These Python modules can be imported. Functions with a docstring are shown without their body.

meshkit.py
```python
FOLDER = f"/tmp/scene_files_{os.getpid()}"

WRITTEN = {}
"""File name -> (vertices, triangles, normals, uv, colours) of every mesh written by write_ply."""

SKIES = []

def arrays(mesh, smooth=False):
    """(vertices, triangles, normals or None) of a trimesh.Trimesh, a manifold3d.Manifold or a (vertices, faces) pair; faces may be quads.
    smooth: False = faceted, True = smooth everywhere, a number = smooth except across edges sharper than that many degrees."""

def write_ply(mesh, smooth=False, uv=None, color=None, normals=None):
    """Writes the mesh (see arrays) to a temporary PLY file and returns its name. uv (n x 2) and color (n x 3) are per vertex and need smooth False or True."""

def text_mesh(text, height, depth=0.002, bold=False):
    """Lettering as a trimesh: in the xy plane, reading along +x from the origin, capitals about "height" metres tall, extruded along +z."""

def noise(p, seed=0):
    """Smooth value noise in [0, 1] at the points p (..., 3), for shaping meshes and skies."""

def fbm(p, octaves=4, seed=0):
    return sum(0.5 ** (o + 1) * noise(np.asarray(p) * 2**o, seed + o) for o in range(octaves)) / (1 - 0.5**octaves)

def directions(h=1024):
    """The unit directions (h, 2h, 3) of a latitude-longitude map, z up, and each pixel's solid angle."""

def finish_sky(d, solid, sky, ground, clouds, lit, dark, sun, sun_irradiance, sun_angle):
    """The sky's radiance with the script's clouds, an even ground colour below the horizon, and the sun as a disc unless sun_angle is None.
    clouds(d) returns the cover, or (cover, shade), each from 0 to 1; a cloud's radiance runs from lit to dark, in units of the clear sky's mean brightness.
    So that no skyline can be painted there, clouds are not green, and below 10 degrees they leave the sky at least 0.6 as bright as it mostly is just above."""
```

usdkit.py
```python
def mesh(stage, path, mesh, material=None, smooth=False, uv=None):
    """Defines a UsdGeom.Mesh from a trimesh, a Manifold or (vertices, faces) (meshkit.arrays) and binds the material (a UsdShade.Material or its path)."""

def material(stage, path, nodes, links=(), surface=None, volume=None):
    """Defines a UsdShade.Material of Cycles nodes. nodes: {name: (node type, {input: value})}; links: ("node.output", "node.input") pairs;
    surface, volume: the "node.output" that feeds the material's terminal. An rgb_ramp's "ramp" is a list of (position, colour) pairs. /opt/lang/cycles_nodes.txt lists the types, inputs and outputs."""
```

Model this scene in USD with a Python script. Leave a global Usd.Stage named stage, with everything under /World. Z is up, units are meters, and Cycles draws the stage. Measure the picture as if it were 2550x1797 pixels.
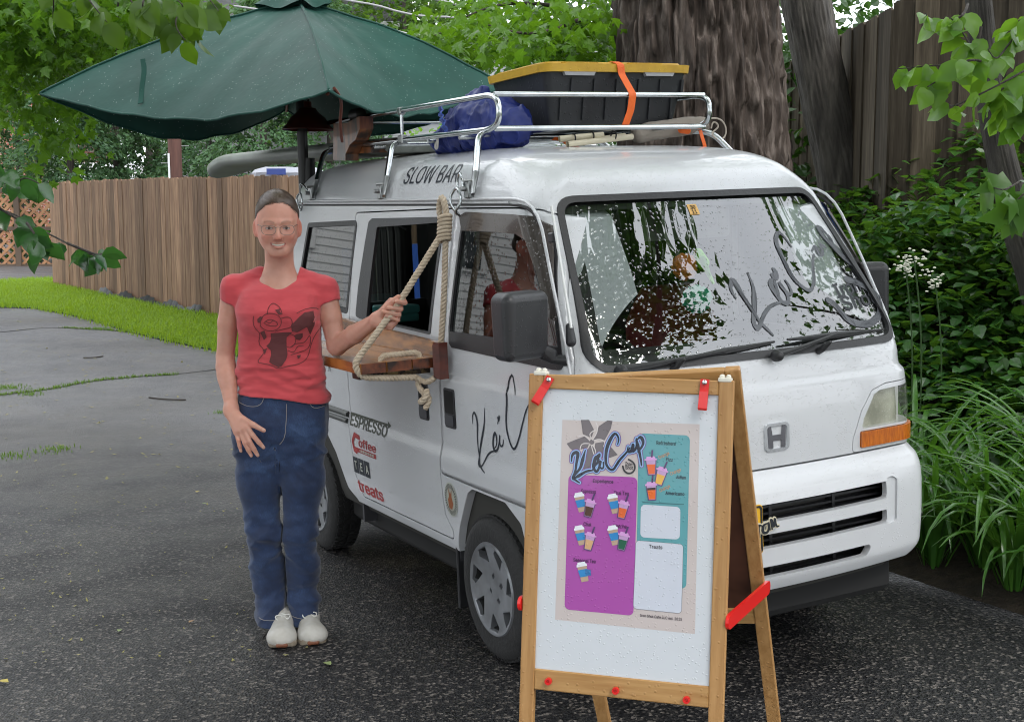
import math, random, numpy as np, trimesh, usdkit, meshkit
import manifold3d as m3
from manifold3d import Manifold, CrossSection
from shapely.geometry import Polygon, LineString, Point, MultiPolygon, box as sbox
from shapely.ops import unary_union
from scipy.interpolate import PchipInterpolator as PI, CubicSpline
from pxr import Usd, UsdGeom, UsdLux, UsdShade, Sdf, Gf, Vt
R = random.Random(7)
NR = np.random.default_rng(7)
stage = Usd.Stage.CreateInMemory()
UsdGeom.SetStageUpAxis(stage, 'Z'); UsdGeom.SetStageMetersPerUnit(stage, 1.0)
UsdGeom.Xform.Define(stage, '/World'); UsdGeom.Scope.Define(stage, '/World/Looks')

# ---- camera: a phone's 2x lens held at eye height, tilted slightly down -------------------
FPX, PITCH, EYE = 3186.58, math.radians(6.6054), 1.59033      # focal length in pixels of a 2550-wide picture
cam = UsdGeom.Camera.Define(stage, '/World/camera')
cam.CreateHorizontalApertureAttr(36.0); cam.CreateFocalLengthAttr(36.0 * FPX / 2550)
cam.CreateFStopAttr(0.0); cam.CreateFocusDistanceAttr(5.0)
cam.CreateClippingRangeAttr(Gf.Vec2f(0.05, 5000))
cam.CreateExposureAttr(0.9)
cam.AddTranslateOp().Set(Gf.Vec3d(0, 0, EYE)); cam.AddRotateXOp().Set(90 - math.degrees(PITCH))

# ---- overcast daylight ---------------------------------------------------------------------
SUN_AZ, SUN_EL = math.radians(140), math.radians(52)   # azimuth of the veiled sun, atan2(x, y): behind and to the left
SUN_AZ = math.radians(140)
dome = UsdLux.DomeLight.Define(stage, '/World/sky')
dome.GetPrim().SetCustomDataByKey('kind', 'structure'); dome.GetPrim().SetCustomDataByKey('label', 'bright white overcast sky'); dome.GetPrim().SetCustomDataByKey('category', 'sky')
sky = usdkit.material(stage, '/World/Looks/sky', {
    's': ('sky_texture', {'sky_type': 'single_scattering', 'sun_disc': False, 'sun_elevation': SUN_EL, 'sun_rotation': SUN_AZ, 'altitude': 100.0, 'air_density': 1.0, 'aerosol_density': 1.0, 'ozone_density': 1.0}),
    'tc': ('texture_coordinate', {}),
    'n': ('noise_texture', {'scale': 2.2, 'detail': 5.0, 'roughness': 0.55}),
    'c': ('rgb_ramp', {'ramp': [(0.25, (10.5, 11.2, 12.2)), (0.7, (15.5, 15.9, 16.4))]}),
    'm': ('mix_color', {'fac': 0.93, 'use_clamp': False}),
    'b': ('background_shader', {'strength': 0.1})},
    [('tc.generated', 'n.vector'), ('n.fac', 'c.fac'), ('s.color', 'm.a'), ('c.color', 'm.b'), ('m.result', 'b.color')], surface='b.background')
UsdShade.MaterialBindingAPI.Apply(dome.GetPrim()).Bind(sky)
sun = UsdLux.DistantLight.Define(stage, '/World/sun')
sun.CreateIntensityAttr(0.4); sun.CreateAngleAttr(25.0); sun.CreateNormalizeAttr(True); sun.CreateColorAttr(Gf.Vec3f(1.0, 0.97, 0.92))
sun.AddRotateXYZOp().Set(Gf.Vec3f(math.degrees(math.pi / 2 - SUN_EL), 0, math.degrees(math.pi - SUN_AZ)))

# ---- helpers ---------------------------------------------------------------------------------
USED = {}
def numbered(path):
    n = USED.get(path, -1) + 1; USED[path] = n
    return path if n == 0 else f'{path}_{n:03d}'
def tag(p, label=None, cat=None, group=None, kind=None):
    p = p.GetPrim() if hasattr(p, 'GetPrim') else p
    for k, v in (('label', label), ('category', cat), ('group', group), ('kind', kind)):
        if v: p.SetCustomDataByKey(k, v)
    return p
def thing(name, label, cat, mtx=None, group=None, kind=None):
    x = UsdGeom.Xform.Define(stage, numbered('/World/' + name))
    if mtx is not None: x.AddTransformOp().Set(Gf.Matrix4d(*np.asarray(mtx, float).T.ravel().tolist()))
    return tag(x, label, cat, group, kind)
def obj(name, mesh, m, parent=None, smooth=False, label=None, kind=None, cat=None, group=None, mtx=None):
    base = str(parent.GetPath()) if parent is not None else '/World'
    p = usdkit.mesh(stage, numbered(base + '/' + name), mesh, m, smooth=smooth)
    if mtx is not None: p.AddTransformOp().Set(Gf.Matrix4d(*np.asarray(mtx, float).T.ravel().tolist()))
    return tag(p, label, cat, group, kind)
def copy_of(src, name, label, cat, mtx, group=None):
    x = UsdGeom.Xform.Define(stage, numbered('/World/' + name)); x.AddTransformOp().Set(Gf.Matrix4d(*np.asarray(mtx, float).T.ravel().tolist()))
    x.GetPrim().GetReferences().AddInternalReference(src.GetPath()); x.GetPrim().SetInstanceable(True)
    return tag(x, label, cat, group)
def T(x=0, y=0, z=0, rz=0, rx=0, ry=0, s=1):
    m = trimesh.transformations.euler_matrix(rx, ry, rz); m[:3, :3] *= s; m[:3, 3] = (x, y, z); return m
def cat_(*ms):
    ms = [m for m in ms if m is not None]
    return trimesh.util.concatenate(ms) if len(ms) > 1 else ms[0]
def man(tm): return Manifold(m3.Mesh(np.asarray(tm.vertices, np.float32), np.asarray(tm.faces, np.uint32)))
def tri(mf):
    a = mf.to_mesh(); return trimesh.Trimesh(np.array(a.vert_properties[:, :3], float), np.array(a.tri_verts), process=False)
def bx(x0, x1, y0, y1, z0, z1, b=0):
    """a box between corners, its edges chamfered by b"""
    if b <= 0: return trimesh.creation.box(bounds=[[x0, y0, z0], [x1, y1, z1]])
    c, h = np.array([x0 + x1, y0 + y1, z0 + z1]) / 2, np.array([x1 - x0, y1 - y0, z1 - z0]) / 2
    pts = [c + np.array(s) * (h - b * np.array(a)) for s in np.ndindex(2, 2, 2) for s in [np.array(s) * 2 - 1] for a in ((1, 1, 0), (1, 0, 1), (0, 1, 1))]
    return trimesh.convex.convex_hull(np.array(pts))
def hullpts(p): return trimesh.convex.convex_hull(np.array(p, float))
def spheres_hull(cs, seg=12):
    """hull of spheres (x, y, z, r)"""
    s = trimesh.creation.icosphere(2, 1.0).vertices
    return trimesh.convex.convex_hull(np.vstack([s * c[3] + np.array(c[:3]) for c in cs]))
def frames(p, closed=False):
    p = np.asarray(p, float)
    t = (np.roll(p, -1, 0) - np.roll(p, 1, 0)) if closed else np.gradient(p, axis=0)
    t /= np.linalg.norm(t, axis=1, keepdims=True) + 1e-12
    a = np.zeros_like(t); v = np.array([0, 0, 1.0]) if abs(t[0][2]) < .9 else np.array([1.0, 0, 0])
    for i in range(len(p)):
        v = v - t[i] * (v @ t[i]); v /= np.linalg.norm(v) + 1e-12; a[i] = v
    return t, a, np.cross(t, a)
def tube(p, r, n=8, closed=False, cap=True, flat=1.0):
    p = np.asarray(p, float); t, a, b = frames(p, closed); r = np.broadcast_to(r, (len(p),))
    g = np.arange(n) * 2 * np.pi / n
    v = (p[:, None] + r[:, None, None] * (np.cos(g)[None, :, None] * a[:, None] * flat + np.sin(g)[None, :, None] * b[:, None])).reshape(-1, 3)
    m = len(p); f = []
    for i in range(m if closed else m - 1):
        k = (i + 1) % m
        for j in range(n):
            l = (j + 1) % n; f += [[i * n + j, i * n + l, k * n + l], [i * n + j, k * n + l, k * n + j]]
    if cap and not closed:
        v = np.vstack([v, p[0], p[-1]]); c0, c1 = m * n, m * n + 1
        for j in range(n):
            l = (j + 1) % n; f += [[c0, l, j], [c1, (m - 1) * n + j, (m - 1) * n + l]]
    return trimesh.Trimesh(v, f, process=False)
def smooth_path(p, n=40, closed=False):
    p = np.asarray(p, float)
    if closed: p = np.vstack([p, p[:1]])
    d = np.r_[0, np.cumsum(np.linalg.norm(np.diff(p, axis=0), axis=1) + 1e-9)]
    cs = CubicSpline(d, p, bc_type='periodic' if closed else 'natural')
    return cs(np.linspace(0, d[-1], n, endpoint=not closed))
def fillet_path(p, r=.03, n=6):
    p = [np.array(q, float) for q in p]; out = [p[0]]
    for a, b, c in zip(p, p[1:], p[2:]):
        u, w = a - b, c - b; lu, lw = np.linalg.norm(u), np.linalg.norm(w); d = min(r, lu * .49, lw * .49)
        s, e = b + u / lu * d, b + w / lw * d
        for k in np.linspace(0, 1, n): out.append((1 - k) ** 2 * s + 2 * k * (1 - k) * b + k * k * e)
    return np.array(out + [p[-1]])
def lathe(prof, n=32, axis='z'):
    """profile [(r, z)] revolved about z"""
    prof = np.array(prof, float); g = np.arange(n) * 2 * np.pi / n; m = len(prof)
    v = np.stack([prof[:, None, 0] * np.cos(g), prof[:, None, 0] * np.sin(g), np.broadcast_to(prof[:, None, 1], (m, n))], -1).reshape(-1, 3)
    f = []
    for i in range(m - 1):
        for j in range(n):
            l = (j + 1) % n; f += [[i * n + j, i * n + l, (i + 1) * n + l], [i * n + j, (i + 1) * n + l, (i + 1) * n + j]]
    t = trimesh.Trimesh(v, f, process=False)
    if axis == 'y': t.apply_transform(trimesh.transformations.rotation_matrix(np.pi / 2, [1, 0, 0]))
    if axis == 'x': t.apply_transform(trimesh.transformations.rotation_matrix(np.pi / 2, [0, 1, 0]))
    return t
def polyman(poly, h):
    """shapely polygon extruded along z from 0 to h, as a Manifold"""
    gs = getattr(poly, 'geoms', [poly]); out = []
    for g in gs:
        cs = [np.array(g.exterior.coords)[:-1]] + [np.array(i.coords)[:-1] for i in g.interiors]
        out.append(CrossSection(cs, m3.FillRule.EvenOdd).extrude(h))
    return out[0] if len(out) == 1 else Manifold.batch_boolean(out, m3.OpType.Add)
def prism_y(poly, y0, y1):
    """polygon in (x, z), extruded along y"""
    return polyman(poly, y1 - y0).transform(np.array([[1, 0, 0, 0], [0, 0, -1, y1], [0, 1, 0, 0]], float))
def prism_x(poly, x0, x1):
    """polygon in (y, z), extruded along x"""
    return polyman(poly, x1 - x0).transform(np.array([[0, 0, 1, x0], [1, 0, 0, 0], [0, 1, 0, 0]], float))
def prism_z(poly, z0, z1): return polyman(poly, z1 - z0).translate((0, 0, z0))
def rpoly(pts, r, n=6):
    """polygon with its corners rounded"""
    p = Polygon(pts).buffer(0); return p.buffer(-r, quad_segs=n).buffer(r * 2, quad_segs=n).buffer(-r, quad_segs=n)
def rrect(x0, y0, x1, y1, r): return sbox(x0 + r, y0 + r, x1 - r, y1 - r).buffer(r, quad_segs=5)
def flat_mesh(poly, h=0):
    """thin sheet (or slab of thickness h) of a polygon in xy"""
    out = []
    for g in getattr(poly, 'geoms', [poly]):
        if g.is_empty or g.area < 1e-9: continue
        if h: out.append(trimesh.creation.extrude_polygon(g, h, engine='earcut'))
        else:
            v, f = trimesh.creation.triangulate_polygon(g, engine='earcut'); out.append(trimesh.Trimesh(np.c_[v, np.zeros(len(v))], f, process=False))
    return cat_(*out)

def ribbon(path, w, n, th=.0022):
    p = np.asarray(path, float); w = np.asarray(w, float) / 2; n = np.asarray(n, float); v, f = [], []
    t, _, _ = frames(p)
    for q, tt in zip(p, t):
        nn = np.cross(tt, w); nn /= np.linalg.norm(nn) + 1e-9; v += [q - w - nn * th / 2, q + w - nn * th / 2, q + w + nn * th / 2, q - w + nn * th / 2]
    for i in range(len(p) - 1):
        for k in range(4): a, b = i * 4 + k, i * 4 + (k + 1) % 4; f += [[a, b, b + 4], [a, b + 4, a + 4]]
    e = (len(p) - 1) * 4; f += [[0, 2, 1], [0, 3, 2], [e, e + 1, e + 2], [e, e + 2, e + 3]]
    return trimesh.Trimesh(v, f, process=False)
def snets(f, lo, hi, h):
    """surface nets: the smooth surface f = 0 (f < 0 inside) on a grid of step h"""
    lo, hi = np.array(lo, float), np.array(hi, float); n = np.ceil((hi - lo) / h).astype(int) + 1
    g = np.stack(np.meshgrid(*[lo[k] + h * np.arange(n[k]) for k in range(3)], indexing='ij'), -1)
    v = f(g.reshape(-1, 3)).reshape(n)
    for k in range(3):
        for e in (0, -1): ix = [slice(None)] * 3; ix[k] = e; v[tuple(ix)] = np.maximum(v[tuple(ix)], 1e-4)
    s = v < 0; ids = -np.ones(n - 1, int)
    cs = [(a, b, c) for a in (0, 1) for b in (0, 1) for c in (0, 1)]; sl = lambda A, c: A[c[0]:n[0] - 1 + c[0], c[1]:n[1] - 1 + c[1], c[2]:n[2] - 1 + c[2]]
    cnt = sum(sl(s, c).astype(int) for c in cs); act = (cnt > 0) & (cnt < 8); ids[act] = np.arange(act.sum())
    P, W = np.zeros((act.sum(), 3)), np.zeros(act.sum()); base = np.argwhere(act)
    for a in cs:
        for k in range(3):
            if a[k]: continue
            b = list(a); b[k] = 1
            va, vb = sl(v, a)[act], sl(v, b)[act]; x = (va < 0) != (vb < 0); t = np.where(x, va / np.where(x, va - vb, 1), 0)
            p = base + np.array(a); p = p.astype(float); p[:, k] += t; P[x] += p[x]; W[x] += 1
    V = P / W[:, None] * h + lo; F = []
    for k in range(3):
        u, w = (k + 1) % 3, (k + 2) % 3
        i0 = [slice(0, m) for m in n]; i0[k] = slice(0, n[k] - 1); i0[u] = slice(1, n[u] - 1); i0[w] = slice(1, n[w] - 1); i1 = list(i0); i1[k] = slice(1, n[k])
        x = s[tuple(i0)] != s[tuple(i1)]; q = np.argwhere(x); q[:, u] += 1; q[:, w] += 1
        ins = s[tuple(q.T)]; c = []
        for du, dw in ((0, 0), (-1, 0), (-1, -1), (0, -1)): r = q.copy(); r[:, u] += du; r[:, w] += dw; c.append(ids[tuple(r.T)])
        c = np.stack(c, 1); c[~ins] = c[~ins][:, ::-1]; F.append(c)
    F = np.vstack(F); F = F[(F >= 0).all(1)]
    return trimesh.Trimesh(V, np.vstack([F[:, [0, 1, 2]], F[:, [0, 2, 3]]]), process=False)
def cone(p, a, b, ra, rb):
    a, b = np.array(a, float), np.array(b, float); d = b - a; t = np.clip((p - a) @ d / (d @ d + 1e-12), 0, 1)
    return np.linalg.norm(p - a - t[:, None] * d, axis=1) - (ra + (rb - ra) * t)
def ell(p, c, r): r = np.array(r, float); q = (p - np.array(c)) / r; k = np.linalg.norm(q, axis=1); return (k - 1) * r.min() * np.clip(k, .7, 1.5) ** 0
def smin(k, *ds):
    d = ds[0]
    for e in ds[1:]: h = np.clip(.5 + .5 * (e - d) / k, 0, 1); d = e * (1 - h) + d * h - k * h * (1 - h)
    return d
def smax(k, a, b): return -smin(k, -a, -b)
def stack(p, zs, a, b, cx, cy):
    z = np.clip(p[:, 2], zs[0], zs[-1]); A, B, X, Y = [PI(zs, q)(z) for q in (a, b, cx, cy)]
    u, w = (p[:, 0] - X) / A, (p[:, 1] - Y) / B; k = (np.abs(u) ** 2.4 + np.abs(w) ** 2.4) ** (1 / 2.4)
    d = (k - 1) * np.minimum(A, B); dz = np.maximum(zs[0] - p[:, 2], p[:, 2] - zs[-1]); return np.maximum(d, dz)
# ---- materials ----------------------------------------------------------------------------------
LOOKS = {}
def mat(name, col, rough=.5, col2=None, vscale=6, stretch=(1, 1, 1), metal=0, bump=0, bscale=40, spec=.5, coat=0, detail=4, drops=0, dscale=90, contrast=(.35, .65), rand=0, sss=0, trans=0, rough2=None, sheen=0, space='object', bstretch=None, coatr=.05):
    """a principled material whose colour runs between col and col2 with noise, with a bumpy skin and, if drops, beads of rain"""
    if name in LOOKS: return LOOKS[name]
    N = {'p': ('principled_bsdf', {'base_color': col, 'roughness': rough, 'metallic': metal, 'specular_ior_level': spec, 'coat_weight': coat, 'coat_roughness': coatr, 'sheen_weight': sheen})}
    if sss: N['p'][1].update(subsurface_weight=sss, subsurface_scale=.01, subsurface_radius=(1, .35, .2))
    L = []
    if col2 is not None or bump or drops or rough2 is not None:
        N['tc'] = ('texture_coordinate', {}); N['mp'] = ('mapping', {'scale': stretch})
        src = 'tc.object'
        if space == 'world': N['ge'] = ('geometry', {}); src = 'ge.position'; del N['tc']
        L.append((src, 'mp.vector'))
    last = None
    if col2 is not None:
        N['n'] = ('noise_texture', {'scale': vscale, 'detail': detail, 'roughness': .6}); N['r'] = ('rgb_ramp', {'ramp': [(contrast[0], col), (contrast[1], col2)]})
        L += [('mp.vector', 'n.vector'), ('n.fac', 'r.fac')]; last = 'r.color'
        if rough2 is not None:
            N['rr'] = ('map_range', {'from_min': contrast[0], 'from_max': contrast[1], 'to_min': rough, 'to_max': rough2, 'clamp': True}); L += [('n.fac', 'rr.value'), ('rr.result', 'p.roughness')]
    if rand:
        N['oi'] = ('object_info', {}); N['rm'] = ('map_range', {'to_min': 1 - rand, 'to_max': 1 + rand}); N['hs'] = ('hsv', {'color': col})
        L += [('oi.random', 'rm.value'), ('rm.result', 'hs.value')]
        if last: L.append((last, 'hs.color'))
        last = 'hs.color'
    if last: L.append((last, 'p.base_color'))
    nb = None
    if bump:
        N['bn'] = ('noise_texture', {'scale': bscale, 'detail': 4.0, 'roughness': .6}); N['b'] = ('bump', {'strength': min(1, bump), 'distance': .02 if bump < .5 else .04})
        if bstretch: N['mb'] = ('mapping', {'scale': bstretch}); L += [(src, 'mb.vector'), ('mb.vector', 'bn.vector')]
        else: L.append(('mp.vector', 'bn.vector'))
        L.append(('bn.fac', 'b.height')); nb = 'b.normal'
    if drops:
        N['dv'] = ('voronoi_texture', {'scale': dscale, 'randomness': 1.0}); N['dr'] = ('rgb_ramp', {'ramp': [(0.0, (1, 1, 1)), (.16, (.8, .8, .8)), (.3, (0, 0, 0))]})
        N['db'] = ('bump', {'strength': drops, 'distance': .004})
        N['sep'] = ('separate_color', {}); N['gt'] = ('math', {'math_type': 'greater_than', 'value2': .55}); N['mu'] = ('math', {'math_type': 'multiply'})
        L += [(src, 'dv.vector'), ('dv.distance', 'dr.fac'), ('dv.color', 'sep.color'), ('sep.r', 'gt.value1'), ('gt.value', 'mu.value1'), ('dr.color', 'mu.value2'), ('mu.value', 'db.height')]
        if nb: L.append((nb, 'db.normal'))
        nb = 'db.normal'
    if nb: L.append((nb, 'p.normal')); 
    if nb and coat: L.append((nb, 'p.coat_normal'))
    LOOKS[name] = usdkit.material(stage, '/World/Looks/' + name, N, L, surface='p.BSDF')
    return LOOKS[name]
def pane_mat(name, tint=(.7, .75, .72), ior=1.5, drops=0.0, dscale=70, rough=.0):
    """window glass: see-through, mirroring by fresnel, with beads of rain"""
    N = {'t': ('transparent_bsdf', {'color': tint}), 'g': ('glossy_bsdf', {'color': (1, 1, 1), 'roughness': rough}), 'f': ('fresnel', {'IOR': ior}), 'm': ('mix_closure', {}), 'ge': ('geometry', {}), 'mi': ('math', {'math_type': 'multiply_add', 'value2': 1 / ior - ior, 'value3': ior})}
    L = [('t.BSDF', 'm.closure1'), ('g.BSDF', 'm.closure2'), ('f.fac', 'm.fac'), ('ge.backfacing', 'mi.value1'), ('mi.value', 'f.IOR')]
    if drops:
        N.update({'tc': ('texture_coordinate', {}), 'dv': ('voronoi_texture', {'scale': dscale, 'randomness': 1.0}), 'dr': ('rgb_ramp', {'ramp': [(0, (1, 1, 1)), (.2, (.8, .8, .8)), (.36, (0, 0, 0))]}), 'db': ('bump', {'strength': drops, 'distance': .004}),
                  'sep': ('separate_color', {}), 'gt': ('math', {'math_type': 'greater_than', 'value2': .5}), 'mu': ('math', {'math_type': 'multiply'})})
        L += [('tc.object', 'dv.vector'), ('dv.distance', 'dr.fac'), ('dv.color', 'sep.color'), ('sep.r', 'gt.value1'), ('gt.value', 'mu.value1'), ('dr.color', 'mu.value2'), ('mu.value', 'db.height'), ('db.normal', 'g.normal')]
    LOOKS[name] = usdkit.material(stage, '/World/Looks/' + name, N, L, surface='m.closure')
    return LOOKS[name]
def leaf_mat(name, c1, c2, trans=.35, rough=.35, spec=.5, vscale=1.2, rand=.0, tcol=None):
    """a leaf: glossy wet skin over a translucent blade, its green differing from leaf to leaf"""
    if name in LOOKS: return LOOKS[name]
    tcol = tcol or tuple(min(1, x * k) for x, k in zip(c2, (1.6, 1.5, .8)))
    N = {'p': ('principled_bsdf', {'base_color': c1, 'roughness': rough, 'specular_ior_level': spec}), 't': ('translucent_bsdf', {'color': tcol}), 'm': ('mix_closure', {'fac': trans}),
         'ge': ('geometry', {}), 'n': ('noise_texture', {'scale': vscale, 'detail': 2.0}), 'oi': ('object_info', {}), 'as': ('math', {'math_type': 'add'}), 'fr': ('math', {'math_type': 'fraction'}), 'a': ('math', {'math_type': 'multiply_add', 'value2': .5, 'value3': -.03}), 'ad': ('math', {'math_type': 'multiply_add', 'value2': .6}), 'r': ('rgb_ramp', {'ramp': [(.15, c1), (.85, c2)]})}
    L = [('ge.position', 'n.vector'), ('ge.random_per_island', 'as.value1'), ('oi.random', 'as.value2'), ('as.value', 'fr.value1'), ('fr.value', 'a.value1'), ('n.fac', 'ad.value1'), ('a.value', 'ad.value3'), ('ad.value', 'r.fac'), ('r.color', 'p.base_color'), ('p.BSDF', 'm.closure1'), ('t.BSDF', 'm.closure2')]
    LOOKS[name] = usdkit.material(stage, '/World/Looks/' + name, N, L, surface='m.closure')
    return LOOKS[name]

# ---- pixels of the 2550 x 1797 picture to points at a stated depth -----------------------------
def wray(u, v):
    x, z = (u - 1275) / FPX, -(v - 898.5) / FPX
    return np.array([x, math.cos(PITCH) + z * math.sin(PITCH), -math.sin(PITCH) + z * math.cos(PITCH)])
def at(u, v, y): d = wray(u, v); return np.array([0, 0, EYE]) + d * (y / d[1])
def ground_z(x, y):
    """the drive falls to the left; the ground rises slowly away and steps up into the bed on the right"""
    x = np.asarray(x, float); y = np.asarray(y, float)
    cross = 0.0445 * (3.5 * np.tanh(x / 3.5))
    back = 0.0135 * np.clip(y - 7.5, 0, None) * (1 - np.exp(-np.clip(y - 7.5, 0, None) / 4))
    return cross - .0016 + back + 0.045 * np.clip(-x - 2, 0, 8) * np.clip((y - 8) / 8, 0, 1)
def on_ground(u, v):
    d = wray(u, v); t = 5.0
    for _ in range(60):
        p = np.array([0, 0, EYE]) + d * t; t = (EYE - float(ground_z(p[0], p[1]))) / max(-d[2], 1e-4)
        t = min(t, 60)
    return np.array([0, 0, EYE]) + d * t
# the van stands on the drive at this place and turn (x forward, y to its left, z up)
VM = np.eye(4); VM[:3, :3] = [[4.6441e-01, 8.8450e-01, -4.4470e-02], [-8.8538e-01, 4.6487e-01, -1.1000e-04], [2.0570e-02, 3.9420e-02, 9.9901e-01]]
VC = np.array([3.24343912, -2.6391024, 1.59032994]); VM[:3, 3] = np.array([0, 0, EYE]) - VM[:3, :3] @ VC
def vray(u, v): return VM[:3, :3].T @ wray(u, v)
def vy(u, v, Y): d = vray(u, v); return VC + d * ((Y - VC[1]) / d[1])
def vx(u, v, X): d = vray(u, v); return VC + d * ((X - VC[0]) / d[0])
def vz(u, v, Z): d = vray(u, v); return VC + d * ((Z - VC[2]) / d[2])
def to_van(p): return VM[:3, :3].T @ (np.asarray(p) - VM[:3, 3])
def to_world(p): return np.asarray(p) @ VM[:3, :3].T + VM[:3, 3]
# ============================ ground ==================================================================
def disp(u, v): return (u / .90039, v / .90039)
BED0, BD_, BN_ = np.array([1.93, 4.78]), np.array([-.4644, .8856]), np.array([.8856, .4644])
def bed_s(x, y): return (np.asarray(x, float) - BED0[0]) * BN_[0] + (np.asarray(y, float) - BED0[1]) * BN_[1]
def bed_at(s, t): return BED0 + BN_ * s + BD_ * t
def bed_z(x, y):
    s = np.clip(bed_s(x, y), 0, 3.4); return ground_z(x, y) + .01 + .05 * np.clip(s / .15, 0, 1) + .26 * s * s / (s + .5)
def grid_sheet(x0, x1, y0, y1, nx, ny, zf):
    X_, Y_ = np.meshgrid(np.linspace(x0, x1, nx), np.linspace(y0, y1, ny)); i, j = np.meshgrid(np.arange(ny - 1), np.arange(nx - 1), indexing='ij')
    return np.c_[X_.ravel(), Y_.ravel(), zf(X_.ravel(), Y_.ravel())], np.stack([i * nx + j, i * nx + j + 1, (i + 1) * nx + j + 1, (i + 1) * nx + j], -1).reshape(-1, 4)
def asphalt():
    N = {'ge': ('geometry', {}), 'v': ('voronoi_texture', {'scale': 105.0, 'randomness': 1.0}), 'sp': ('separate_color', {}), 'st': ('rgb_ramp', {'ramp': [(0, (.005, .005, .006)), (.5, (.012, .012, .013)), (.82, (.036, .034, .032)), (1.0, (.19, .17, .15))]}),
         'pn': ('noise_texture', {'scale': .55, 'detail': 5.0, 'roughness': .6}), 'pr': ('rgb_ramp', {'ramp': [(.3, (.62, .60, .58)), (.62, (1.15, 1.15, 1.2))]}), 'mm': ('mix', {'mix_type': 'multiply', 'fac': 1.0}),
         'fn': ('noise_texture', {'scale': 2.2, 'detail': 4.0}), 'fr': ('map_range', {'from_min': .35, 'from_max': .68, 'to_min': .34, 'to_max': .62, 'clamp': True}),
         'b': ('bump', {'strength': .8, 'distance': .006}), 'n3': ('noise_texture', {'scale': 45.0, 'detail': 3.0}), 'b2': ('bump', {'strength': .35, 'distance': .02}), 'p': ('principled_bsdf', {'specular_ior_level': .28}), 'sx': ('separate_xyz', {}), 'gy': ('map_range', {'from_min': 7.0, 'from_max': 12.5, 'to_min': 0.0, 'to_max': 1.0, 'clamp': True}), 'gn': ('math', {'math_type': 'multiply_add', 'value2': 3.0}), 'old_skylit': ('mix', {'color2': (.105, .105, .108)}), 'old_skylit_f': ('math', {'math_type': 'multiply', 'value2': .8})}  # far paving paler: older surface, with open-sky brightness painted into the colour
    return usdkit.material(stage, '/World/Looks/asphalt', N, [('ge.position', 'v.vector'), ('ge.position', 'pn.vector'), ('ge.position', 'fn.vector'), ('ge.position', 'n3.vector'), ('v.color', 'sp.color'), ('sp.r', 'st.fac'), ('pn.fac', 'pr.fac'), ('ge.position', 'sx.vector'), ('pn.fac', 'gn.value1'), ('sx.y', 'gn.value3'), ('gn.value', 'gy.value'), ('gy.result', 'old_skylit_f.value1'), ('old_skylit_f.value', 'old_skylit.fac'), ('st.color', 'old_skylit.color1'), ('old_skylit.color', 'mm.color1'), ('pr.color', 'mm.color2'), ('mm.color', 'p.base_color'), ('fn.fac', 'fr.value'), ('fr.result', 'p.roughness'), ('v.distance', 'b.height'), ('n3.fac', 'b2.height'), ('b.normal', 'b2.normal'), ('b2.normal', 'p.normal')], surface='p.BSDF')
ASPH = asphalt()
near = grid_sheet(-16, 14, -6, 44, 70, 110, ground_z)
far = trimesh.Trimesh([[-400, -400, -.9], [400, -400, -.9], [400, 900, -.9], [-400, 900, -.9]], [[0, 1, 2], [0, 2, 3]], process=False)
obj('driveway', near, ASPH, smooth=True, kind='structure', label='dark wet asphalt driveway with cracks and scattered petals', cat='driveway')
obj('terrain', far, mat('far_ground', (.05, .07, .03), .9), kind='structure', label='open ground beyond the yards', cat='ground')
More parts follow.
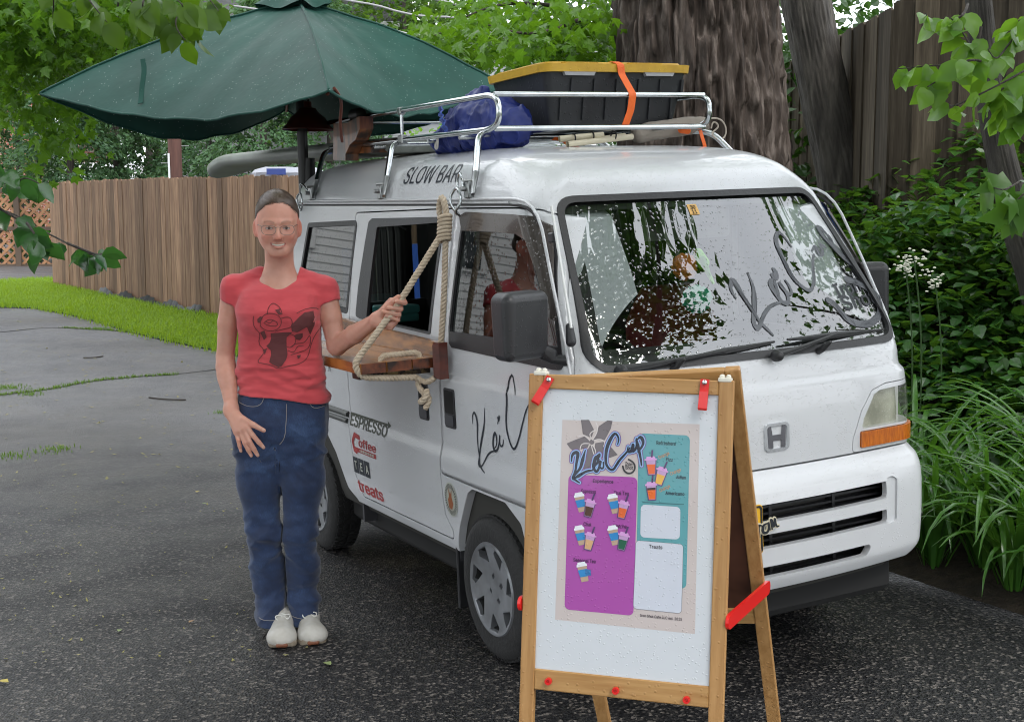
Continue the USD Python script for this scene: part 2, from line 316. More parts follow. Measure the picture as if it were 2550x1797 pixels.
# the bed on the right and the grass verge along the fence
ts, ss = np.meshgrid(np.linspace(-2.2, 6.2, 40), np.linspace(-.03, 6.5, 30)); bp_ = BED0 + BN_ * (ss.ravel()[:, None] + .05 * (meshkit.noise(np.c_[ts.ravel() * 3, ts.ravel() * 0, ss.ravel() * 0]) - .5)[:, None]) + BD_ * ts.ravel()[:, None]
i, j = np.meshgrid(np.arange(29), np.arange(39), indexing='ij'); bq = np.stack([i * 40 + j, (i + 1) * 40 + j, (i + 1) * 40 + j + 1, i * 40 + j + 1], -1).reshape(-1, 4)[:, ::-1]
obj('planting_bed', (np.c_[bp_, bed_z(bp_[:, 0], bp_[:, 1]) + .012 * (meshkit.fbm(np.c_[bp_ * 6, bp_[:, :1] * 0], 3) - .5)], bq), mat('soil', (.022, .016, .011), .9, col2=(.05, .036, .024), vscale=14, bump=.6, bscale=30, space='world'), smooth=True, kind='structure', label='dark soil bank rising to the tall grey fence', cat='ground')
FA, FB = np.array([-8.067, 22.513]), np.array([-4.273, 18.301]); FDIR = (FB - FA) / np.linalg.norm(FB - FA)
edge = [on_ground(*disp(u, v))[:2] for u, v in ((-260, 700), (0, 690), (70, 691), (140, 703), (200, 717), (280, 742), (360, 762), (430, 776), (490, 788), (560, 806))]
edge += [edge[-1] + np.array([1.2, -.9]), edge[-1] + np.array([3.4, -2.4])]
back_ = [FA + FDIR * 11.5, FB, FA] + [on_ground(*disp(u, v))[:2] for u, v in ((128, 628), (60, 630), (0, 634), (-260, 640))]
GP = Polygon([tuple(p) for p in edge] + [tuple(p) for p in back_]).buffer(0)
gm = flat_mesh(GP); gv, gf = trimesh.remesh.subdivide_to_size(gm.vertices, gm.faces, .6)
obj('grass_verge', (np.c_[gv[:, :2], ground_z(gv[:, 0], gv[:, 1]) + .012], gf), mat('verge_soil', (.06, .13, .015), .9, col2=(.035, .085, .012), vscale=5, space='world'), smooth=True, kind='structure', label='strip of turf between the driveway and the brown fence', cat='grass')
def in_poly(poly, n, seed):
    r = np.random.default_rng(seed); x0, y0, x1, y1 = poly.bounds; out = []
    from shapely import contains_xy
    while sum(map(len, out)) < n:
        p = r.uniform((x0, y0), (x1, y1), (4 * n, 2)); out.append(p[contains_xy(poly, p[:, 0], p[:, 1])])
    return np.vstack(out)[:n]
def blades(pts, zf, h, w, seed, lean=.5):
    r = np.random.default_rng(seed); n = len(pts); a = r.uniform(0, 2 * np.pi, n); H = h * r.uniform(.5, 1.3, n); b = np.c_[pts, zf(pts[:, 0], pts[:, 1])]
    d = np.c_[np.cos(a), np.sin(a), 0 * a]; t = np.c_[-np.sin(a), np.cos(a), 0 * a]; k = r.uniform(.1, lean, n)[:, None]
    m = b + d * H[:, None] * k * .4 + [0, 0, 1] * H[:, None] * .6; e = b + d * H[:, None] * k * 1.3 + [0, 0, 1] * H[:, None] * .95
    v = np.stack([b - t * w, b + t * w, m + t * w * .7, m - t * w * .7, e], 1).reshape(-1, 3); o = np.arange(n)[:, None] * 5
    return v, np.vstack([o + [0, 1, 2], o + [0, 2, 3], o + [3, 2, 4]])
GRASS = leaf_mat('grass_blades', (.10, .20, .015), (.20, .31, .03), .35, .5, .3, .8)
obj('grass', blades(np.vstack([in_poly(GP.intersection(sbox(-14, 5, 3, 30)), 52000, 3), in_poly(GP.intersection(sbox(-14, 5, 3, 30)).buffer(.16).difference(GP), 2200, 5)]), lambda x, y: ground_z(x, y) + .01, .075, .006, 4), GRASS, kind='stuff', label='bright green grass of the verge along the brown fence', cat='grass')
# cracks with weeds, fallen petals and bits of twig
CRK = mat('crack_dark', (.008, .008, .007), .9)
weed_pts = []
for k, line in enumerate(([(-60, 748), (30, 742), (120, 735), (180, 737), (260, 742), (330, 752)], [(-60, 892), (30, 882), (110, 872), (200, 856), (310, 845), (400, 838), (480, 829), (520, 822)])):
    pw = np.array([on_ground(*disp(u, v))[:2] for u, v in line]); pw = smooth_path(pw, 90); pw += (meshkit.fbm(np.c_[pw * 5, pw[:, :1] * 0], 3, k) - .5)[:, None] * [.04, .10]
    wv = .008 + .012 * meshkit.noise(np.c_[pw * 4, pw[:, :1] * 0]); nn = np.gradient(pw, axis=0); nn = np.c_[-nn[:, 1], nn[:, 0]]; nn /= np.linalg.norm(nn, axis=1, keepdims=True)
    cv_ = np.vstack([pw + nn * wv[:, None], pw - nn * wv[:, None]]); m_ = len(pw)
    obj('pavement_crack', (np.c_[cv_, ground_z(cv_[:, 0], cv_[:, 1]) + .004], [[q, q + 1, m_ + q + 1, m_ + q] for q in range(m_ - 1)]), CRK, kind='structure', label='crack in the asphalt', cat='crack')
    keep = meshkit.noise(np.c_[pw * 1.3, pw[:, :1] * 0], 5 + k) > (.52 if k < 2 else .7); src = pw[keep]; rr = np.random.default_rng(k)
    weed_pts.append(np.repeat(src, 9, 0) + rr.normal(0, .022, (len(src) * 9, 2)) * [1.6, .6])
for u, v, n_, s_ in ((12, 870, 300, .10), (20, 1025, 160, .09), (108, 1010, 160, .10), (70, 885, 120, .05), (215, 738, 200, .08), (510, 926, 120, .05)): weed_pts.append(on_ground(*disp(u, v))[:2] + np.random.default_rng(n_ + u).normal(0, s_ * .8, (n_, 2))[: n_ // 2] * [1.2, 1])
obj('crack_weeds', blades(np.vstack(weed_pts), ground_z, .028, .004, 9, .9), leaf_mat('weed_green', (.06, .14, .012), (.12, .22, .02), .3, .5), kind='stuff', label='small green weeds growing along the cracks of the driveway', cat='weeds')
r_ = np.random.default_rng(12); npet = 620
pp_ = np.array([on_ground(u, v) for u, v in np.c_[r_.uniform(-20, 780, npet), 760 + 900 * r_.uniform(0, 1, npet) ** 1.9]]); aa = r_.uniform(0, 6.28, npet); sz = r_.uniform(.004, .012, npet) * (1 + (pp_[:, 1] > 8) * .9)
d1 = np.c_[np.cos(aa), np.sin(aa), 0.2 * r_.normal(size=npet)] * sz[:, None]; d2 = np.c_[-np.sin(aa), np.cos(aa), 0 * aa] * sz[:, None] * .55; up_ = np.array([0, 0, .006])
obj('fallen_petals', (np.stack([pp_ - d1 + up_, pp_ + d2 + up_ * .8, pp_ + d1 + up_ * 1.6, pp_ - d2 + up_ * .8], 1).reshape(-1, 3), np.arange(npet * 4).reshape(-1, 4)), leaf_mat('petal', (.42, .38, .28), (.30, .28, .10), .2, .6, .3, 40), kind='stuff', label='pale fallen petals and bits of leaf scattered over the asphalt', cat='petals')

for k, (u, v, s_, c_, lb) in enumerate(((490, 1228, .022, 0, 'yellow fallen leaf left of the legs of the jeans'), (516, 1256, .018, 1, 'green fallen leaf beside the yellow one'), (808, 1652, .026, 1, 'pale green fallen leaf in front of the white shoes'), (470, 1553, .016, 2, 'small brown fallen leaf left of the shoes'), (22, 1702, .024, 0, 'yellow fallen leaf at the lower left corner'), (300, 1570, .018, 1, 'fallen leaf left of the shoes, the further one'), (2372, 1342, .03, 2, 'tan fallen leaf under the daylilies near the bumper'), (2474, 1364, .03, 0, 'yellowed fallen leaf under the daylilies at the right edge'))):
    p = on_ground(u, v); sh_ = np.array([(0, 0, 0), (-.4, .4, .12), (0, .5, .02), (.4, .4, .16), (-.22, .85, .1), (0, 1.1, .06), (.22, .85, .1)]) * s_ * 1.6; f_ = [(0, 2, 1), (0, 3, 2), (1, 2, 4), (2, 5, 4), (2, 6, 5), (2, 3, 6)]; zb = .004 if u < 2300 else .05
    tag(obj('fallen_leaf', (sh_ + [0, 0, .004], f_), mat(('leaf_yellow', 'leaf_palegreen', 'leaf_tan')[c_], ((.42, .33, .05), (.24, .30, .12), (.36, .22, .10))[c_], .5), smooth=True, mtx=T(p[0], p[1], max(p[2], float(bed_z(p[0], p[1])) if u > 2300 else -1) + .003, rz=k * 1.9)), lb, 'leaf')
for k, (a, b, lb) in enumerate((((371, 991), (463, 997), 'thin bent twig lying on the asphalt left of the jeans'), ((208, 892), (256, 888), 'short dark twig on the pavement near the grass'))):
    A_, B_ = on_ground(*a), on_ground(*b); m0 = (A_ + B_) / 2 + [.03, -.06, .008]; tag(obj('fallen_twig', tube(smooth_path([A_ + [0, 0, .007], m0, B_ + [0, 0, .007]], 14), .006, 6), mat('twig_dark', (.03, .022, .016), .8), smooth=60), lb, 'twig')

# ============================ fences ====================================================================
def fence_mat(name, c1, c2, c3):
    N = {'tc': ('texture_coordinate', {}), 'oi': ('object_info', {}), 'mp': ('mapping', {'scale': (22, 22, 1.3)}), 'ad': ('vector_math', {'math_type': 'add'}), 'n': ('noise_texture', {'scale': 1.6, 'detail': 6.0, 'roughness': .65}), 'r': ('rgb_ramp', {'ramp': [(.25, c1), (.5, c2), (.75, c3)]}), 'mr': ('map_range', {'to_min': .58, 'to_max': 1.36}), 'h': ('hsv', {}), 'b': ('bump', {'strength': .4, 'distance': .004}), 'p': ('principled_bsdf', {'roughness': .72, 'specular_ior_level': .25}), 'cs': ('combine_xyz', {}), 'ml': ('math', {'math_type': 'multiply', 'value2': 40.0})}
    return usdkit.material(stage, '/World/Looks/' + name, N, [('tc.object', 'mp.vector'), ('oi.random', 'ml.value1'), ('ml.value', 'cs.x'), ('ml.value', 'cs.z'), ('mp.vector', 'ad.vector1'), ('cs.vector', 'ad.vector2'), ('ad.vector', 'n.vector'), ('n.fac', 'r.fac'), ('oi.random', 'mr.value'), ('mr.result', 'h.value'), ('r.color', 'h.color'), ('h.color', 'p.base_color'), ('n.fac', 'b.height'), ('b.normal', 'p.normal')], surface='p.BSDF')
BROWN = fence_mat('fence_brown', (.080, .043, .028), (.18, .105, .064), (.28, .185, .11)); GREYF = fence_mat('fence_grey', (.028, .020, .013), (.070, .055, .038), (.13, .108, .078))
def picket_fence(f, A, B, zbase, ztop, w, m, th=.018, dog=.028, jit=.006, seed=1, gap=.004):
    A, B = np.array(A, float), np.array(B, float); L_ = np.linalg.norm(B - A); d = (B - A) / L_; nrm = np.array([d[1], -d[0]]); n = int(L_ / w); r = R
    for k in range(n):
        c = A + d * (k + .5) * w + nrm * (.011 if gap < 0 and k % 2 else 0); zb, zt = float(zbase(*c)), ztop(k / n) + r.uniform(-jit, jit) * 2; o = r.uniform(-jit, jit) * .8; hw_ = (w - gap) / 2 - r.uniform(0, .003); ln = r.uniform(-.003, .003)
        prof = [(-hw_, 0), (hw_, 0), (hw_ + ln, zt - zb - dog), (hw_ - dog + ln, zt - zb), (-hw_ + dog + ln, zt - zb), (-hw_ + ln, zt - zb - dog)]
        v = [[*(x * d + nrm * y), z] for y in (th / 2, -th / 2) for x, z in prof]; fc = [[0, 1, 2], [0, 2, 5], [2, 3, 4], [2, 4, 5]]; fc = fc + [[a + 6, c_ + 6, b_ + 6] for a, b_, c_ in fc] + [q for e in range(6) for q in ([e, e + 6, (e + 1) % 6], [(e + 1) % 6, e + 6, (e + 1) % 6 + 6])]
        obj('picket', trimesh.Trimesh(v, fc, process=False), m, f, mtx=T(c[0] + nrm[0] * o, c[1] + nrm[1] * o, zb))
    return d, -nrm, L_
bf_ = thing('picket_fence', 'brown dog-eared wooden picket fence along the grass verge', 'fence')
d_, n_, L_ = picket_fence(bf_, FA, FA + FDIR * 11.2, lambda x, y: ground_z(x, y) + .02, lambda t: 2.112 + .02 * math.sin(5 * t) - .045 * t, .143, BROWN)
if n_[1] < 0: n_ = -n_
for zz in (.35, 1.0, 1.6):
    P = [FA + n_ * .03, FA + FDIR * 11.2 + n_ * .03]; z0_ = [float(ground_z(*p)) + zz for p in (FA, FA + FDIR * 11.2)]
    obj('fence_rail', hullpts([(*(p + n_ * o), z + dz) for p, z in zip(P, z0_) for o in (0, .04) for dz in (0, .09)]), BROWN, bf_)
eg = np.array([FA + FDIR * t - n_ * .10 for t in np.linspace(2.0, 5.4, 90)]); ev = []
for k, p in enumerate(eg): zg = float(ground_z(*p)); h_ = .11 + .04 * math.sin(k * .31) + .012 * math.sin(k * 1.3); o = .02 * math.sin(k * 3.1); ev += [[*(p - n_ * o), zg], [*(p + n_ * (.05 - o)), zg + h_]]
ed = thing('bed_edging', 'crumpled dark plastic edging at the foot of the brown fence', 'edging'); obj('edging_strip', (ev, [[2 * k, 2 * k + 2, 2 * k + 3, 2 * k + 1] for k in range(89)]), mat('edging', (.010, .012, .012), .5), ed, smooth=True)
gf_ = thing('tall_fence', 'tall weathered grey board fence rising above the planting bank', 'fence')
C0 = np.array([2.60, 8.9]); fz = lambda x, y: bed_z(x, y) - .15
picket_fence(gf_, C0, C0 + np.array([2.6, -1.7]), fz, lambda t: 3.02 + .10 * t, .150, GREYF, .02, .02, .003, gap=-.012); picket_fence(gf_, C0 + [-.01, .03], C0 + [-.12, 3.2], fz, lambda t: 2.98 - .05 * t, .15, GREYF, .02, .02, .003, gap=-.012)
for zz in (1.2, 2.2): obj('fence_rail', hullpts([(*(p + q), zz + dz) for p in (C0 + [0, .02], C0 + [2.6, -1.68]) for q in (np.array([.02, .03]), np.array([.04, .06])) for dz in (0, .09)]), GREYF, gf_)
# lattice panels beyond the end of the brown fence
LATT = mat('lattice_tan', (.40, .215, .11), .7, col2=(.30, .15, .075), vscale=4); lt = thing('lattice_fence', 'tan diagonal lattice fence beyond the far end of the drive', 'fence')
ly = 27.2; lx0, lx1 = -12.6, -8.6; lz = float(ground_z(-10, ly)); zt_ = at(0, disp(0, 428)[1], ly)[2]; zb_ = at(0, disp(0, 596)[1], ly)[2]
frame_ = sbox(lx0, zb_, lx1, zt_)
for sgn in (1, -1):
    for k in np.arange(-6, 12, .21):
        ln_ = LineString([(lx0 + k, zb_), (lx0 + k + (zt_ - zb_) * sgn, zt_)]).buffer(.028, cap_style=2).intersection(frame_)
        if ln_.is_empty or ln_.area < 1e-3: continue
        obj('slat', tri(prism_y(ln_, ly + (.0 if sgn > 0 else .014), ly + (.012 if sgn > 0 else .026))), LATT, lt)
for x in (at(disp(38, 0)[0], 500, ly)[0], -12.6, -8.6): obj('post', bx(x - .06, x + .06, ly - .07, ly - .01, lz - .1, zt_ + .05, .01), mat('lattice_post', (.10, .07, .05), .8), lt)
for z_ in (zb_, zt_, (zb_ + zt_) / 2): obj('lattice_rail', bx(lx0, lx1, ly - .02, ly - .003, z_ - .04, z_ + .04), mat('lattice_post', (.1, .07, .05), .8), lt)

# ============================ houses, pole, wires =======================================================
def brick_mat():
    N = {'tc': ('texture_coordinate', {}), 'mp': ('mapping', {'rotation': (math.pi / 2, 0, 0)}), 'b': ('brick_texture', {'scale': 1.0, 'color1': (.30, .085, .05), 'color2': (.20, .06, .04), 'mortar': (.35, .28, .24), 'mortar_size': .008, 'brick_width': .21, 'row_height': .075}), 'p': ('principled_bsdf', {'roughness': .85})}
    return usdkit.material(stage, '/World/Looks/red_brick', N, [('tc.object', 'mp.vector'), ('mp.vector', 'b.vector'), ('b.color', 'p.base_color')], surface='p.BSDF')
WTRIM = mat('white_trim', (.66, .67, .68), .5); DROOF = mat('roof_shingle', (.05, .05, .055), .85, col2=(.08, .08, .085), vscale=3); PANE = mat('far_pane', (.03, .035, .04), .05, coat=.5)
bh = thing('brick_house', 'red brick house with white trim glimpsed through the leaves at far left', 'house')
x1_ = at(*disp(97, 200), 42)[0]
obj('wall', bx(x1_ - 7, x1_, 42, 49, .2, 6.6), brick_mat(), bh); obj('roof', hullpts([(x1_ - 7.4, 41.6, 6.6), (x1_ + .4, 41.6, 6.6), (x1_ - 7.4, 49.4, 6.6), (x1_ + .4, 49.4, 6.6), (x1_ - 7.4, 45.5, 9.4), (x1_ + .4, 45.5, 9.4)]), DROOF, bh)
w = obj('window', bx(x1_ - .05, x1_ + .55, 41.93, 42.2, 3.1, 4.6, .02), WTRIM, bh); obj('pane', bx(x1_ + .08, x1_ + .48, 41.9, 41.94, 3.2, 4.5), PANE, w)
obj('porch_wall', bx(x1_ - .2, x1_ + 3.0, 42.2, 47, .2, 3.2), WTRIM, bh)
def siding_house(name, label, x0, x1, y, zb, zt, depth, roof_h, board=.115, m=None):
    h = thing(name, label, 'house'); m = m or WTRIM; obj('wall', bx(x0, x1, y, y + depth, zb, zt), m, h); n = int((zt - zb) / board)
    for k in range(n):
        z_ = zb + k * board; obj('siding_board', hullpts([(x, y - o, z_ + dz) for x in (x0 + .08, x1 - .08) for o, dz in ((.022, 0), (.006, board), (0, 0), (0, board))]), m, h)
    for x in (x0 + .04, x1 - .04): obj('corner_board', bx(x - .06, x + .06, y - .035, y + .06, zb, zt), m, h)
    obj('roof', hullpts([(x, yy, zz) for x in (x0 - .4, x1 + .4) for yy, zz in ((y - .5, zt + .05), (y + depth + .5, zt + .05), (y + depth / 2, zt + roof_h))]), DROOF, h)
    obj('gutter', bx(x0 - .4, x1 + .4, y - .62, y - .49, zt - .06, zt + .08, .03), m, h); return h
wx0 = at(*disp(1050, 280), 31)[0]; wzt = at(*disp(1100, 118), 31)[2]
wh = siding_house('white_house', 'white clapboard house behind the van with a dark roof', wx0, wx0 + 4.4, 31, .2, wzt, 6, .9)
ga = siding_house('white_garage', 'low white clapboard garage seen under the umbrella edge behind the rack', at(*disp(864, 280), 29)[0], at(*disp(1240, 280), 29)[0], 29, .2, at(*disp(900, 238), 29)[2], 1.5, .2)
gh = thing('grey_roof_house', 'house with a dark grey roof and white gutter behind the umbrella', 'house')
q0, q1 = at(*disp(455, 62), 44), at(*disp(600, 62), 44)
obj('wall', bx(q0[0] - 1, q1[0] + 4, 44, 51, .2, q0[2] - .1), mat('house_grey', (.16, .16, .17), .7), gh); obj('roof', hullpts([(x, yy, zz) for x in (q0[0] - 1.5, q1[0] + 4.5) for yy, zz in ((43.4, q0[2]), (51.6, q0[2]), (47.5, q0[2] + 2.2))]), DROOF, gh); obj('gutter', bx(q0[0] - 1.5, q1[0] + 4.5, 43.25, 43.4, q0[2] - .08, q0[2] + .1), WTRIM, gh)
POLE = mat('pole_wood', (.105, .045, .034), .8, col2=(.065, .028, .022), vscale=2, stretch=(8, 8, .8), bump=.3, bscale=6)
pb_ = at(*disp(392, 340), 24.5); up = thing('utility_pole', 'reddish brown wooden utility pole behind the brown fence', 'utility pole')
obj('shaft', lathe([(0, 0), (.135, 0), (.12, 5), (.10, 9), (0, 9)], 20).apply_translation((pb_[0], 24.5, .1)), POLE, up, smooth=40)
for k in range(12): s = (-1) ** k; obj('step', tube([(pb_[0] + s * .11, 24.5, 2.2 + k * .32), (pb_[0] + s * .27, 24.5, 2.2 + k * .32)], .009, 6), mat('pole_steel', (.3, .3, .3), .5, metal=.8), up)
obj('conduit', tube([(pb_[0] - .09, 24.39, .2), (pb_[0] - .09, 24.39, 2.7)], .02, 8), WTRIM, up); obj('insulator', spheres_hull([(pb_[0] + .05, 24.36, 2.12, .045), (pb_[0] + .05, 24.36, 2.16, .04)]), WTRIM, up)
WIRE = mat('cable_grey', (.30, .30, .31), .5)
for k, (a, b) in enumerate((((846, 12), (1010, 38)), ((985, 0), (1160, 22)), ((870, 62), (985, 78)))):
    A_, B_ = at(*disp(*a), 21), at(*disp(*b), 21); D_ = B_ - A_; path = [A_ + D_ * t - np.array([0, 0, .06 * (1 - (t * 2 - 1) ** 2 if 0 <= t <= 1 else 0)]) for t in np.linspace(-3, 4, 40)]
    tag(obj('power_line', tube(path, .016, 6), WIRE, None, smooth=60), ['lower left grey overhead cable above the white house', 'upper grey overhead cable running right towards the big trunk', 'grey overhead cable just above the umbrella edge'][k], 'cable', 'overhead cables')
tp_ = at(*disp(640, 388), 19.2); tp_b = thing('covered_frame', 'pale grey tarpaulin over a frame seen above the brown fence', 'tarpaulin')
tb_m = bx(tp_[0] - .55, tp_[0] + .45, 19.4, 20.4, 1.2, tp_[2] + .10, .08); tv_, tf_ = trimesh.remesh.subdivide_to_size(tb_m.vertices, tb_m.faces, .12); tv_ = tv_ + (meshkit.fbm(tv_ * 5, 3) - .5)[:, None] * [.05, .05, .06]
obj('cover', trimesh.Trimesh(tv_, tf_, process=False), mat('tarp_grey', (.34, .35, .40), .5), tp_b, smooth=True); obj('tape', bx(tp_[0] - .3, tp_[0] - .02, 19.3, 19.36, tp_[2] - .02, tp_[2] + .07), mat('tarp_blue_patch', (.05, .08, .3), .5), tp_b)
# the house across the drive, left of the picture, that the side windows mirror
nh = siding_house('neighbour_house', 'white clapboard house across the drive, mirrored in the side windows', -6.0, 6.0, 0, .1, 5.2, 7, 2.4, .16)
nh_x = UsdGeom.Xformable(nh); nh_x.AddTransformOp().Set(Gf.Matrix4d(*T(-11.3, 11.0, 0, rz=math.radians(72)).T.ravel().tolist()))
for k, x in enumerate((-4.2, -1.2, 1.8, 4.4)): w = obj('window', bx(x - .5, x + .5, -.07, .05, 1.6, 3.0, .02), WTRIM, nh); obj('pane', bx(x - .42, x + .42, -.085, -.06, 1.68, 2.92), PANE, w)
# ============================ trees and plants ==========================================================
def leaf_shape(kind):
    """(vertices, triangles) of one leaf: stalk at the origin, tip along +y, upper side +z"""
    if kind == 'diamond': return np.array([(0, 0, 0), (-.32, .45, .09), (0, 1, -.05), (.32, .45, .09)]), np.array([(0, 3, 2), (0, 2, 1)])
    if kind == 'oval':
        v = [(0, 0, 0), (-.30, .22, .07), (-.38, .50, .09), (-.20, .82, .03), (0, 1.04, -.08), (.20, .82, .03), (.38, .50, .09), (.30, .22, .07), (0, .35, 0), (0, .70, -.02)]
        return np.array(v), np.array([(0, 8, 1), (1, 8, 2), (2, 8, 9), (2, 9, 3), (3, 9, 4), (0, 7, 8), (7, 6, 8), (6, 9, 8), (6, 5, 9), (5, 4, 9)])
    if kind == 'lobed':
        v = [(0, 0, 0), (-.42, .12, .02), (-.30, .32, .06), (-.55, .62, 0), (-.22, .62, .05), (0, 1.05, -.06), (.22, .62, .05), (.55, .62, 0), (.30, .32, .06), (.42, .12, .02), (0, .4, 0)]
        return np.array(v), np.array([(0, 10, 1), (1, 10, 2), (2, 10, 4), (2, 4, 3), (4, 10, 5), (5, 10, 6), (6, 10, 8), (6, 8, 7), (8, 10, 9), (9, 10, 0)])
    if kind == 'round':
        a = np.linspace(-math.pi / 2, 1.5 * math.pi, 15)[:-1]; v = [(0, .02, 0)] + [(.46 * math.cos(t) * (1 + .04 * (-1) ** k), .5 + .52 * math.sin(t) - .06 * (abs(t + math.pi / 2) < .1) * -1, .07 * abs(math.cos(t)) - .05 * max(math.sin(t), 0)) for k, t in enumerate(a)] + [(0, .5, 0), (0, 1.1, -.1)]
        n = 14; f = [(15, 1 + k, 1 + (k + 1) % n) for k in range(n)]; v[1 + 7] = (0, 1.2, -.12); return np.array(v[:16]), np.array(f)
def rot_to(y, z):
    """frames with +y along y and +z near z"""
    y = y / (np.linalg.norm(y, axis=1, keepdims=True) + 1e-9); x = np.cross(y, z); x /= np.linalg.norm(x, axis=1, keepdims=True) + 1e-9; return np.stack([x, y, np.cross(x, y)], -1)
def leaves(pos, size, kind, seed, droop=.5, up=.55, dirs=None):
    """a mesh of many leaves at pos, hanging by droop, their faces turned towards the sky by up"""
    r = np.random.default_rng(seed); n = len(pos); V, F = leaf_shape(kind); a = r.uniform(0, 2 * np.pi, n)
    y = np.c_[np.cos(a), np.sin(a), -droop + r.normal(0, .35, n)] if dirs is None else dirs + r.normal(0, .35, (n, 3)) + [0, 0, -droop]
    z = r.normal(0, 1 - up, (n, 3)) + [0, 0, up * 1.6]; M_ = rot_to(y, z); s = size * r.uniform(.65, 1.25, n)
    P = np.einsum('nij,vj->nvi', M_, V) * s[:, None, None] + pos[:, None]; return P.reshape(-1, 3), (F[None] + (np.arange(n) * len(V))[:, None, None]).reshape(-1, 3)
def clumps(c, k, spread, seed, flat=.6):
    r = np.random.default_rng(seed); return np.repeat(c, k, 0) + r.normal(0, 1, (len(c) * k, 3)) * spread * [1, 1, flat]
def in_ball(n, seed, c, rad, hollow=.3):
    r = np.random.default_rng(seed); d = r.normal(size=(n, 3)); d /= np.linalg.norm(d, axis=1, keepdims=True); return np.array(c) + d * (hollow + (1 - hollow) * r.uniform(0, 1, (n, 1)) ** .6) * np.array(rad)
BARK = mat('bark_grey', (.075, .062, .052), .85, col2=(.035, .028, .024), vscale=2.5, stretch=(9, 9, 1.2), bump=.7, bscale=5, bstretch=(9, 9, 1.5))
def limb(pts, r0, r1, n=10): p = smooth_path(pts, 24); return tube(p, np.linspace(r0, r1, len(p)), n)
def furrowed(path, radii, amp, freq, seed, na=220, nz=170, m=None):
    """a trunk whose bark stands in long ridges"""
    p = smooth_path(path, nz); t, a, b = frames(p); r = PI(np.linspace(0, 1, len(radii)), radii)(np.linspace(0, 1, nz)); g = np.arange(na) * 2 * np.pi / na
    zz = np.r_[0, np.cumsum(np.linalg.norm(np.diff(p, axis=0), axis=1))]
    G, Z = np.meshgrid(g, zz); q = np.stack([np.cos(G) * freq, np.sin(G) * freq, Z * 1.05], -1); w = meshkit.fbm(q * np.array([.5, .5, 1.1]) + 10, 4, seed) - .5
    rid = np.abs(np.sin((G * freq * .9 + 9.0 * w + .8 * np.sin(Z * 1.7)) * 1.0)) ** .55; fine = meshkit.fbm(q * np.array([2.3, 2.3, 3.2]) + 31, 4, seed + 3); big = np.cos(G * 5 + 2 * meshkit.noise(np.stack([Z * .3, Z * 0, Z * 0], -1))) * .03
    cr = meshkit.noise(np.stack([G * freq * .55, Z * 5.5, G * 0], -1), seed + 9); rid = rid * (1 - .8 * np.clip((cr - .62) * 6, 0, 1)); brk = meshkit.fbm(np.stack([np.cos(G) * freq, np.sin(G) * freq, Z * 5], -1) * .9 + 70, 3, seed + 5)
    h = amp * (rid * (.35 + 1.0 * brk) + .8 * (fine - .5) - .55)
    V = p[:, None] + (np.cos(G)[..., None] * a[:, None] + np.sin(G)[..., None] * b[:, None]) * (r[:, None] * (1 + big) + h)[..., None]
    i, j = np.meshgrid(np.arange(nz - 1), np.arange(na), indexing='ij'); k = (j + 1) % na; return V.reshape(-1, 3), np.stack([i * na + j, i * na + k, (i + 1) * na + k, (i + 1) * na + j], -1).reshape(-1, 4)
def bark_mat(name, c1, c2, c3):
    N = {'tc': ('texture_coordinate', {}), 'mp': ('mapping', {'scale': (7, 7, 1.3)}), 'n': ('noise_texture', {'scale': 2.0, 'detail': 6.0, 'roughness': .65}), 'r': ('rgb_ramp', {'ramp': [(.28, c1), (.5, c2), (.72, c3)]}), 'mb': ('mapping', {'scale': (3, 3, 1)}), 'n2': ('noise_texture', {'scale': 12.0, 'detail': 5.0, 'roughness': .7}), 'b': ('bump', {'strength': .7, 'distance': .012}), 'p': ('principled_bsdf', {'roughness': .7, 'specular_ior_level': .35})}
    return usdkit.material(stage, '/World/Looks/' + name, N, [('tc.object', 'mp.vector'), ('mp.vector', 'n.vector'), ('n.fac', 'r.fac'), ('r.color', 'p.base_color'), ('tc.object', 'mb.vector'), ('mb.vector', 'n2.vector'), ('n2.fac', 'b.height'), ('b.normal', 'p.normal')], surface='p.BSDF')
LF_MAPLE = leaf_mat('leaf_maple', (.035, .10, .010), (.10, .22, .016), .42, .38, .4, .35)
LF_DARK = leaf_mat('leaf_dark', (.010, .038, .010), (.035, .09, .016), .28, .28, .5, .5)
LF_CEDAR = leaf_mat('leaf_cedar', (.020, .058, .026), (.070, .145, .062), .22, .5, .35, .45)
LF_FAR = leaf_mat('leaf_far', (.030, .075, .012), (.075, .15, .022), .35, .5, .3, .15)
LF_COVER = leaf_mat('leaf_cover', (.016, .060, .012), (.070, .165, .022), .28, .28, .55, 1.6)
LF_LIME = leaf_mat('leaf_linden', (.055, .16, .016), (.13, .26, .030), .42, .3, .5, 2.5)
LF_BIG = leaf_mat('leaf_big_dark', (.010, .045, .012), (.030, .095, .020), .25, .18, .65, 3.0)
LF_REDBUD = leaf_mat('leaf_redbud', (.030, .080, .006), (.070, .145, .010), .40, .4, .4, 2.0)

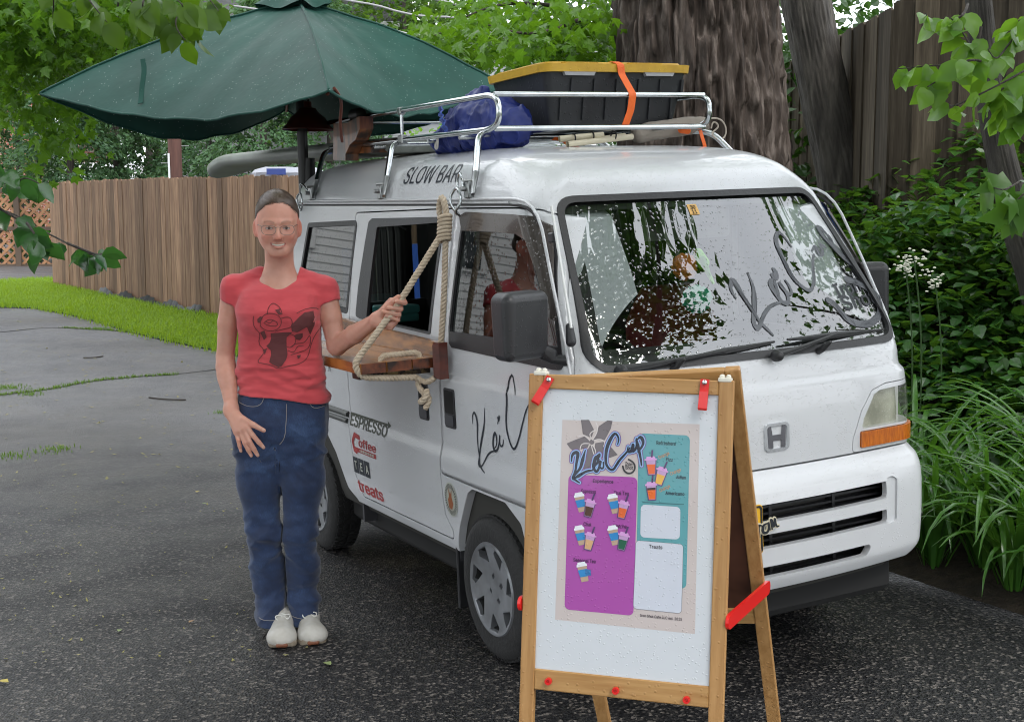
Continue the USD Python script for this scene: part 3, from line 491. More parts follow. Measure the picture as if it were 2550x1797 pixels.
# the big trunk just behind the van, its crown far above
bt_ = thing('big_maple', 'massive tree trunk with deeply furrowed bark right behind the van', 'tree')
BKA = bark_mat('bark_big', (.012, .008, .006), (.055, .039, .031), (.19, .155, .135))
TY = 8.7; bc = lambda v: at(*disp(1562, v), TY)
ux = lambda u, v, y: at(*disp(u, v), y)
tb0 = ux(1575, 385, TY); pth = [[tb0[0] + .02, TY, .0], [tb0[0], TY, 1.0], [tb0[0], TY, 1.75], [ux(1560, 100, TY)[0], TY, ux(1560, 100, TY)[2]], [ux(1556, -200, TY)[0], TY, ux(1556, -200, TY)[2]], [ux(1556, -400, TY)[0], TY, 5.6]]
obj('trunk', furrowed(pth, [.74, .58, .545, .515, .52, .56], .075, 19, 2, 340, 260), BKA, bt_, smooth=True)
for a, b in (((1.2, 8.7, 4.6), (-2.2, 7.0, 8.2)), ((1.2, 8.7, 4.6), (3.8, 8.4, 8.6)), ((1.2, 8.7, 5.0), (1.6, 12, 9)), ((1.2, 8.7, 5.0), (1.0, 5.5, 9.0))): obj('limb', limb([a, (np.array(a) + b) / 2 + [.2, .1, .4], b], .26, .06), BARK, bt_, smooth=True)
cc = in_ball(330, 5, (.8, 10.2, 10.5), (5.6, 5.0, 2.6), .1); obj('crown', leaves(clumps(cc, 30, .42, 6), .25, 'diamond', 7), LF_MAPLE, bt_)
sb = ux(1385, 50, 8.2); bl_ = thing('maple_branch', 'bright green maple branches spreading left of the big trunk', 'branch')
tw = [[(1395, 35), (1300, 45), (1200, 75), (1090, 55)], [(1300, 45), (1240, 90), (1180, 118)], [(1330, 35), (1250, 15), (1130, 10), (1040, 40)], [(1395, 110), (1330, 75), (1290, 100)], [(1150, 90), (1080, 80), (1010, 70), (975, 80)], [(1090, 55), (1040, 95), (1010, 60)]]
pos = []
for k, t_ in enumerate(tw):
    q = [ux(u, v, 9.2 + .35 * k - .4 * i) for i, (u, v) in enumerate(t_)]; obj('twig', limb(q, .022, .004, 6), BARK, bl_, smooth=True); s_ = smooth_path(q, 34)[4:]; pos.append(np.repeat(s_, 9, 0) + np.random.default_rng(k).normal(0, 1, (len(s_) * 9, 3)) * [.16, .28, .10] - [0, 0, .05])
obj('foliage', leaves(np.vstack(pos), .088, 'lobed', 11, .7, .45), LF_MAPLE, bl_)
sp_ = ux(560, -30, 10)
# second trunk, leaning
st_ = thing('leaning_tree', 'leaning grey tree trunk beside the tall fence', 'tree'); BKB = bark_mat('bark_lean', (.020, .017, .015), (.052, .046, .040), (.105, .095, .080))
yb = 9.9; pth = [ux(u, v, yb) for u, v in ((1905, 640), (1893, 430), (1868, 300), (1835, 150), (1806, 0), (1770, -200))]; obj('trunk', furrowed(pth, [.24, .205, .185, .178, .18, .17], .013, 17, 6, 130, 170), BKB, st_, smooth=True)
obj('crown', leaves(clumps(in_ball(110, 21, (2.6, 10.5, 6.6), (2.6, 2.4, 1.8), .2), 24, .35, 22), .14, 'diamond', 23), LF_DARK, st_)
# slim trunk near on the right
sl = thing('slim_tree', 'slim dark tree trunk standing before the tall fence at the right edge', 'tree'); BKC = bark_mat('bark_slim', (.014, .012, .010), (.034, .030, .025), (.062, .056, .046))
yc = 6.6; pth = [ux(u, v, yc) for u, v in ((2420, 900), (2330, 640), (2275, 470), (2240, 330), (2212, 160), (2194, 0), (2180, -200))]; obj('trunk', furrowed(pth, [.15, .115, .088, .074, .064, .062, .06], .006, 14, 12, 90, 150), BKC, sl, smooth=True)

# ---- what stands behind the brown fence: cedars one beside the other
def cedar(x, y, h, w, seed, m=LF_CEDAR, label='', dens=1.0):
    t = thing('cedar_tree', label, 'tree', None, 'cedars behind the brown fence'); zg = float(ground_z(x, y)); r = np.random.default_rng(seed)
    n = int(210 * dens * h / 6); z_ = r.uniform(.25, 1, n) ** .85; rad = w * (1.03 - z_) ** .75 * (.55 + .5 * r.uniform(size=n)); a = r.uniform(0, 2 * np.pi, n); c = np.c_[x + rad * np.cos(a), y + rad * np.sin(a), zg + z_ * h]
    out = np.c_[np.cos(a), np.sin(a), 0 * a]; k = 44; rr = r.uniform(0, 1, (n * k, 1)); sp = np.repeat(c, k, 0) + np.repeat(out, k, 0) * (rr - .35) * .62 + np.c_[-np.repeat(out, k, 0)[:, 1], np.repeat(out, k, 0)[:, 0], 0 * rr[:, 0]] * r.normal(0, .16, (n * k, 1)) * (1.2 - rr) + np.c_[0 * rr, 0 * rr, -.32 * rr ** 2 + r.normal(0, .05, (n * k, 1))]
    obj('foliage', leaves(sp, .105, 'diamond', seed + 1, .45, .5, np.repeat(out, k, 0)), m, t); obj('trunk', limb([(x, y, zg), (x + .05, y, zg + h * .5), (x, y, zg + h * .92)], .13, .02, 8), BARK, t, smooth=True)
labs = ['dense blue-green cedar behind the left end of the brown fence', 'cedar behind the fence below the left tip of the umbrella', 'cedar just left of the reddish utility pole', 'cedar just right of the reddish utility pole', 'ragged cedar behind the fence beside the black pole', 'cedar showing between the bell lamp and the rack', 'tall cedar rising behind the umbrella top at left', 'cedar at the far left above the lattice fence', 'cedar at the picture edge behind the lattice fence']
for k, (u, y, h, w) in enumerate(((150, 27.5, 5.2, 1.5), (255, 28.5, 5.6, 1.6), (345, 29.5, 5.4, 1.5), (462, 27.5, 5.0, 1.5), (585, 26, 5.6, 1.6), (735, 27, 5.8, 1.7), (330, 34, 9.5, 2.3), (35, 33, 5.0, 1.9), (-70, 31, 6.5, 2.0))): cedar(ux(u, 300, y)[0], y, h, w, 40 + k, label=labs[k])
def leafy(name, label, x, y, h, rad, n, size, m, seed, group='trees beyond the yards', trunk=.16, z0=None, k=30, kind='diamond'):
    t = thing(name, label, 'tree', None, group); zg = float(ground_z(x, y)) if y < 40 else .6; c = in_ball(n, seed, (x, y, zg + h * .60), (rad, rad, h * .42), .25); obj('crown', leaves(clumps(c, k, size * 2.6, seed + 1), size, kind, seed + 2), m, t); obj('trunk', limb([(x, y, zg - .2), (x + .1, y, zg + h * .3), (x, y, zg + h * .7)], trunk, .04, 8), BARK, t, smooth=True)
far_t = [(60, 52, 9, 4.0, 'tall tree far behind the brick house'), (250, 50, 13, 4.5, 'broad green tree behind the tall cedar'), (420, 47, 12, 4, 'tall green tree far behind the utility pole'), (620, 52, 13, 5, 'tall tree behind the grey roof'), (790, 44, 11, 3.6, 'dark green tree above the right slope of the umbrella'), (905, 42, 13, 3.2, 'dense dark tree behind the overhead cables'), (985, 46, 12, 3.2, 'dark tree left of the white house gable'), (-120, 46, 12, 5, 'tree beyond the left edge of the picture')]
for k, (u, y, h, rd, lb) in enumerate(far_t): leafy('leafy_tree', lb, ux(u, 300, y)[0], y, h, rd, 150, .26, LF_FAR if k % 3 else LF_DARK, 100 + 5 * k)
for k, (x, y, h, rd, lb) in enumerate(((2.35, 12.0, 3.6, 1.2, 'leafy bush between the two nearer trunks'), (3.3, 14.0, 6.0, 2.0, 'leafy tree behind the corner of the tall fence'), (1.6, 16.5, 4.6, 1.9, 'leafy bush behind the big trunk'), (5.6, 15, 7.5, 2.6, 'leafy tree behind the tall grey fence'), (-.4, 19.5, 2.9, 1.3, 'low bush under the rack behind the van'))): leafy('leafy_bush', lb, x, y, h, rd, 120, .11, LF_MAPLE if k in (4, 5) else LF_DARK, 200 + 5 * k, 'bushes behind the van', .06, k=26, kind='oval')
hd = thing('hedge', 'dark hedge behind the tan lattice fence', 'hedge'); hc = np.random.default_rng(8).uniform((-13.2, 27.9, .3), (-8.4, 29.6, 2.6), (240, 3)); obj('foliage', leaves(clumps(hc, 26, .22, 9), .10, 'diamond', 10), LF_DARK, hd); obj('stems', cat_(*[limb([(x, 28.7, .2), (x + .1, 28.8, 1.2), (x, 28.6, 2.2)], .04, .01, 6) for x in np.linspace(-13, -8.6, 7)]), BARK, hd, kind='stuff')
# ---- big maple whose boughs hang into the picture at the upper left
ml_ = thing('hanging_maple', 'maple boughs hanging into the upper left corner', 'tree'); r_ = np.random.default_rng(77); pos = []
for k in range(46):
    u, y = r_.uniform(-60, 420), r_.uniform(10.5, 14.5); v0 = -60; v1 = np.interp(u, [-60, 0, 60, 130, 220, 300, 380, 420], [300, 285, 150, 190, 200, 170, 110, 60]) * r_.uniform(.45, 1.08)
    q = [ux(u + r_.uniform(-25, 25), v0, y), ux(u + r_.uniform(-12, 12), (v0 + v1) / 2, y), ux(u, v1, y)]; 
    if k % 3 == 0: obj('twig', limb(q, .012, .004, 5), BARK, ml_, smooth=True)
    s_ = smooth_path(q, 26); pos.append(np.repeat(s_, 7, 0) + r_.normal(0, 1, (len(s_) * 7, 3)) * [.13, .22, .08])
pos = np.vstack(pos); obj('foliage', leaves(pos, .10, 'lobed', 78, .9, .35), LF_MAPLE, ml_)
q = [ux(100, 330, 11.5), ux(130, 290, 11.5), ux(120, 250, 12)]; pos = np.repeat(smooth_path(q, 12), 14, 0) + r_.normal(0, 1, (168, 3)) * [.16, .2, .12]; obj('foliage', leaves(pos, .12, 'lobed', 79, .9, .35), LF_MAPLE, ml_)
obj('bough', limb([(-9, 8.5, 5.6), (-6.5, 11, 5.1), (-3.6, 12.3, 4.6), (-1.2, 13, 4.6)], .12, .03), BARK, ml_, smooth=True)
obj('trunk', limb([(-9.6, 7.5, -.2), (-9.4, 7.8, 3), (-9, 8.5, 5.6)], .32, .2, 14), BARK, ml_, smooth=True)
0 and obj('crown', leaves(clumps(in_ball(130, 91, (-7.5, 10, 8.0), (4.0, 3.6, 1.9), .2), 26, .4, 92), .15, 'diamond', 93), LF_MAPLE, ml_)
# ---- unseen oaks: some mirrored in the windshield, the rest added to block sky light
for k, (x, y, z0, rx, rz, n, lb, tx, ty) in enumerate(((3.6, 2.0, 7.2, 2.3, 2.0, 120, 'oak beside the drive right of the camera, mirrored in the windshield', 5.6, .6), (8.6, 3.0, 4.6, 1.6, 1.6, 40, 'small oak further right of the drive, mirrored in the windshield', 8.6, 3.0), (-2.6, .2, 7.6, 5.0, 2.0, 420, 'added unseen broad oak left behind the camera to darken drive and van', -4.8, -2.6), (-8.2, 3.2, 6.0, 3.2, 3.0, 230, 'added unseen oak left of the drive beside the clapboard house, blocking sky light', -8.2, 3.2), (-9.5, -3.5, 6.0, 3.4, 3.0, 200, 'added unseen oak far left behind the camera, blocking sky light', -9.5, -3.5), (1.0, -8.5, 5.0, 3.8, 3.4, 260, 'added unseen oak right behind the camera across the drive, blocking sky light', 1.0, -8.5), (-6.5, -10, 5.0, 3.6, 3.4, 220, 'added unseen oak behind the camera at the left, blocking sky light', -6.5, -10.0), (7.6, -6.5, 5.2, 3.0, 3.2, 170, 'added unseen oak behind the camera at the right, blocking sky light', 7.6, -6.5), (7.4, 6.2, 6.0, 2.4, 1.6, 16, 'thin young oak beyond the bed, mirrored in the windshield', 8.2, 7.5))):
    t = thing('oak_tree', lb, 'tree', None); obj('crown', leaves(clumps(in_ball(n, 300 + k, (x, y, z0), (rx, rx, rz), .1), 24, .40, 310 + k), .25, 'diamond', 320 + k), LF_DARK, t); obj('trunk', limb([(tx, ty, -.1), (tx, ty, 3), (x * .5 + tx * .5, y * .5 + ty * .5, z0 - 2), (x, y, z0)], .24, .06, 12), BARK, t, smooth=True)
    for j in range(5): a = j * 1.26 + k; obj('limb', limb([(x + .2, y, z0 - 2), (x + math.cos(a) * 1.0, y + math.sin(a) * 1.0, z0 - .8), (x + math.cos(a) * rx * .9, y + math.sin(a) * rx * .9, z0 + .4)], .09, .02, 7), BARK, t, smooth=True)

# ---- ground cover, daylilies, white flowers
n = 9500; r_ = np.random.default_rng(55); sv, tv = r_.uniform(.55, 3.6, n), r_.uniform(-1.2, 7.5, n); c = np.array([bed_at(a, b) for a, b in zip(sv, tv)]); hgt = .10 + (.45 + .85 * meshkit.noise(np.c_[c * 1.3, c[:, :1] * 0])) * np.clip((sv - .30) / 1.7, .12, 1.0)
c = np.c_[c, bed_z(c[:, 0], c[:, 1]) + hgt * (1 - .75 * r_.uniform(0, 1, n) ** 1.6)]; obj('ground_cover', leaves(clumps(c, 5, .075, 56, .5), .088, 'oval', 57, .25, .72), LF_COVER, kind='stuff', label='dense leafy ground cover filling the bank below the tall fence', cat='ground cover')
nst = 500; cs = c[r_.integers(0, n, nst)]; obj('cover_stems', cat_(*[tube([(p[0], p[1], float(bed_z(p[0], p[1])) - .02), p], .003, 4, cap=False) for p in cs]), mat('stem_green', (.03, .07, .015), .6), kind='stuff', label='thin stems of the ground cover on the bank', cat='stems')
DAY = leaf_mat('daylily_green', (.022, .085, .012), (.065, .17, .022), .25, .25, .6, 2.0)
def lily_clump(nm, label, seed, nb=34):
    t = thing(nm, label, 'plant', None, 'daylily clumps along the bed'); r = np.random.default_rng(seed)
    for k in range(nb):
        a = r.uniform(0, 2 * np.pi); L_ = r.uniform(.55, .95); w = r.uniform(.009, .0145); b = np.array([math.cos(a), math.sin(a)]) * r.uniform(.0, .07); ang = r.uniform(.12, .5); cur = r.uniform(1.5, 3.1); p, d = [np.array([b[0], b[1], 0.0])], ang; m_ = 11
        for q in range(m_ - 1):
            p.append(p[-1] + L_ / (m_ - 1) * np.array([math.sin(d) * math.cos(a), math.sin(d) * math.sin(a), math.cos(d)])); d += cur / (m_ - 1) * (.4 + 1.4 * (q / m_)) + r.normal(0, .04)
        p = np.array(p); p[:, 2] = np.maximum(p[:, 2], .01); sd = np.array([-math.sin(a), math.cos(a), 0]); wd_ = w * np.sin(np.linspace(.35, math.pi, m_)) ** .6; wd_[-1] = .0005
        v = np.vstack([[q - sd * x + [0, 0, x * .5], q, q + sd * x + [0, 0, x * .5]] for q, x in zip(p, wd_)]); f = [[3 * q + e, 3 * q + e + 1, 3 * q + e + 4, 3 * q + e + 3] for q in range(m_ - 1) for e in (0, 1)]
        obj('blade', (v, f), DAY, t, smooth=True)
    return t
cl_src = [(.13, -.10), (.17, .30), (.16, .72), (.18, 1.15), (.40, -.40), (.42, .05), (.40, .5), (.42, .95), (.66, -.2), (.66, .3), (.68, .8), (.20, 1.6), (.45, 1.45), (.20, -.5), (.95, .1), (.95, .6), (.10, .08), (.09, .5), (.11, .92), (.10, -.32)]
words = ['daylily clump nearest the bumper at the edge of the asphalt', 'daylily clump beside the amber lamp', 'daylily clump low beside the headlight', 'daylily clump behind the far front corner of the van', 'daylily clump at the right edge of the picture over the asphalt', 'second daylily clump from the right along the asphalt', 'daylily clump behind the one by the amber lamp', 'daylily clump behind the one by the headlight', 'daylily clump halfway up the bank at the right edge', 'daylily clump halfway up the bank', 'daylily clump below the white flowers', 'daylily clump beside the far door of the van', 'daylily clump left of the white flowers', 'daylily clump spilling past the right edge onto the asphalt', 'daylily clump highest on the bank at the right', 'daylily clump highest on the bank below the slim trunk', 'drooping daylily clump just right of the bumper', 'drooping daylily clump under the amber lamp', 'drooping daylily clump deepest behind the bumper', 'drooping daylily clump in the lower right corner of the bed']
protos = [lily_clump('daylily', words[k], 400 + k) for k in range(4)]
for k, (s_, t_) in enumerate(cl_src):
    p = bed_at(s_, t_ - .0); m = T(p[0], p[1], float(bed_z(*p)) - .01, rz=k * 1.7, s=.9 + .25 * ((k * 7) % 5) / 5)
    if k < 4: UsdGeom.Xformable(protos[k]).AddTransformOp().Set(Gf.Matrix4d(*m.T.ravel().tolist()))
    else: copy_of(protos[k % 4], 'daylily', words[k], 'plant', m, 'daylily clumps along the bed')
FLW = mat('floret_white', (.62, .62, .52), .6)
for k, (u, v, lb) in enumerate(((2050, 585, 'white flower head left and highest of the three'), (2030, 600, 'white flower head lowest on the left of the three'), (2097, 632, 'white flower head on the right of the three'))):
    f = thing('white_flower', lb + ' above the ground cover', 'flower', None, 'white flower heads'); p = ux(u, v, 6.35 + .1 * k); r = np.random.default_rng(k); fl_ = []
    obj('stem', tube(smooth_path([(p[0] + .05, p[1], float(bed_z(p[0], p[1]))), (p[0] + .03, p[1], p[2] - .2), p], 10), .004, 5), mat('stem_green', (.03, .07, .015), .6), f)
    for q in range(30): o = r.normal(0, 1, 3) * [.036, .03, .03]; s = trimesh.creation.icosphere(1, .0085); s.apply_scale((1, 1, .6)); s.apply_translation(p + o); fl_.append(s)
    obj('flower_head', cat_(*fl_), FLW, f, kind='stuff')

# ---- near branches with leaves one can pick out
def spray(t, twigs, y, m, kind, size, per, seed, droop=.6, up=.5, dy=.15, stem=.006, aspect=1.0, jit=14):
    r = np.random.default_rng(seed); V, F = leaf_shape(kind)
    for k, tw_ in enumerate(twigs):
        q = [ux(u, v, y + r.uniform(-dy, dy)) for u, v in tw_]; s_ = smooth_path(q, 30); obj('twig', tube(s_, np.linspace(stem, stem * .35, 30), 6), BARK, t, smooth=True)
        for j in range(per):
            i_ = int(3 + 26.9 * (j + r.uniform(0, 1)) / per) if per > 1 else 29; i_ = min(i_, 29); b = s_[i_]; tan = s_[min(i_ + 1, 29)] - s_[max(i_ - 1, 0)]; tan /= np.linalg.norm(tan); sd = np.cross(tan, [0, 0, 1]); sd /= np.linalg.norm(sd) + 1e-9
            dy_ = tan * .6 + sd * (1 if j % 2 else -1) * r.uniform(.3, 1.0) + [0, 0, -droop * r.uniform(.5, 1.4)] + r.normal(0, .25, 3); zz_ = np.array([0, 0, up]) + r.normal(0, .45, 3) + np.array([0, -.55, 0]); M_ = rot_to(dy_[None], zz_[None])[0]; s = size * r.uniform(.7, 1.25)
            bend = V.copy(); bend[:, 2] -= .16 * r.uniform(.3, 1.5) * V[:, 1] ** 2; bend[:, 0] *= aspect; pet = b + dy_ / np.linalg.norm(dy_) * size * .15
            obj('leaf', trimesh.Trimesh(bend @ M_.T * s + pet, F, process=False), m, t, smooth=True)
br1 = thing('linden_branch', 'bright green leafy branch hanging before the slim trunk at the right', 'branch')
spray(br1, [[(2240, 190), (2160, 150), (2090, 148), (2010, 155)], [(2225, 150), (2160, 140), (2110, 175), (2080, 195)], [(2200, 60), (2185, 110), (2150, 60), (2130, 40)], [(2170, 10), (2150, 40), (2100, 50), (2075, 30)], [(2330, 130), (2240, 190), (2190, 215), (2130, 235)], [(2330, 60), (2270, 90), (2235, 130), (2215, 110)], [(2330, 110), (2290, 160), (2240, 205), (2225, 230)], [(2340, 180), (2290, 210), (2260, 240), (2240, 270)], [(2340, 20), (2300, 40), (2260, 70)], [(2350, 210), (2290, 260), (2270, 290)]], 5.0, LF_LIME, 'round', .074, 13, 61, .7, .4, .2)
br2 = thing('broadleaf_branch', 'large wet leaves at the right edge below the linden branch', 'branch')
spray(br2, [[(2340, 380), (2290, 405), (2250, 425), (2225, 420)], [(2340, 400), (2290, 440), (2260, 470)], [(2345, 420), (2300, 450), (2285, 470)]], 5.2, LF_COVER, 'lobed', .14, 5, 66, .8, .3)
br3 = thing('dark_leaf_branch', 'dark wet leaves on a branch reaching in at the left edge', 'branch')
spray(br3, [[(-60, 420), (20, 480), (90, 515), (150, 545), (215, 575)], [(-60, 380), (10, 410), (60, 400), (110, 425)], [(-60, 440), (0, 470), (50, 490), (85, 540)], [(150, 545), (200, 565), (225, 570), (245, 560)], [(-60, 350), (0, 385), (40, 395)], [(60, 500), (80, 530), (92, 560)]], 3.6, LF_BIG, 'oval', .062, 7, 71, .8, .35, .15, .004, 1.15)
br4 = thing('redbud_branch', 'round green leaves on twigs hanging at the top left above the umbrella', 'branch')
spray(br4, [[(270, -30), (300, 10), (330, 25)], [(180, -30), (215, 20), (240, 50)], [(330, -30), (370, -5), (410, 15), (425, 45)], [(350, -30), (320, 10), (340, 40)], [(410, 10), (395, 60), (415, 90)], [(420, 20), (440, 40), (430, 75)], [(430, -30), (470, 0), (490, 25)], [(100, -30), (120, 10), (118, 40)]], 4.6, LF_REDBUD, 'round', .07, 7, 75, .9, .3, .25, .004)
# ---- green market umbrella standing at the rear corner of the van
def fabric():
    N = {'tc': ('texture_coordinate', {}), 'n': ('noise_texture', {'scale': 3.0, 'detail': 5.0}), 'r': ('rgb_ramp', {'ramp': [(.3, (.009, .052, .040)), (.7, (.017, .082, .064))]}), 'v': ('voronoi_texture', {'scale': 62.0}), 'vr': ('rgb_ramp', {'ramp': [(0, (1, 1, 1)), (.12, (1, 1, 1)), (.17, (0, 0, 0))]}), 'sep': ('separate_color', {}), 'pn': ('noise_texture', {'scale': 5.0, 'detail': 3.0}), 'pa': ('math', {'math_type': 'multiply_add', 'value2': .9, 'value3': .18}), 'gt': ('math', {'math_type': 'greater_than'}), 'mu': ('math', {'math_type': 'multiply'}),
         'mx': ('mix', {'color2': (.34, .42, .40)}), 'mm': ('math', {'math_type': 'multiply', 'value2': .75}), 'bn': ('noise_texture', {'scale': 30.0, 'detail': 4.0}), 'b': ('bump', {'strength': .25, 'distance': .006}), 'p': ('principled_bsdf', {'roughness': .6, 'specular_ior_level': .3})}  # rain beads: their bright glints are painted as pale flecks in the colour
    return usdkit.material(stage, '/World/Looks/umbrella_green', N, [('tc.object', 'n.vector'), ('tc.object', 'v.vector'), ('tc.object', 'pn.vector'), ('tc.object', 'bn.vector'), ('n.fac', 'r.fac'), ('v.distance', 'vr.fac'), ('v.color', 'sep.color'), ('pn.fac', 'pa.value1'), ('sep.r', 'gt.value1'), ('pa.value', 'gt.value2'), ('vr.color', 'mu.value1'), ('gt.value', 'mu.value2'), ('mu.value', 'mm.value1'), ('mm.value', 'mx.fac'), ('r.color', 'mx.color1'), ('mx.color', 'p.base_color'), ('bn.fac', 'b.height'), ('b.normal', 'p.normal')], surface='p.BSDF')
GREEN = fabric()
um = thing('market_umbrella', 'large dark green market umbrella open over the rear of the van', 'umbrella')
UA = at(*disp(668, 4), 6.42); AX = UA.copy()
TIPS = [at(*disp(90, 210), 6.55), at(*disp(737, 204), 5.22), at(*disp(1128, 193), 6.55), np.array([AX[0] - .3, 7.75, 2.20])]
def canopy(i, n=26, s0=.10, off=0):
    a, b = TIPS[i], TIPS[(i + 1) % 4]; V_ = []
    for s in np.linspace(s0, 1, n):
        for t in np.linspace(0, 1, n):
            p = UA + s * ((1 - t) * (a - UA) + t * (b - UA)); w = 4 * t * (1 - t); p = p + [0, 0, .20 * s * (1 - s) * (1 - .4 * w) - (.115 if i < 2 else .20) * w * s ** 2.2]; cen = p - UA; p[:2] -= cen[:2] * .085 * w * s
            p = p + np.array([0, 0, 1]) * .006 * (math.sin(34 * t + 9 * s) * s * w + 2 * (meshkit.noise(p * 9) - .5)); V_.append(p)
    f = [[q * n + e, q * n + e + 1, (q + 1) * n + e + 1, (q + 1) * n + e] for q in range(n - 1) for e in range(n - 1)]; return np.array(V_), f
for i in range(4):
    v, f = canopy(i); obj('canopy_panel', (v, f), GREEN, um, smooth=True); hem = v.reshape(26, 26, 3)[-1]; obj('hem', tube(hem, .006, 6), GREEN, um, smooth=True); rid = v.reshape(26, 26, 3)[:, 0]; obj('seam', tube(rid + [0, 0, .004], .006, 6), GREEN, um, smooth=True)
    rb = np.array([UA + s * (TIPS[i] - UA) + [0, 0, .18 * s * (1 - s) - .03] for s in np.linspace(.02, .97, 14)]); obj('rib', tube(rb, .009, 6), mat('umbrella_wood', (.12, .035, .02), .5), um, smooth=True)
vc = []
for i in range(4):
    a, b = TIPS[i], TIPS[(i + 1) % 4]
    for t in np.linspace(0, 1, 10)[:-1]: p = UA + .165 * ((1 - t) * (a - UA) + t * (b - UA)); vc.append(p + [0, 0, .062 - .02 * 4 * t * (1 - t) + .008 * math.sin(9 * t + i)])
top_ = UA + [0, 0, .085]; mid_ = [(np.array(p) * .5 + top_ * .5) + [0, 0, .012] for p in vc]; m_ = len(vc)
obj('vent_cap', (vc + mid_ + [top_], [[k, (k + 1) % m_, m_ + (k + 1) % m_] for k in range(m_)] + [[k, m_ + (k + 1) % m_, m_ + k] for k in range(m_)] + [[m_ + k, m_ + (k + 1) % m_, 2 * m_] for k in range(m_)]), GREEN, um, smooth=True); obj('finial', spheres_hull([(*(top_ + [0, 0, .01]), .025), (*(top_ + [0, 0, .05]), .015)]), mat('umbrella_wood', (.12, .035, .02), .5), um, smooth=True)
pbx = at(*disp(683, 430), 6.46); pl_ = mat('pole_black', (.010, .010, .011), .4)
obj('pole', tube([(pbx[0], 6.46, -.05), (pbx[0], 6.46, 1.5), (UA[0], UA[1], UA[2] - .02)], .026, 14), pl_, um, smooth=60); obj('pole_sleeve', tube([(pbx[0] + .02, 6.46, -.05), (pbx[0] + .02, 6.46, 1.86)], .034, 14), pl_, um, smooth=60)
v, f = canopy(0); g26 = v.reshape(26, 26, 3); tie = [at(*disp(u, w_), 6.30 - .0 * k) for k, (u, w_) in enumerate(((356, 140), (368, 160), (352, 190), (362, 215), (350, 250), (346, 262)))]
tie = [at(*disp(u, w_), 6.20 - .012 * k) for k, (u, w_) in enumerate(((322, 135), (330, 158), (318, 178), (326, 200), (316, 222), (312, 236)))]
tr = smooth_path([at(*disp(u, w_), 6.24 - .02 * k) for k, (u, w_) in enumerate(((320, 133), (323, 160), (319, 190), (317, 215), (315, 232)))], 24); obj('tie_strap', ribbon(tr, (.024, 0, .004), (0, 1, 0), .004), GREEN, um, smooth=60)
lamp = thing('bell_lamp', 'dark copper bell shaped lamp shade hung under the umbrella on the pole', 'lamp'); lp = at(*disp(690, 262), 6.33)
k_ = 6.33 / 3187 / .9004 ; obj('shade', lathe([(0, .075), (.018, .072), (.02, .045), (.04, .040), (.052, .022), (.085, -.005), (.10, -.03), (.104, -.038), (.13, -.062), (.125, -.064), (.095, -.036), (.05, .015), (0, .03)], 40).apply_translation(lp), mat('copper_dark', (.11, .022, .014), .3, metal=.5), lamp, smooth=40)
obj('hook', tube(smooth_path([lp + [0, 0, .07], lp + [.01, 0, .10], lp + [-.005, .02, .13], lp + [0, .06, .17]], 12), .005, 6), pl_, lamp)
rod = thing('brown_rope', 'reddish brown cord from the umbrella tip down to the wooden bracket', 'cord')
c0_, c1_, c2_ = at(832, 220, 5.28), at(848, 291, 5.5), at(852, 352, 5.7); obj('cord', tube(smooth_path([c0_, (c0_ + c1_) / 2 + [.015, 0, .01], c1_, c2_], 24), .007, 7), mat('cord_brown', (.12, .03, .016), .5), rod, smooth=60)
# ============================ the white van =====================================================
WHITE = mat('white_paint', (.53, .54, .555), .25, coat=.6, drops=.5, dscale=130)
WHITE_B = mat('white_bumper_paint', (.55, .56, .575), .28, coat=.4, drops=.3, dscale=110)
RUBBER = mat('black_rubber', (.012, .012, .013), .45, bump=.1, bscale=80)
SATIN = mat('black_plastic', (.018, .018, .02), .4, drops=.4, dscale=120)
DARK = mat('dark_interior', (.012, .012, .012), .8)
CHROME = mat('chrome', (.75, .78, .8), .12, metal=1)
DECAL = mat('decal_black', (.012, .015, .02), .35)
TYRE = mat('tyre_rubber', (.014, .014, .014), .65, bump=.25, bscale=60)
HUB = mat('hubcap_silver', (.24, .25, .265), .32, metal=.5, col2=(.17, .175, .185), vscale=10, coat=.2)
GLASS = pane_mat('side_glass', (.30, .33, .31), 1.85, drops=.12); FARGL = pane_mat('far_side_glass', (.05, .058, .052), 1.22); SMOKE = pane_mat('smoked_glass', (.16, .18, .17), 1.9, drops=.12)
WGLASS = pane_mat('windshield_glass', (.66, .70, .68), 2.5, drops=.16, dscale=75)

wz = PI([.30, .33, .37, .45, .60, .672, .742, .90, .984, 1.006, 1.10, 1.60, 1.625, 1.70, 1.76, 1.79, 1.81, 1.825, 1.84, 1.85], [.655, .668, .682, .69, .6975, .6985, .686, .688, .688, .679, .675, .622, .618, .588, .548, .495, .425, .335, .20, .05])
xfz = PI([.30, .70, .73, .80, .95, .984, 1.006, 1.06, 1.095, 1.633, 1.68, 1.72, 1.76, 1.79, 1.81, 1.825, 1.84, 1.85], [-.02, -.02, 0, 0, -.008, -.014, -.03, -.04, -.055, -.40, -.43, -.47, -.56, -.70, -.90, -1.2, -1.6, -2.0])
xrz = PI([.30, .40, .9, 1.2, 1.60, 1.70, 1.76, 1.79, 1.81, 1.825, 1.84, 1.85], [-3.22, -3.27, -3.25, -3.18, -3.02, -2.96, -2.88, -2.76, -2.62, -2.45, -2.3, -2.1])
bowz = PI([.3, .73, 1.0, 1.1, 1.63, 1.72, 1.85], [.05, .05, .05, .062, .078, .08, .05])
rfz = PI([.3, 1.0, 1.1, 1.6, 1.75, 1.85], [.13, .13, .10, .085, .19, .03])
def van_shear(v):
    v = np.array(v, float); s = np.clip((v[:, 2] - 1.15) / .45, 0, 1); v[:, 2] += .025 * s * s * (3 - 2 * s) * (-.57 - v[:, 0]); return v
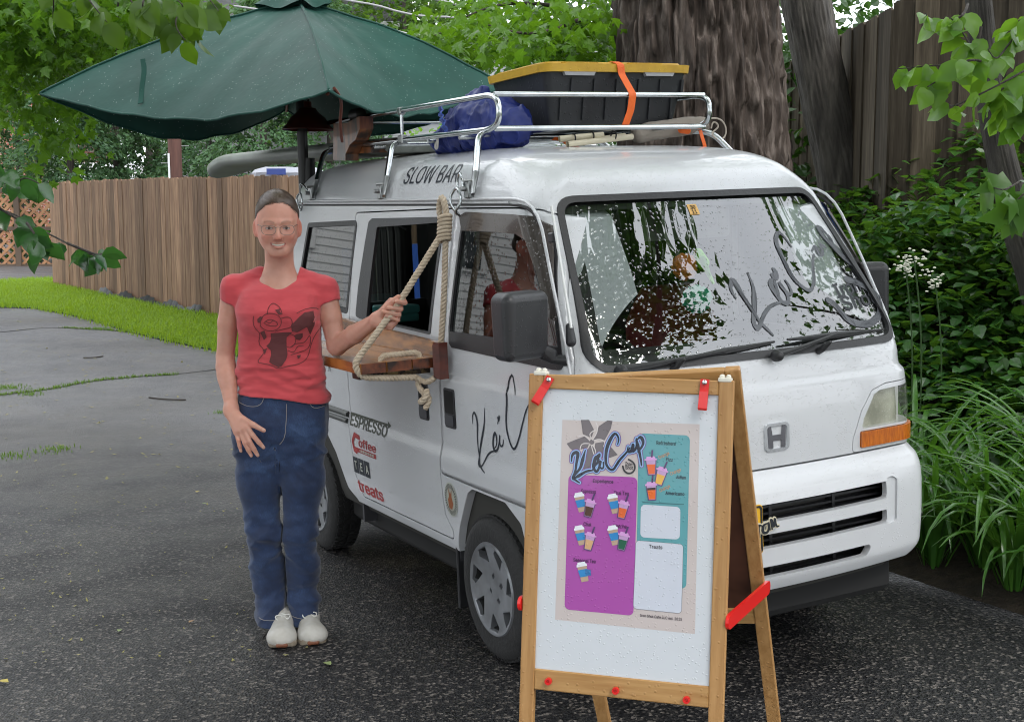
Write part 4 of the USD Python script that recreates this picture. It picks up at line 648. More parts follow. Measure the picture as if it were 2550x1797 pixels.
def outline(xf, xr, w, bow, rf, ns=70):
    rf = min(rf, w * .9); yc = w - rf
    y = np.linspace(0, yc, 24)[:-1]; front = np.c_[xf - bow * (y / w) ** 2, y]
    x1 = xf - bow * (yc / w) ** 2; th = np.linspace(0, np.pi / 2, 14); rx = rf * 1.15
    corner = np.c_[x1 - bow * .35 * np.sin(th) ** 2 - rx * (1 - np.cos(th)), yc + rf * np.sin(th)]
    rr = min(.09, w * .8); xs = np.linspace(corner[-1, 0], xr + rr, ns)[1:-1]; side = np.c_[xs, np.full(len(xs), w)]
    th = np.linspace(0, np.pi / 2, 8); rc = np.c_[xr + rr - rr * np.sin(th), w - rr + rr * np.cos(th)]
    y = np.linspace(w - rr, 0, 10)[1:]; rear = np.c_[np.full(len(y), xr), y]
    half = np.vstack([front, corner, side, rc, rear])
    return np.vstack([half, (half * [1, -1])[1:-1][::-1]])
def loft(zs, fx, fr, fw, fbow, frf, d=0.0, cap=True, shear=True, bot=True):
    rings = []
    for z in zs:
        w = max(float(fw(z)) - d, .02); xf = float(fx(z)) - d; xr = float(fr(z)) + d
        rings.append(np.c_[outline(xf, xr, w, float(fbow(z)), float(frf(z))), np.full(1, z).repeat(len(outline(xf, xr, w, .01, .05)))])
    n = len(rings[0]); m = len(rings); v = np.vstack(rings + [[rings[0][:, 0].mean(), 0, zs[0]]] + [[rings[-1][:, 0].mean(), 0, zs[-1]]])
    i, j = np.meshgrid(np.arange(m - 1), np.arange(n), indexing='ij'); k = (j + 1) % n
    q = np.stack([i * n + j, i * n + k, (i + 1) * n + k, (i + 1) * n + j], -1).reshape(-1, 4)
    f = np.vstack([q[:, [0, 1, 2]], q[:, [0, 2, 3]], [[m * n, (a + 1) % n, a] for a in range(n)], [[m * n + 1, (m - 1) * n + a, (m - 1) * n + (a + 1) % n] for a in range(n)]])
    if shear: v = van_shear(v)
    return man(trimesh.Trimesh(v, f, process=False))
ZS = np.unique(np.r_[np.linspace(.33, .66, 14), np.linspace(.66, .76, 14), np.linspace(.76, .97, 8), np.linspace(.97, 1.02, 12), np.linspace(1.03, 1.12, 6), np.linspace(1.12, 1.62, 24), np.linspace(1.62, 1.72, 10), np.linspace(1.72, 1.81, 16), np.linspace(1.812, 1.85, 16)])
def van_loft(d, zlo=.33, zhi=1.85):
    dz = 0 if d <= 0 else d
    zs = ZS[(ZS >= zlo) & (ZS <= zhi)]
    m = loft(zs, xfz, xrz, wz, bowz, rfz, d)
    return m.translate((0, 0, -dz)) if d > .012 else m
OUTER, INNER = van_loft(0), van_loft(.034)
INNER = INNER.trim_by_plane((0, 0, 1), .36)
SHELL = OUTER - INNER
def skin(d0, d1): return van_loft(d1) - van_loft(d0)          # a thin layer of the body between offsets d1 (outer) < d0
L04, L10, Lm4, Lm1 = van_loft(.006), van_loft(.011), van_loft(-.006), van_loft(-.002)

# outlines in (x, z) of the near side, read off the picture, and in (y, z) of the front
ARCH_F = rpoly([(-1.075, .15), (-1.055, .33), (-.998, .44), (-.90, .585), (-.86, .607), (-.60, .605), (-.49, .55), (-.45, .42), (-.45, .15)], .03)
ARCH_R = rpoly([(-2.11, .15), (-2.11, .34), (-2.20, .38), (-2.31, .53), (-2.41, .605), (-2.50, .635), (-2.80, .635), (-2.94, .56), (-3.02, .40), (-3.03, .15)], .04)
SLIDE = rpoly([(-2.012, .372), (-2.075, .46), (-2.112, .70), (-2.11, .95), (-2.06, 1.62), (-1.045, 1.615), (-1.098, 1.107), (-1.12, .952), (-1.131, .617), (-1.119, .463), (-1.053, .400), (-1.07, .374)], .025)
FDOOR = rpoly([(-1.036, 1.615), (-.56, 1.605), (-.46, 1.595), (-.40, 1.565), (-.30, 1.395), (-.172, 1.13), (-.155, 1.05), (-.16, .80), (-.25, .60), (-.40, .612), (-.886, .618), (-1.125, .622), (-1.113, .952), (-1.09, 1.107)], .02)
DWIN = rpoly([(-1.05, 1.179), (-1.047, 1.122), (-1.022, 1.107), (-.262, 1.091), (-.213, 1.094), (-.205, 1.112), (-.288, 1.321), (-.35, 1.453), (-.40, 1.535), (-.458, 1.563), (-.563, 1.571), (-.924, 1.588), (-.968, 1.577), (-.984, 1.551)], .018)
SWIN = rpoly([(-1.90, 1.578), (-1.864, 1.592), (-1.14, 1.586), (-1.128, 1.572), (-1.215, 1.142), (-1.959, 1.164), (-2.015, 1.172), (-1.99, 1.30)], .015)
SOPEN = rpoly([(-1.80, 1.555), (-1.15, 1.565), (-1.232, 1.152), (-1.885, 1.168)], .012)
QWIN = rpoly([(-2.69, 1.585), (-2.03, 1.588), (-2.116, 1.176), (-2.80, 1.21), (-2.82, 1.26)], .03)
WSEAL = rpoly([(-.645, 1.085), (.645, 1.085), (.535, 1.637), (-.535, 1.637)], .07)
WGL = WSEAL.buffer(-.022)
HLAMP = rpoly([(.374, .8105), (.386, .845), (.442, .921), (.47, .932), (.78, .945), (.78, .808)], .008)
AMBER = rpoly([(.364, .745), (.366, .802), (.78, .800), (.78, .745)], .006)
HPANEL = rpoly([(.326, .733), (.332, .781), (.375, .87), (.432, .935), (.50, .952), (.80, .958), (.80, .733)], .015)

van = thing('van', 'small white van with a roof rack and serving window, parked facing right', 'van', VM)
both = lambda p: unary_union([p, Polygon([(-x, y) for x, y in p.exterior.coords])])
sideR = lambda p: prism_y(p, -.9, -.35)
sideL = lambda p: prism_y(p, .35, .9)
cut = SHELL
for p in (ARCH_F, ARCH_R): cut = cut - prism_y(p, -.9, -.46) - prism_y(p, .46, .9)
wells = []
doors = []
for side in (sideR, sideL):
    for P, W, nm in ((SLIDE, SWIN, 'sliding_door'), (FDOOR, DWIN, 'front_door')):
        slab = (cut ^ side(P.buffer(-.003))) - side(W)
        doors.append((nm, slab)); cut = cut - side(P.buffer(.0025))
    cut = cut - side(QWIN)
cut = cut - prism_x(WSEAL.buffer(-.008), -.8, .3)
rear_win = rpoly([(-.5, 1.15), (.5, 1.15), (.45, 1.55), (-.45, 1.55)], .05)
cut = cut - prism_x(rear_win, -3.5, -2.7)
for p in (HLAMP, AMBER): cut = cut - prism_x(both(p), -.22, .2)
hp = (cut ^ prism_x(both(HPANEL).buffer(-.0015), -.3, .2)); cut = cut - prism_x(both(HPANEL).buffer(.0015), -.3, .2)
hood_poly = Polygon([(-.9, .7335), (.9, .7335), (.9, .70), (-.9, .70)])
body = cut.trim_by_plane((0, 0, 1), .7335) + (cut.trim_by_plane((0, 0, -1), -.7305).trim_by_plane((-1, 0, 0), .43))
obj('body', tri(body), WHITE, van, smooth=32)
for hk in (-1, 1): obj('headlight_surround', tri(hp.trim_by_plane((0, hk, 0), 0)), WHITE, van, smooth=32)
for nm, d in doors: obj(nm, tri(d), WHITE, van, smooth=32)

# bumper with its three slots
bw = PI([.33, .36, .40, .6, .69, .727], [.655, .68, .692, .698, .696, .684]); bxf = PI([.33, .35, .385, .43, .5, .60, .655, .69, .712, .727], [.02, .035, .052, .055, .058, .058, .052, .035, .012, .0])
kf = lambda a: (lambda z: a)
BZ = np.unique(np.r_[np.linspace(.338, .40, 10), np.linspace(.40, .66, 10), np.linspace(.66, .727, 14)])
bump_o = loft(BZ, bxf, kf(-1.6), bw, kf(.06), kf(.12), 0); bump_i = loft(np.r_[.30, BZ[1:-1], .75], bxf, kf(-1.6), bw, kf(.06), kf(.12), .028)
bumper = (bump_o - bump_i.trim_by_plane((0, 0, -1), -.715)).trim_by_plane((1, 0, 0), -.44)
for y, z0, z1, r in ((.445, .570, .629, .012), (.445, .486, .532, .012), (.37, .387, .425, .012)):
    pl = rpoly([(-y, z0), (y, z0), (y, z1), (-y, z1)], r) if y > .4 else rpoly([(-y + .03, z0), (y - .03, z0), (y, z1), (-y, z1)], r)
    bumper = bumper - prism_x(pl, -.3, .3)
bumper = bumper - prism_y(ARCH_F, -.9, -.5) - prism_y(ARCH_F, .5, .9)
dent = prism_x(rpoly([(.44, .478), (.487, .486), (.492, .63), (.47, .642), (.44, .64)], .01), .02, .3)
dent = dent ^ loft(BZ, bxf, kf(-1.6), bw, kf(.06), kf(.12), -.01) - loft(BZ, bxf, kf(-1.6), bw, kf(.06), kf(.12), .008)
bumper = bumper - dent - dent.mirror((0, 1, 0))
obj('bumper', tri(bumper), WHITE_B, van, smooth=35)
obj('grille', cat_(*[bx(-.07, -.03, -.5, .5, z, z + .007) for z in np.linspace(.37, .66, 14)], *[bx(-.075, -.028, y, y + .012, .36, .67) for y in (-.3, -.02, .25)], bx(-.10, -.08, -.52, .52, .35, .70)), SATIN, van)

# glass, seals, lamps
def layer(lo, hi, pr): return tri((hi - lo) ^ pr)
obj('windshield_seal', layer(L10, Lm4, prism_x(WSEAL.difference(WGL), -.8, .3)), RUBBER, van, smooth=30)
WS_SHEET = (L04 - L10) ^ prism_x(WGL.buffer(.004), -.8, .3)
def outer_faces(tm, keep):
    """only the outer sheet of a thin layer"""
    n = tm.face_normals; return tm.submesh([np.nonzero(keep(n, tm.triangles_center))[0]], append=True, repair=False)
wsm = outer_faces(tri(WS_SHEET), lambda n, c: (n[:, 0] > .3))
obj('windshield', wsm, WGLASS, van, smooth=True)
FRIT = mat('frit_black', (.008, .008, .008), .35)
L06, L08 = van_loft(.0115), van_loft(.0135)
obj('windshield_border', tri((L06 - L08) ^ prism_x(WGL.difference(rpoly([(-.575, 1.125), (.575, 1.125), (.475, 1.585), (-.475, 1.585)], .05)), -.8, .3)), FRIT, van)
def side_sheet(P, d0, d1, sgn):
    m = tri((van_loft(d0) - van_loft(d1)) ^ (sideR(P) if sgn < 0 else sideL(P)))
    return outer_faces(m, lambda n, c: n[:, 1] * sgn > .5)
S8, S10 = van_loft(.008), van_loft(.0115)
def ssheet(P, sgn): return outer_faces(tri((S8 - S10) ^ (sideR(P) if sgn < 0 else sideL(P))), lambda n, c: n[:, 1] * sgn > .5)
def sring(P, sgn, lo=S10, hi=Lm1): return tri((hi - lo) ^ (sideR(P) if sgn < 0 else sideL(P)))
for s in (-1, 1):
    obj('door_window', ssheet(DWIN.buffer(-.012), s), GLASS if s < 0 else FARGL, van, smooth=True)
    obj('door_window_seal', sring(DWIN.difference(DWIN.buffer(-.013)).union(DWIN.intersection(sbox(-1.1, 1.0, -.1, 1.165)).intersection(DWIN)), s), SATIN, van)
    obj('quarter_window', ssheet(QWIN.buffer(-.012), s), SMOKE if s < 0 else FARGL, van, smooth=True)
    obj('quarter_window_seal', sring(QWIN.difference(QWIN.buffer(-.022)), s), RUBBER, van)
    obj('serving_window_frame', sring(SWIN.difference(SOPEN), s), SATIN, van)
    if s > 0: obj('serving_window', ssheet(SOPEN, s), FARGL, van, smooth=True)
    # dark rain visor over the door window
visor = Polygon([(-.95, 1.537), (-.665, 1.53), (-.53, 1.522), (-.465, 1.503), (-.376, 1.397), (-.282, 1.259), (-.255, 1.25), (-.35, 1.45), (-.40, 1.54), (-.46, 1.572), (-.56, 1.58), (-.926, 1.596), (-.975, 1.584)]).buffer(.004)
VIS = mat('smoked_visor', (.05, .042, .038), .15, drops=.5, coat=.5)
V1, V2 = van_loft(-.014), van_loft(-.010)
obj('rain_visor', tri((V1 - V2) ^ sideR(visor)), VIS, van, smooth=30)
obj('rain_visor', tri((V1 - V2) ^ sideL(visor)), VIS, van, smooth=30)
obj('rear_window', ([[-3.11, -.5, 1.15], [-3.11, .5, 1.15], [-3.06, .45, 1.55], [-3.06, -.45, 1.55]], [[0, 1, 2, 3]]), GLASS, van)
LENS = pane_mat('headlight_lens', (.88, .88, .83), 1.5, rough=.12, drops=.4, dscale=90)
REFL = mat('headlight_reflector', (.34, .34, .29), .25, col2=(.60, .60, .53), vscale=9, metal=.35, coat=.6, bump=.35, bscale=8, bstretch=(1, 60, 1))
AMB = mat('amber_lens', (.55, .145, .008), .2, col2=(.36, .075, .004), vscale=30, stretch=(1, 6, 1), coat=.8, bump=.2, bscale=6, bstretch=(1, 40, 2))
B30, B34 = van_loft(.030), van_loft(.034).translate((0, 0, .034))
for s in (1, -1):
    pp = HLAMP if s > 0 else Polygon([(-x, y) for x, y in HLAMP.exterior.coords])
    aa = AMBER if s > 0 else Polygon([(-x, y) for x, y in AMBER.exterior.coords])
    hl = thing  # parts below
    obj('headlight', outer_faces(tri((Lm1 - L04) ^ prism_x(pp.buffer(-.002), -.22, .2)), lambda n, c, s=s: (n[:, 0] * .75 + s * n[:, 1] * .6 > .35)), LENS, van, smooth=30)
    h = stage.GetPrimAtPath('/World/van/headlight' + ('' if s > 0 else '_001'))
    obj('reflector', tri((van_loft(.026) - van_loft(.0335)) ^ prism_x(pp.buffer(.004), -.24, .2)), REFL, h, smooth=30)
    c = vx(1780 + 815 / 1.926, 640 + 730 / 1.926, -.05); bulb = trimesh.creation.icosphere(2, .03); bulb.apply_scale((.6, 1.3, 1)); bulb.apply_translation((-.055, s * .50, .862))
    obj('turn_signal', tri((van_loft(-.008) - L10) ^ prism_x(aa.buffer(-.002), -.22, .2)), AMB, van, smooth=30)

# gutters along the roof, sills, mouldings
def side_line(pts, dy=.0):
    """points (x, z) put on the body's side (before the roof's slope)"""
    pts = np.array(pts, float); v = np.c_[pts[:, 0], -np.array([float(wz(z)) for z in pts[:, 1]]) - dy, pts[:, 1]]
    return v
gx = np.linspace(-2.95, -.62, 30); gut = np.c_[gx, np.full(30, 1.632)]
gfront = [(-.56, 1.630), (-.50, 1.622), (-.455, 1.605), (-.415, 1.575), (-.38, 1.53), (-.30, 1.375), (-.20, 1.17), (-.165, 1.08)]
gl = van_shear(side_line(np.vstack([gut, gfront]), .004))
front_part = len(gut)
gl[front_part:, 1] += np.linspace(0, .012, len(gfront))
for s in (1, -1):
    g = gl * [1, s, 1]
    obj('roof_gutter', cat_(tube(g + [0, -.001 * s, .004], .0055, 6), tube(g[:front_part] + [0, .002 * s, -.009], .005, 6)), WHITE, van, smooth=60)
    obj('gutter_groove', tube(g[:front_part + 4] + [0, .004 * s, -.017], .006, 6), mat('groove_black', (.01, .01, .01), .6), van, smooth=60)
ml = side_line([(x, .727) for x in np.linspace(-3.1, -2.125, 12)]); ml2 = side_line([(x, .698) for x in np.linspace(-3.1, -2.125, 12)])
for s in (1, -1): obj('side_moulding', cat_(tube((ml + [0, -.002, 0]) * [1, s, 1], .015, 6), tube((ml2 + [0, -.002, 0]) * [1, s, 1], .012, 6)), mat('moulding_grey', (.03, .032, .03), .35), van, smooth=60)
obj('underbody', bx(-3.1, -.1, -.60, .60, .185, .36, .03), DARK, van)
for s in (1, -1):
    for nm, xx in (('front', -.746), ('rear', -2.62)):
        pass
liner = mat('wheel_liner', (.05, .05, .055), .8, bump=.4, bscale=12)
for s in (1, -1):
    for P in (ARCH_F, ARCH_R):
        Q = P.buffer(.03); sh = prism_y(Q.intersection(sbox(-4, .2, 0, .9)), .40, .66) - prism_y(P.buffer(.012), .415, .7) - prism_y(sbox(-4, -1, 0, .24), .3, .8)
        obj('wheel_liner', tri(sh if s > 0 else sh.mirror((0, 1, 0))), liner, van)
    fl = bx(-1.088, -1.072, .50, .672, .10, .455, .004); obj('mud_flap', fl if s > 0 else fl.apply_transform(np.diag([1, -1, 1, 1])), SATIN, van)

# wheels
def make_wheel(parent, x, y, s):
    prof = [(.150, -.055), (.158, -.07), (.185, -.078), (.225, -.077), (.248, -.066), (.259, -.052), (.262, -.03), (.262, .03), (.259, .052), (.248, .066), (.225, .077), (.185, .078), (.158, .07), (.150, .055), (.150, -.055)]
    def put(m): m.apply_transform(trimesh.transformations.rotation_matrix(-math.pi / 2 * s, [1, 0, 0])); m.apply_translation((x, y, .262)); return m
    tr = lathe(prof, 48)
    ty = obj('tyre', put(tr), TYRE, parent, smooth=40)
    blocks = []
    for k in range(56):
        for zz, o in ((-.045, 0), (-.018, .5), (.018, 0), (.045, .5)):
            a = (k + o) * 2 * math.pi / 56; b = bx(-.004, .004, -.0105, .0105, -.011, .011); b.apply_transform(trimesh.transformations.rotation_matrix(.3 * (1 if zz > 0 else -1), [1, 0, 0])); b.apply_translation((.2635 if abs(zz) < .03 else .2605, 0, zz)); b.apply_transform(trimesh.transformations.rotation_matrix(a, [0, 0, 1])); blocks.append(b)
    obj('tread', put(cat_(*blocks)), TYRE, ty)
    cm = CrossSection([np.array([(0, .035), (.12, .04), (.166, .05), (.170, .074), (.166, .080), (.158, .078), (.150, .073), (.125, .071), (.085, .064), (.055, .057), (.03, .060), (.0, .058)])]).revolve(72)
    for k in range(7):
        a = k * 2 * math.pi / 7 + .3
        sl = Polygon([(.098, -.022), (.146, -.034), (.150, .018), (.135, .026)]).buffer(.004)
        slm = polyman(sl, .2).rotate((0, 0, math.degrees(a))); cm = cm - slm
    for k in range(4):
        a = k * math.pi / 2 + .4; cm = cm - Manifold.cylinder(.2, .0125).translate((.045 * math.cos(a), .045 * math.sin(a), .047))
    hb = obj('hubcap', put(tri(cm)), HUB, parent, smooth=35)
    obj('wheel_well_dark', put(lathe([(0, .03), (.155, .03), (.155, .028), (0, .028)], 32)), DARK, hb)
for x in (-.746, -2.646):
    for s in (-1, 1):
        wheel = thing  # a wheel's own parts sit one level under the van
        wp = UsdGeom.Xform.Define(stage, numbered('/World/van/wheel')).GetPrim()
        make_wheel(wp, x, s * .618, s)
# ---- what is drawn, fixed and hung on the van ---------------------------------------------------
def cD(x, y): return (740 + x / 2.996, 880 + y / 2.996)
def cE(x, y): return (740 + x / 4.045, 440 + y / 4.045)
def cA(x, y): return (1100 + x / 3.236, 460 + y / 3.236)
def cB(x, y): return (1380 + x / 3.371, 460 + y / 3.371)
def cC(x, y): return (1780 + x / 1.926, 640 + y / 1.926)
def cR(x, y): return (1540 + x / 5.393, 120 + y / 5.393)
def c2(x, y): return (850 + x / 2.697, y / 2.697)
def c5(x, y): return (850 + x / 2.697, 600 + y / 2.697)
def cW(x, y): return (1780 + x / 4.045, 500 + y / 4.045)
def dsp(x, y): return (x / .90039, y / .90039)
def on_side(u, v):
    Y = -.65
    for _ in range(25): p = vy(u, v, Y); Y = -float(wz(min(max(p[2] - .025 * min(max((p[2] - 1.15) / .45, 0), 1) * (-.57 - p[0]), .31), 1.84)))
    return p
def on_glass(u, v, off=0):
    X = -.2
    for _ in range(40): p = vx(u, v, X); X = -.055 - .641 * (p[2] - 1.095) - .07 * (p[1] / .6) ** 2 + off
    return p
def side_decal(m, off=.0015):
    """a flat mesh in (x, z) laid on the near side of the body"""
    v, f = trimesh.remesh.subdivide_to_size(m.vertices, m.faces, .03); z = v[:, 1]
    s = np.clip((z - 1.15) / .45, 0, 1); zr = z - .025 * s * s * (3 - 2 * s) * (-.57 - v[:, 0])
    y = -np.array([float(wz(min(max(q, .31), 1.84))) for q in zr]) - off - (v[:, 2] if v.shape[1] > 2 else 0)
    return trimesh.Trimesh(np.c_[v[:, 0], y, z], f, process=False)
from scipy.spatial import cKDTree
WV, _wf = trimesh.remesh.subdivide_to_size(wsm.vertices, wsm.faces, .02); WKD, WX = cKDTree(WV[:, 1:]), WV[:, 0]
def glass_decal(m, off=.003):
    v, f = trimesh.remesh.subdivide_to_size(m.vertices, m.faces, .03); y, z = v[:, 0], v[:, 1]
    dd, ii = WKD.query(v[:, :2], k=5); w = 1 / (dd + 1e-4); x = (WX[ii] * w).sum(1) / w.sum(1)
    return trimesh.Trimesh(np.c_[x + off, y, z], f, process=False)
def brush(strokes, w=.008, n=40):
    """tapered pen strokes: polylines in 2-D as one polygon"""
    out = []
    for s in strokes:
        k = w
        if isinstance(s, tuple): s, k = s[0], w * s[1]
        p = smooth_path(np.array(s, float), n) if len(s) > 2 else np.array(s, float)
        m = len(p)
        for i in range(m - 1):
            t = i / (m - 1); r = k * (.35 + .65 * min(1, 4 * t, 4 * (1 - t)) * (.75 + .25 * math.sin(7 * t)))
            out.append(LineString([p[i], p[i + 1]]).buffer(max(r / 2, k * .15), quad_segs=3))
    return unary_union(out).simplify(w * .03)
RED = mat('decal_red', (.30, .03, .03), .4)
# handwriting on the front door
S2 = lambda pts: [tuple(on_side(*c5(*p))[[0, 2]]) for p in pts]
door_hand = [S2([(885, 1225), (882, 1180), (895, 1152), (908, 1180), (916, 1290), (925, 1420), (932, 1490), (965, 1555)]),
             S2([(962, 1122), (963, 1200), (950, 1300), (932, 1420), (925, 1500), (942, 1512), (960, 1485), (1000, 1420), (1032, 1408)]),
             S2([(1028, 1395), (1046, 1350), (1036, 1290), (1022, 1330), (1030, 1405), (1052, 1395), (1066, 1310), (1072, 1375), (1086, 1370), (1090, 1335)]),
             S2([(1050, 1180), (1058, 1200), (1062, 1180), (1052, 1225)]),
             S2([(1170, 1030), (1162, 960), (1150, 900), (1130, 930), (1112, 1050), (1108, 1200), (1125, 1320), (1158, 1395), (1190, 1340), (1225, 1200), (1255, 1110), (1285, 1070)])]
obj('door_lettering', side_decal(flat_mesh(brush(door_hand, .0125))), DECAL, van, label='black brush lettering reading Kei C on the white front door')
def side_text(name, text, h, quad, m, bold=True, italic=0.0):
    """lettering stretched between its lower left and upper right corner on the side (x, z)"""
    t = meshkit.text_mesh(text, .1, .0006, bold); t.vertices[:, 0] += italic * t.vertices[:, 1]
    b = t.bounds; (x0, z0), (x1, z1) = quad
    t.vertices[:, 0] = x0 + (t.vertices[:, 0] - b[0][0]) / (b[1][0] - b[0][0]) * (x1 - x0); t.vertices[:, 1] = z0 + (t.vertices[:, 1] - b[0][1]) / (b[1][1] - b[0][1]) * (z1 - z0)
    return obj(name, side_decal(t), m, van)
def slanted(p0, p1, h, text, m, name, italic=0, bold=False):
    t = meshkit.text_mesh(text, .1, .0006, bold); t.vertices[:, 0] += italic * t.vertices[:, 1]; b = t.bounds
    a = (t.vertices[:, 0] - b[0][0]) / (b[1][0] - b[0][0]); c = (t.vertices[:, 1] - b[0][1]) / (b[1][1] - b[0][1])
    t.vertices[:, 0] = p0[0] + a * (p1[0] - p0[0]) - c * 0; t.vertices[:, 1] = p0[1] + a * (p1[1] - p0[1]) + c * h
    obj(name, side_decal(t), m, van)
p0, p1 = on_side(*dsp(902, 413))[[0, 2]], on_side(*dsp(1022, 411))[[0, 2]]
slanted(p0, p1 + [0, .004], .068, 'SLOW BAR', DECAL, 'roof_lettering', italic=-.12)
# the menu of stickers on the sliding door
OLIVE = mat('decal_dark_olive', (.03, .035, .022), .45); PALE = mat('decal_pale', (.42, .44, .38), .4)
slanted((-2.095, .684), (-1.665, .684), .052, 'ESPRESSO', OLIVE, 'espresso_sticker', bold=True)
arrow = Polygon([(-2.1, .742), (-1.665, .742), (-1.665, .755), (-1.632, .737), (-1.665, .722), (-1.665, .733), (-2.1, .733)])
obj('espresso_arrow', side_decal(flat_mesh(arrow)), OLIVE, van)
side_text('coffee_sticker', 'offee', .04, ((-1.995, .600), (-1.79, .640)), RED, italic=0)
cring = LineString([(-1.985, .642), (-2.04, .648), (-2.07, .615), (-2.055, .58), (-2.03, .574)]).buffer(.011, quad_segs=4)
obj('coffee_sticker', side_decal(flat_mesh(unary_union([smooth for smooth in [cring, sbox(-2.05, .574, -1.795, .594)]]))), RED, van)
obj('coffee_sticker_small', side_decal(flat_mesh(unary_union([sbox(x, .578, x + .007 + .003 * (k % 2), .590) for k, x in enumerate(np.linspace(-1.985, -1.825, 13))])), .0025), PALE, van)
for k, ch in enumerate('TEA'):
    x0 = -2.086 + k * .068
    obj('tea_tile', side_decal(flat_mesh(sbox(x0, .474, x0 + .062, .546))), DECAL, van)
    t = meshkit.text_mesh(ch, .036, .0006, True); t.apply_translation((x0 + .016, .492, 0)); obj('tea_letter', side_decal(t, .0025), PALE, van)
slanted((-2.06, .392), (-1.76, .392), .05, 'treats', RED, 'treats_sticker', italic=-.1, bold=True)
# round sticker with a fox-red figure ahead of the door
rs = Point(-1.05, .534).buffer(1, 24); from shapely import affinity
rs = affinity.scale(Point(0, 0).buffer(1, 20), .056, .066); rs = affinity.translate(rs, -1.05, .534)
obj('round_sticker', side_decal(flat_mesh(rs)), PALE, van)
ring = affinity.scale(rs, .92, .92).difference(affinity.scale(rs, .66, .66)); parts_ = [ring.intersection(affinity.rotate(affinity.translate(sbox(-.2, -.0028, .2, .0028), -1.05, .534), a, origin=(-1.05, .534))) for a in range(0, 180, 12)]
obj('round_sticker_lettering', side_decal(flat_mesh(unary_union(parts_)), .0025), mat('decal_grey', (.10, .10, .10), .5), van)
fig = Polygon([(-1.07, .50), (-1.045, .495), (-1.03, .52), (-1.04, .545), (-1.035, .575), (-1.05, .555), (-1.065, .578), (-1.062, .545), (-1.075, .53)])
obj('round_sticker_figure', side_decal(flat_mesh(fig), .0028), mat('decal_fox', (.28, .09, .03), .5), van)
# small print behind the woman's arm
side_text('small_sticker', 'K', .03, ((-2.36, .90), (-2.325, .945)), mat('decal_faint', (.2, .2, .2), .5), bold=False)
# door handles: a recess with a flap
for (xa, xb, za, zb) in ((-1.32, -1.232, .808, .957), (-1.08, -.989, .806, .955)):
    obj('door_handle', side_decal(flat_mesh(rrect(xa, za, xb, zb, .012), .004), .0), SATIN, van)
    h = stage.GetPrimAtPath('/World/van/door_handle' + ('' if xa < -1.2 else '_001'))
    obj('handle_flap', side_decal(flat_mesh(rrect(xa + .008, za + .008, xb - .008, za + .05, .008), .004), .0045), mat('handle_grey', (.035, .035, .04), .35), h)
    obj('handle_recess', side_decal(flat_mesh(rrect(xa + .008, za + .055, xb - .008, zb - .008, .008), .0006), .0042), DARK, h)
# panel seams on the front and the fuel flap
# ---- mirrors
def mirror(s):
    x, z = (-.30, 1.238)
    c = vy(*cA(630, 1140), -.79)
    pts = []
    for (y, zz, r) in ((-.735, 1.16, .022), (-.735, 1.318, .03), (-.872, 1.165, .024), (-.868, 1.320, .03)):
        for dx in (-.025, .03): pts.append((-.235 + dx * (1 if dx < 0 else 1) - .03 * (y + .8) / .07, y, zz, r))
    m = spheres_hull(pts)
    arm = cat_(spheres_hull([(-.235, -.745, 1.17, .020), (-.22, -.70, 1.15, .015), (-.22, -.70, 1.13, .015), (-.235, -.74, 1.155, .018)]), spheres_hull([(-.22, -.70, 1.13, .014), (-.20, -.668, 1.125, .018), (-.235, -.668, 1.125, .014)]))
    if s > 0: m.apply_transform(np.diag([1, -1, 1, 1])); arm.apply_transform(np.diag([1, -1, 1, 1])); m.invert(); arm.invert()
    if s > 0: m.apply_transform(T(-.14, -.115, 0)); arm.apply_transform(T(-.06, -.04, 0))
    p = obj('mirror', m, SATIN, van, smooth=40); obj('mirror_arm', arm, SATIN, p, smooth=40)
    gl = bx(-.012, 0, -.055, .055, -.07, .07, .004); gl.apply_translation((-.292 - .14 * (s > 0), s * .80 - .115 * (s > 0), 1.24)); obj('mirror_glass', gl, mat('mirror_glass', (.8, .82, .84), .02, metal=1), p)
mirror(-1); mirror(1)
# ---- antenna on the near pillar
a0, a1 = van_shear([[-.40, -.628, 1.62]])[0], np.array([-.178, -.662, 1.10])
ant = on_side(*cA(885, 175)), on_side(*cA(1045, 1150))
ant = [p + [.02, -.012, 0] for p in ant]
an = obj('antenna', tube(np.linspace(ant[0] , ant[1], 6), .005, 8), mat('antenna_white', (.6, .61, .6), .3, coat=.4), van, smooth=60)
cb = on_side(*cA(905, 425)) + [.012, -.01, 0]; obj('antenna_clip', bx(*(cb[0] + np.array([-.02, .012])), *(cb[1] + np.array([-.01, .012])), *(cb[2] + np.array([-.016, .016])), .004), SATIN, an)
cb = on_side(*cA(1035, 1230)) + [.012, -.008, 0]; obj('antenna_base', spheres_hull([(cb[0], cb[1], cb[2] + .035, .012), (cb[0] + .006, cb[1], cb[2] - .012, .016), (cb[0] - .006, cb[1] + .01, cb[2] - .01, .014)]), SATIN, an, smooth=50)
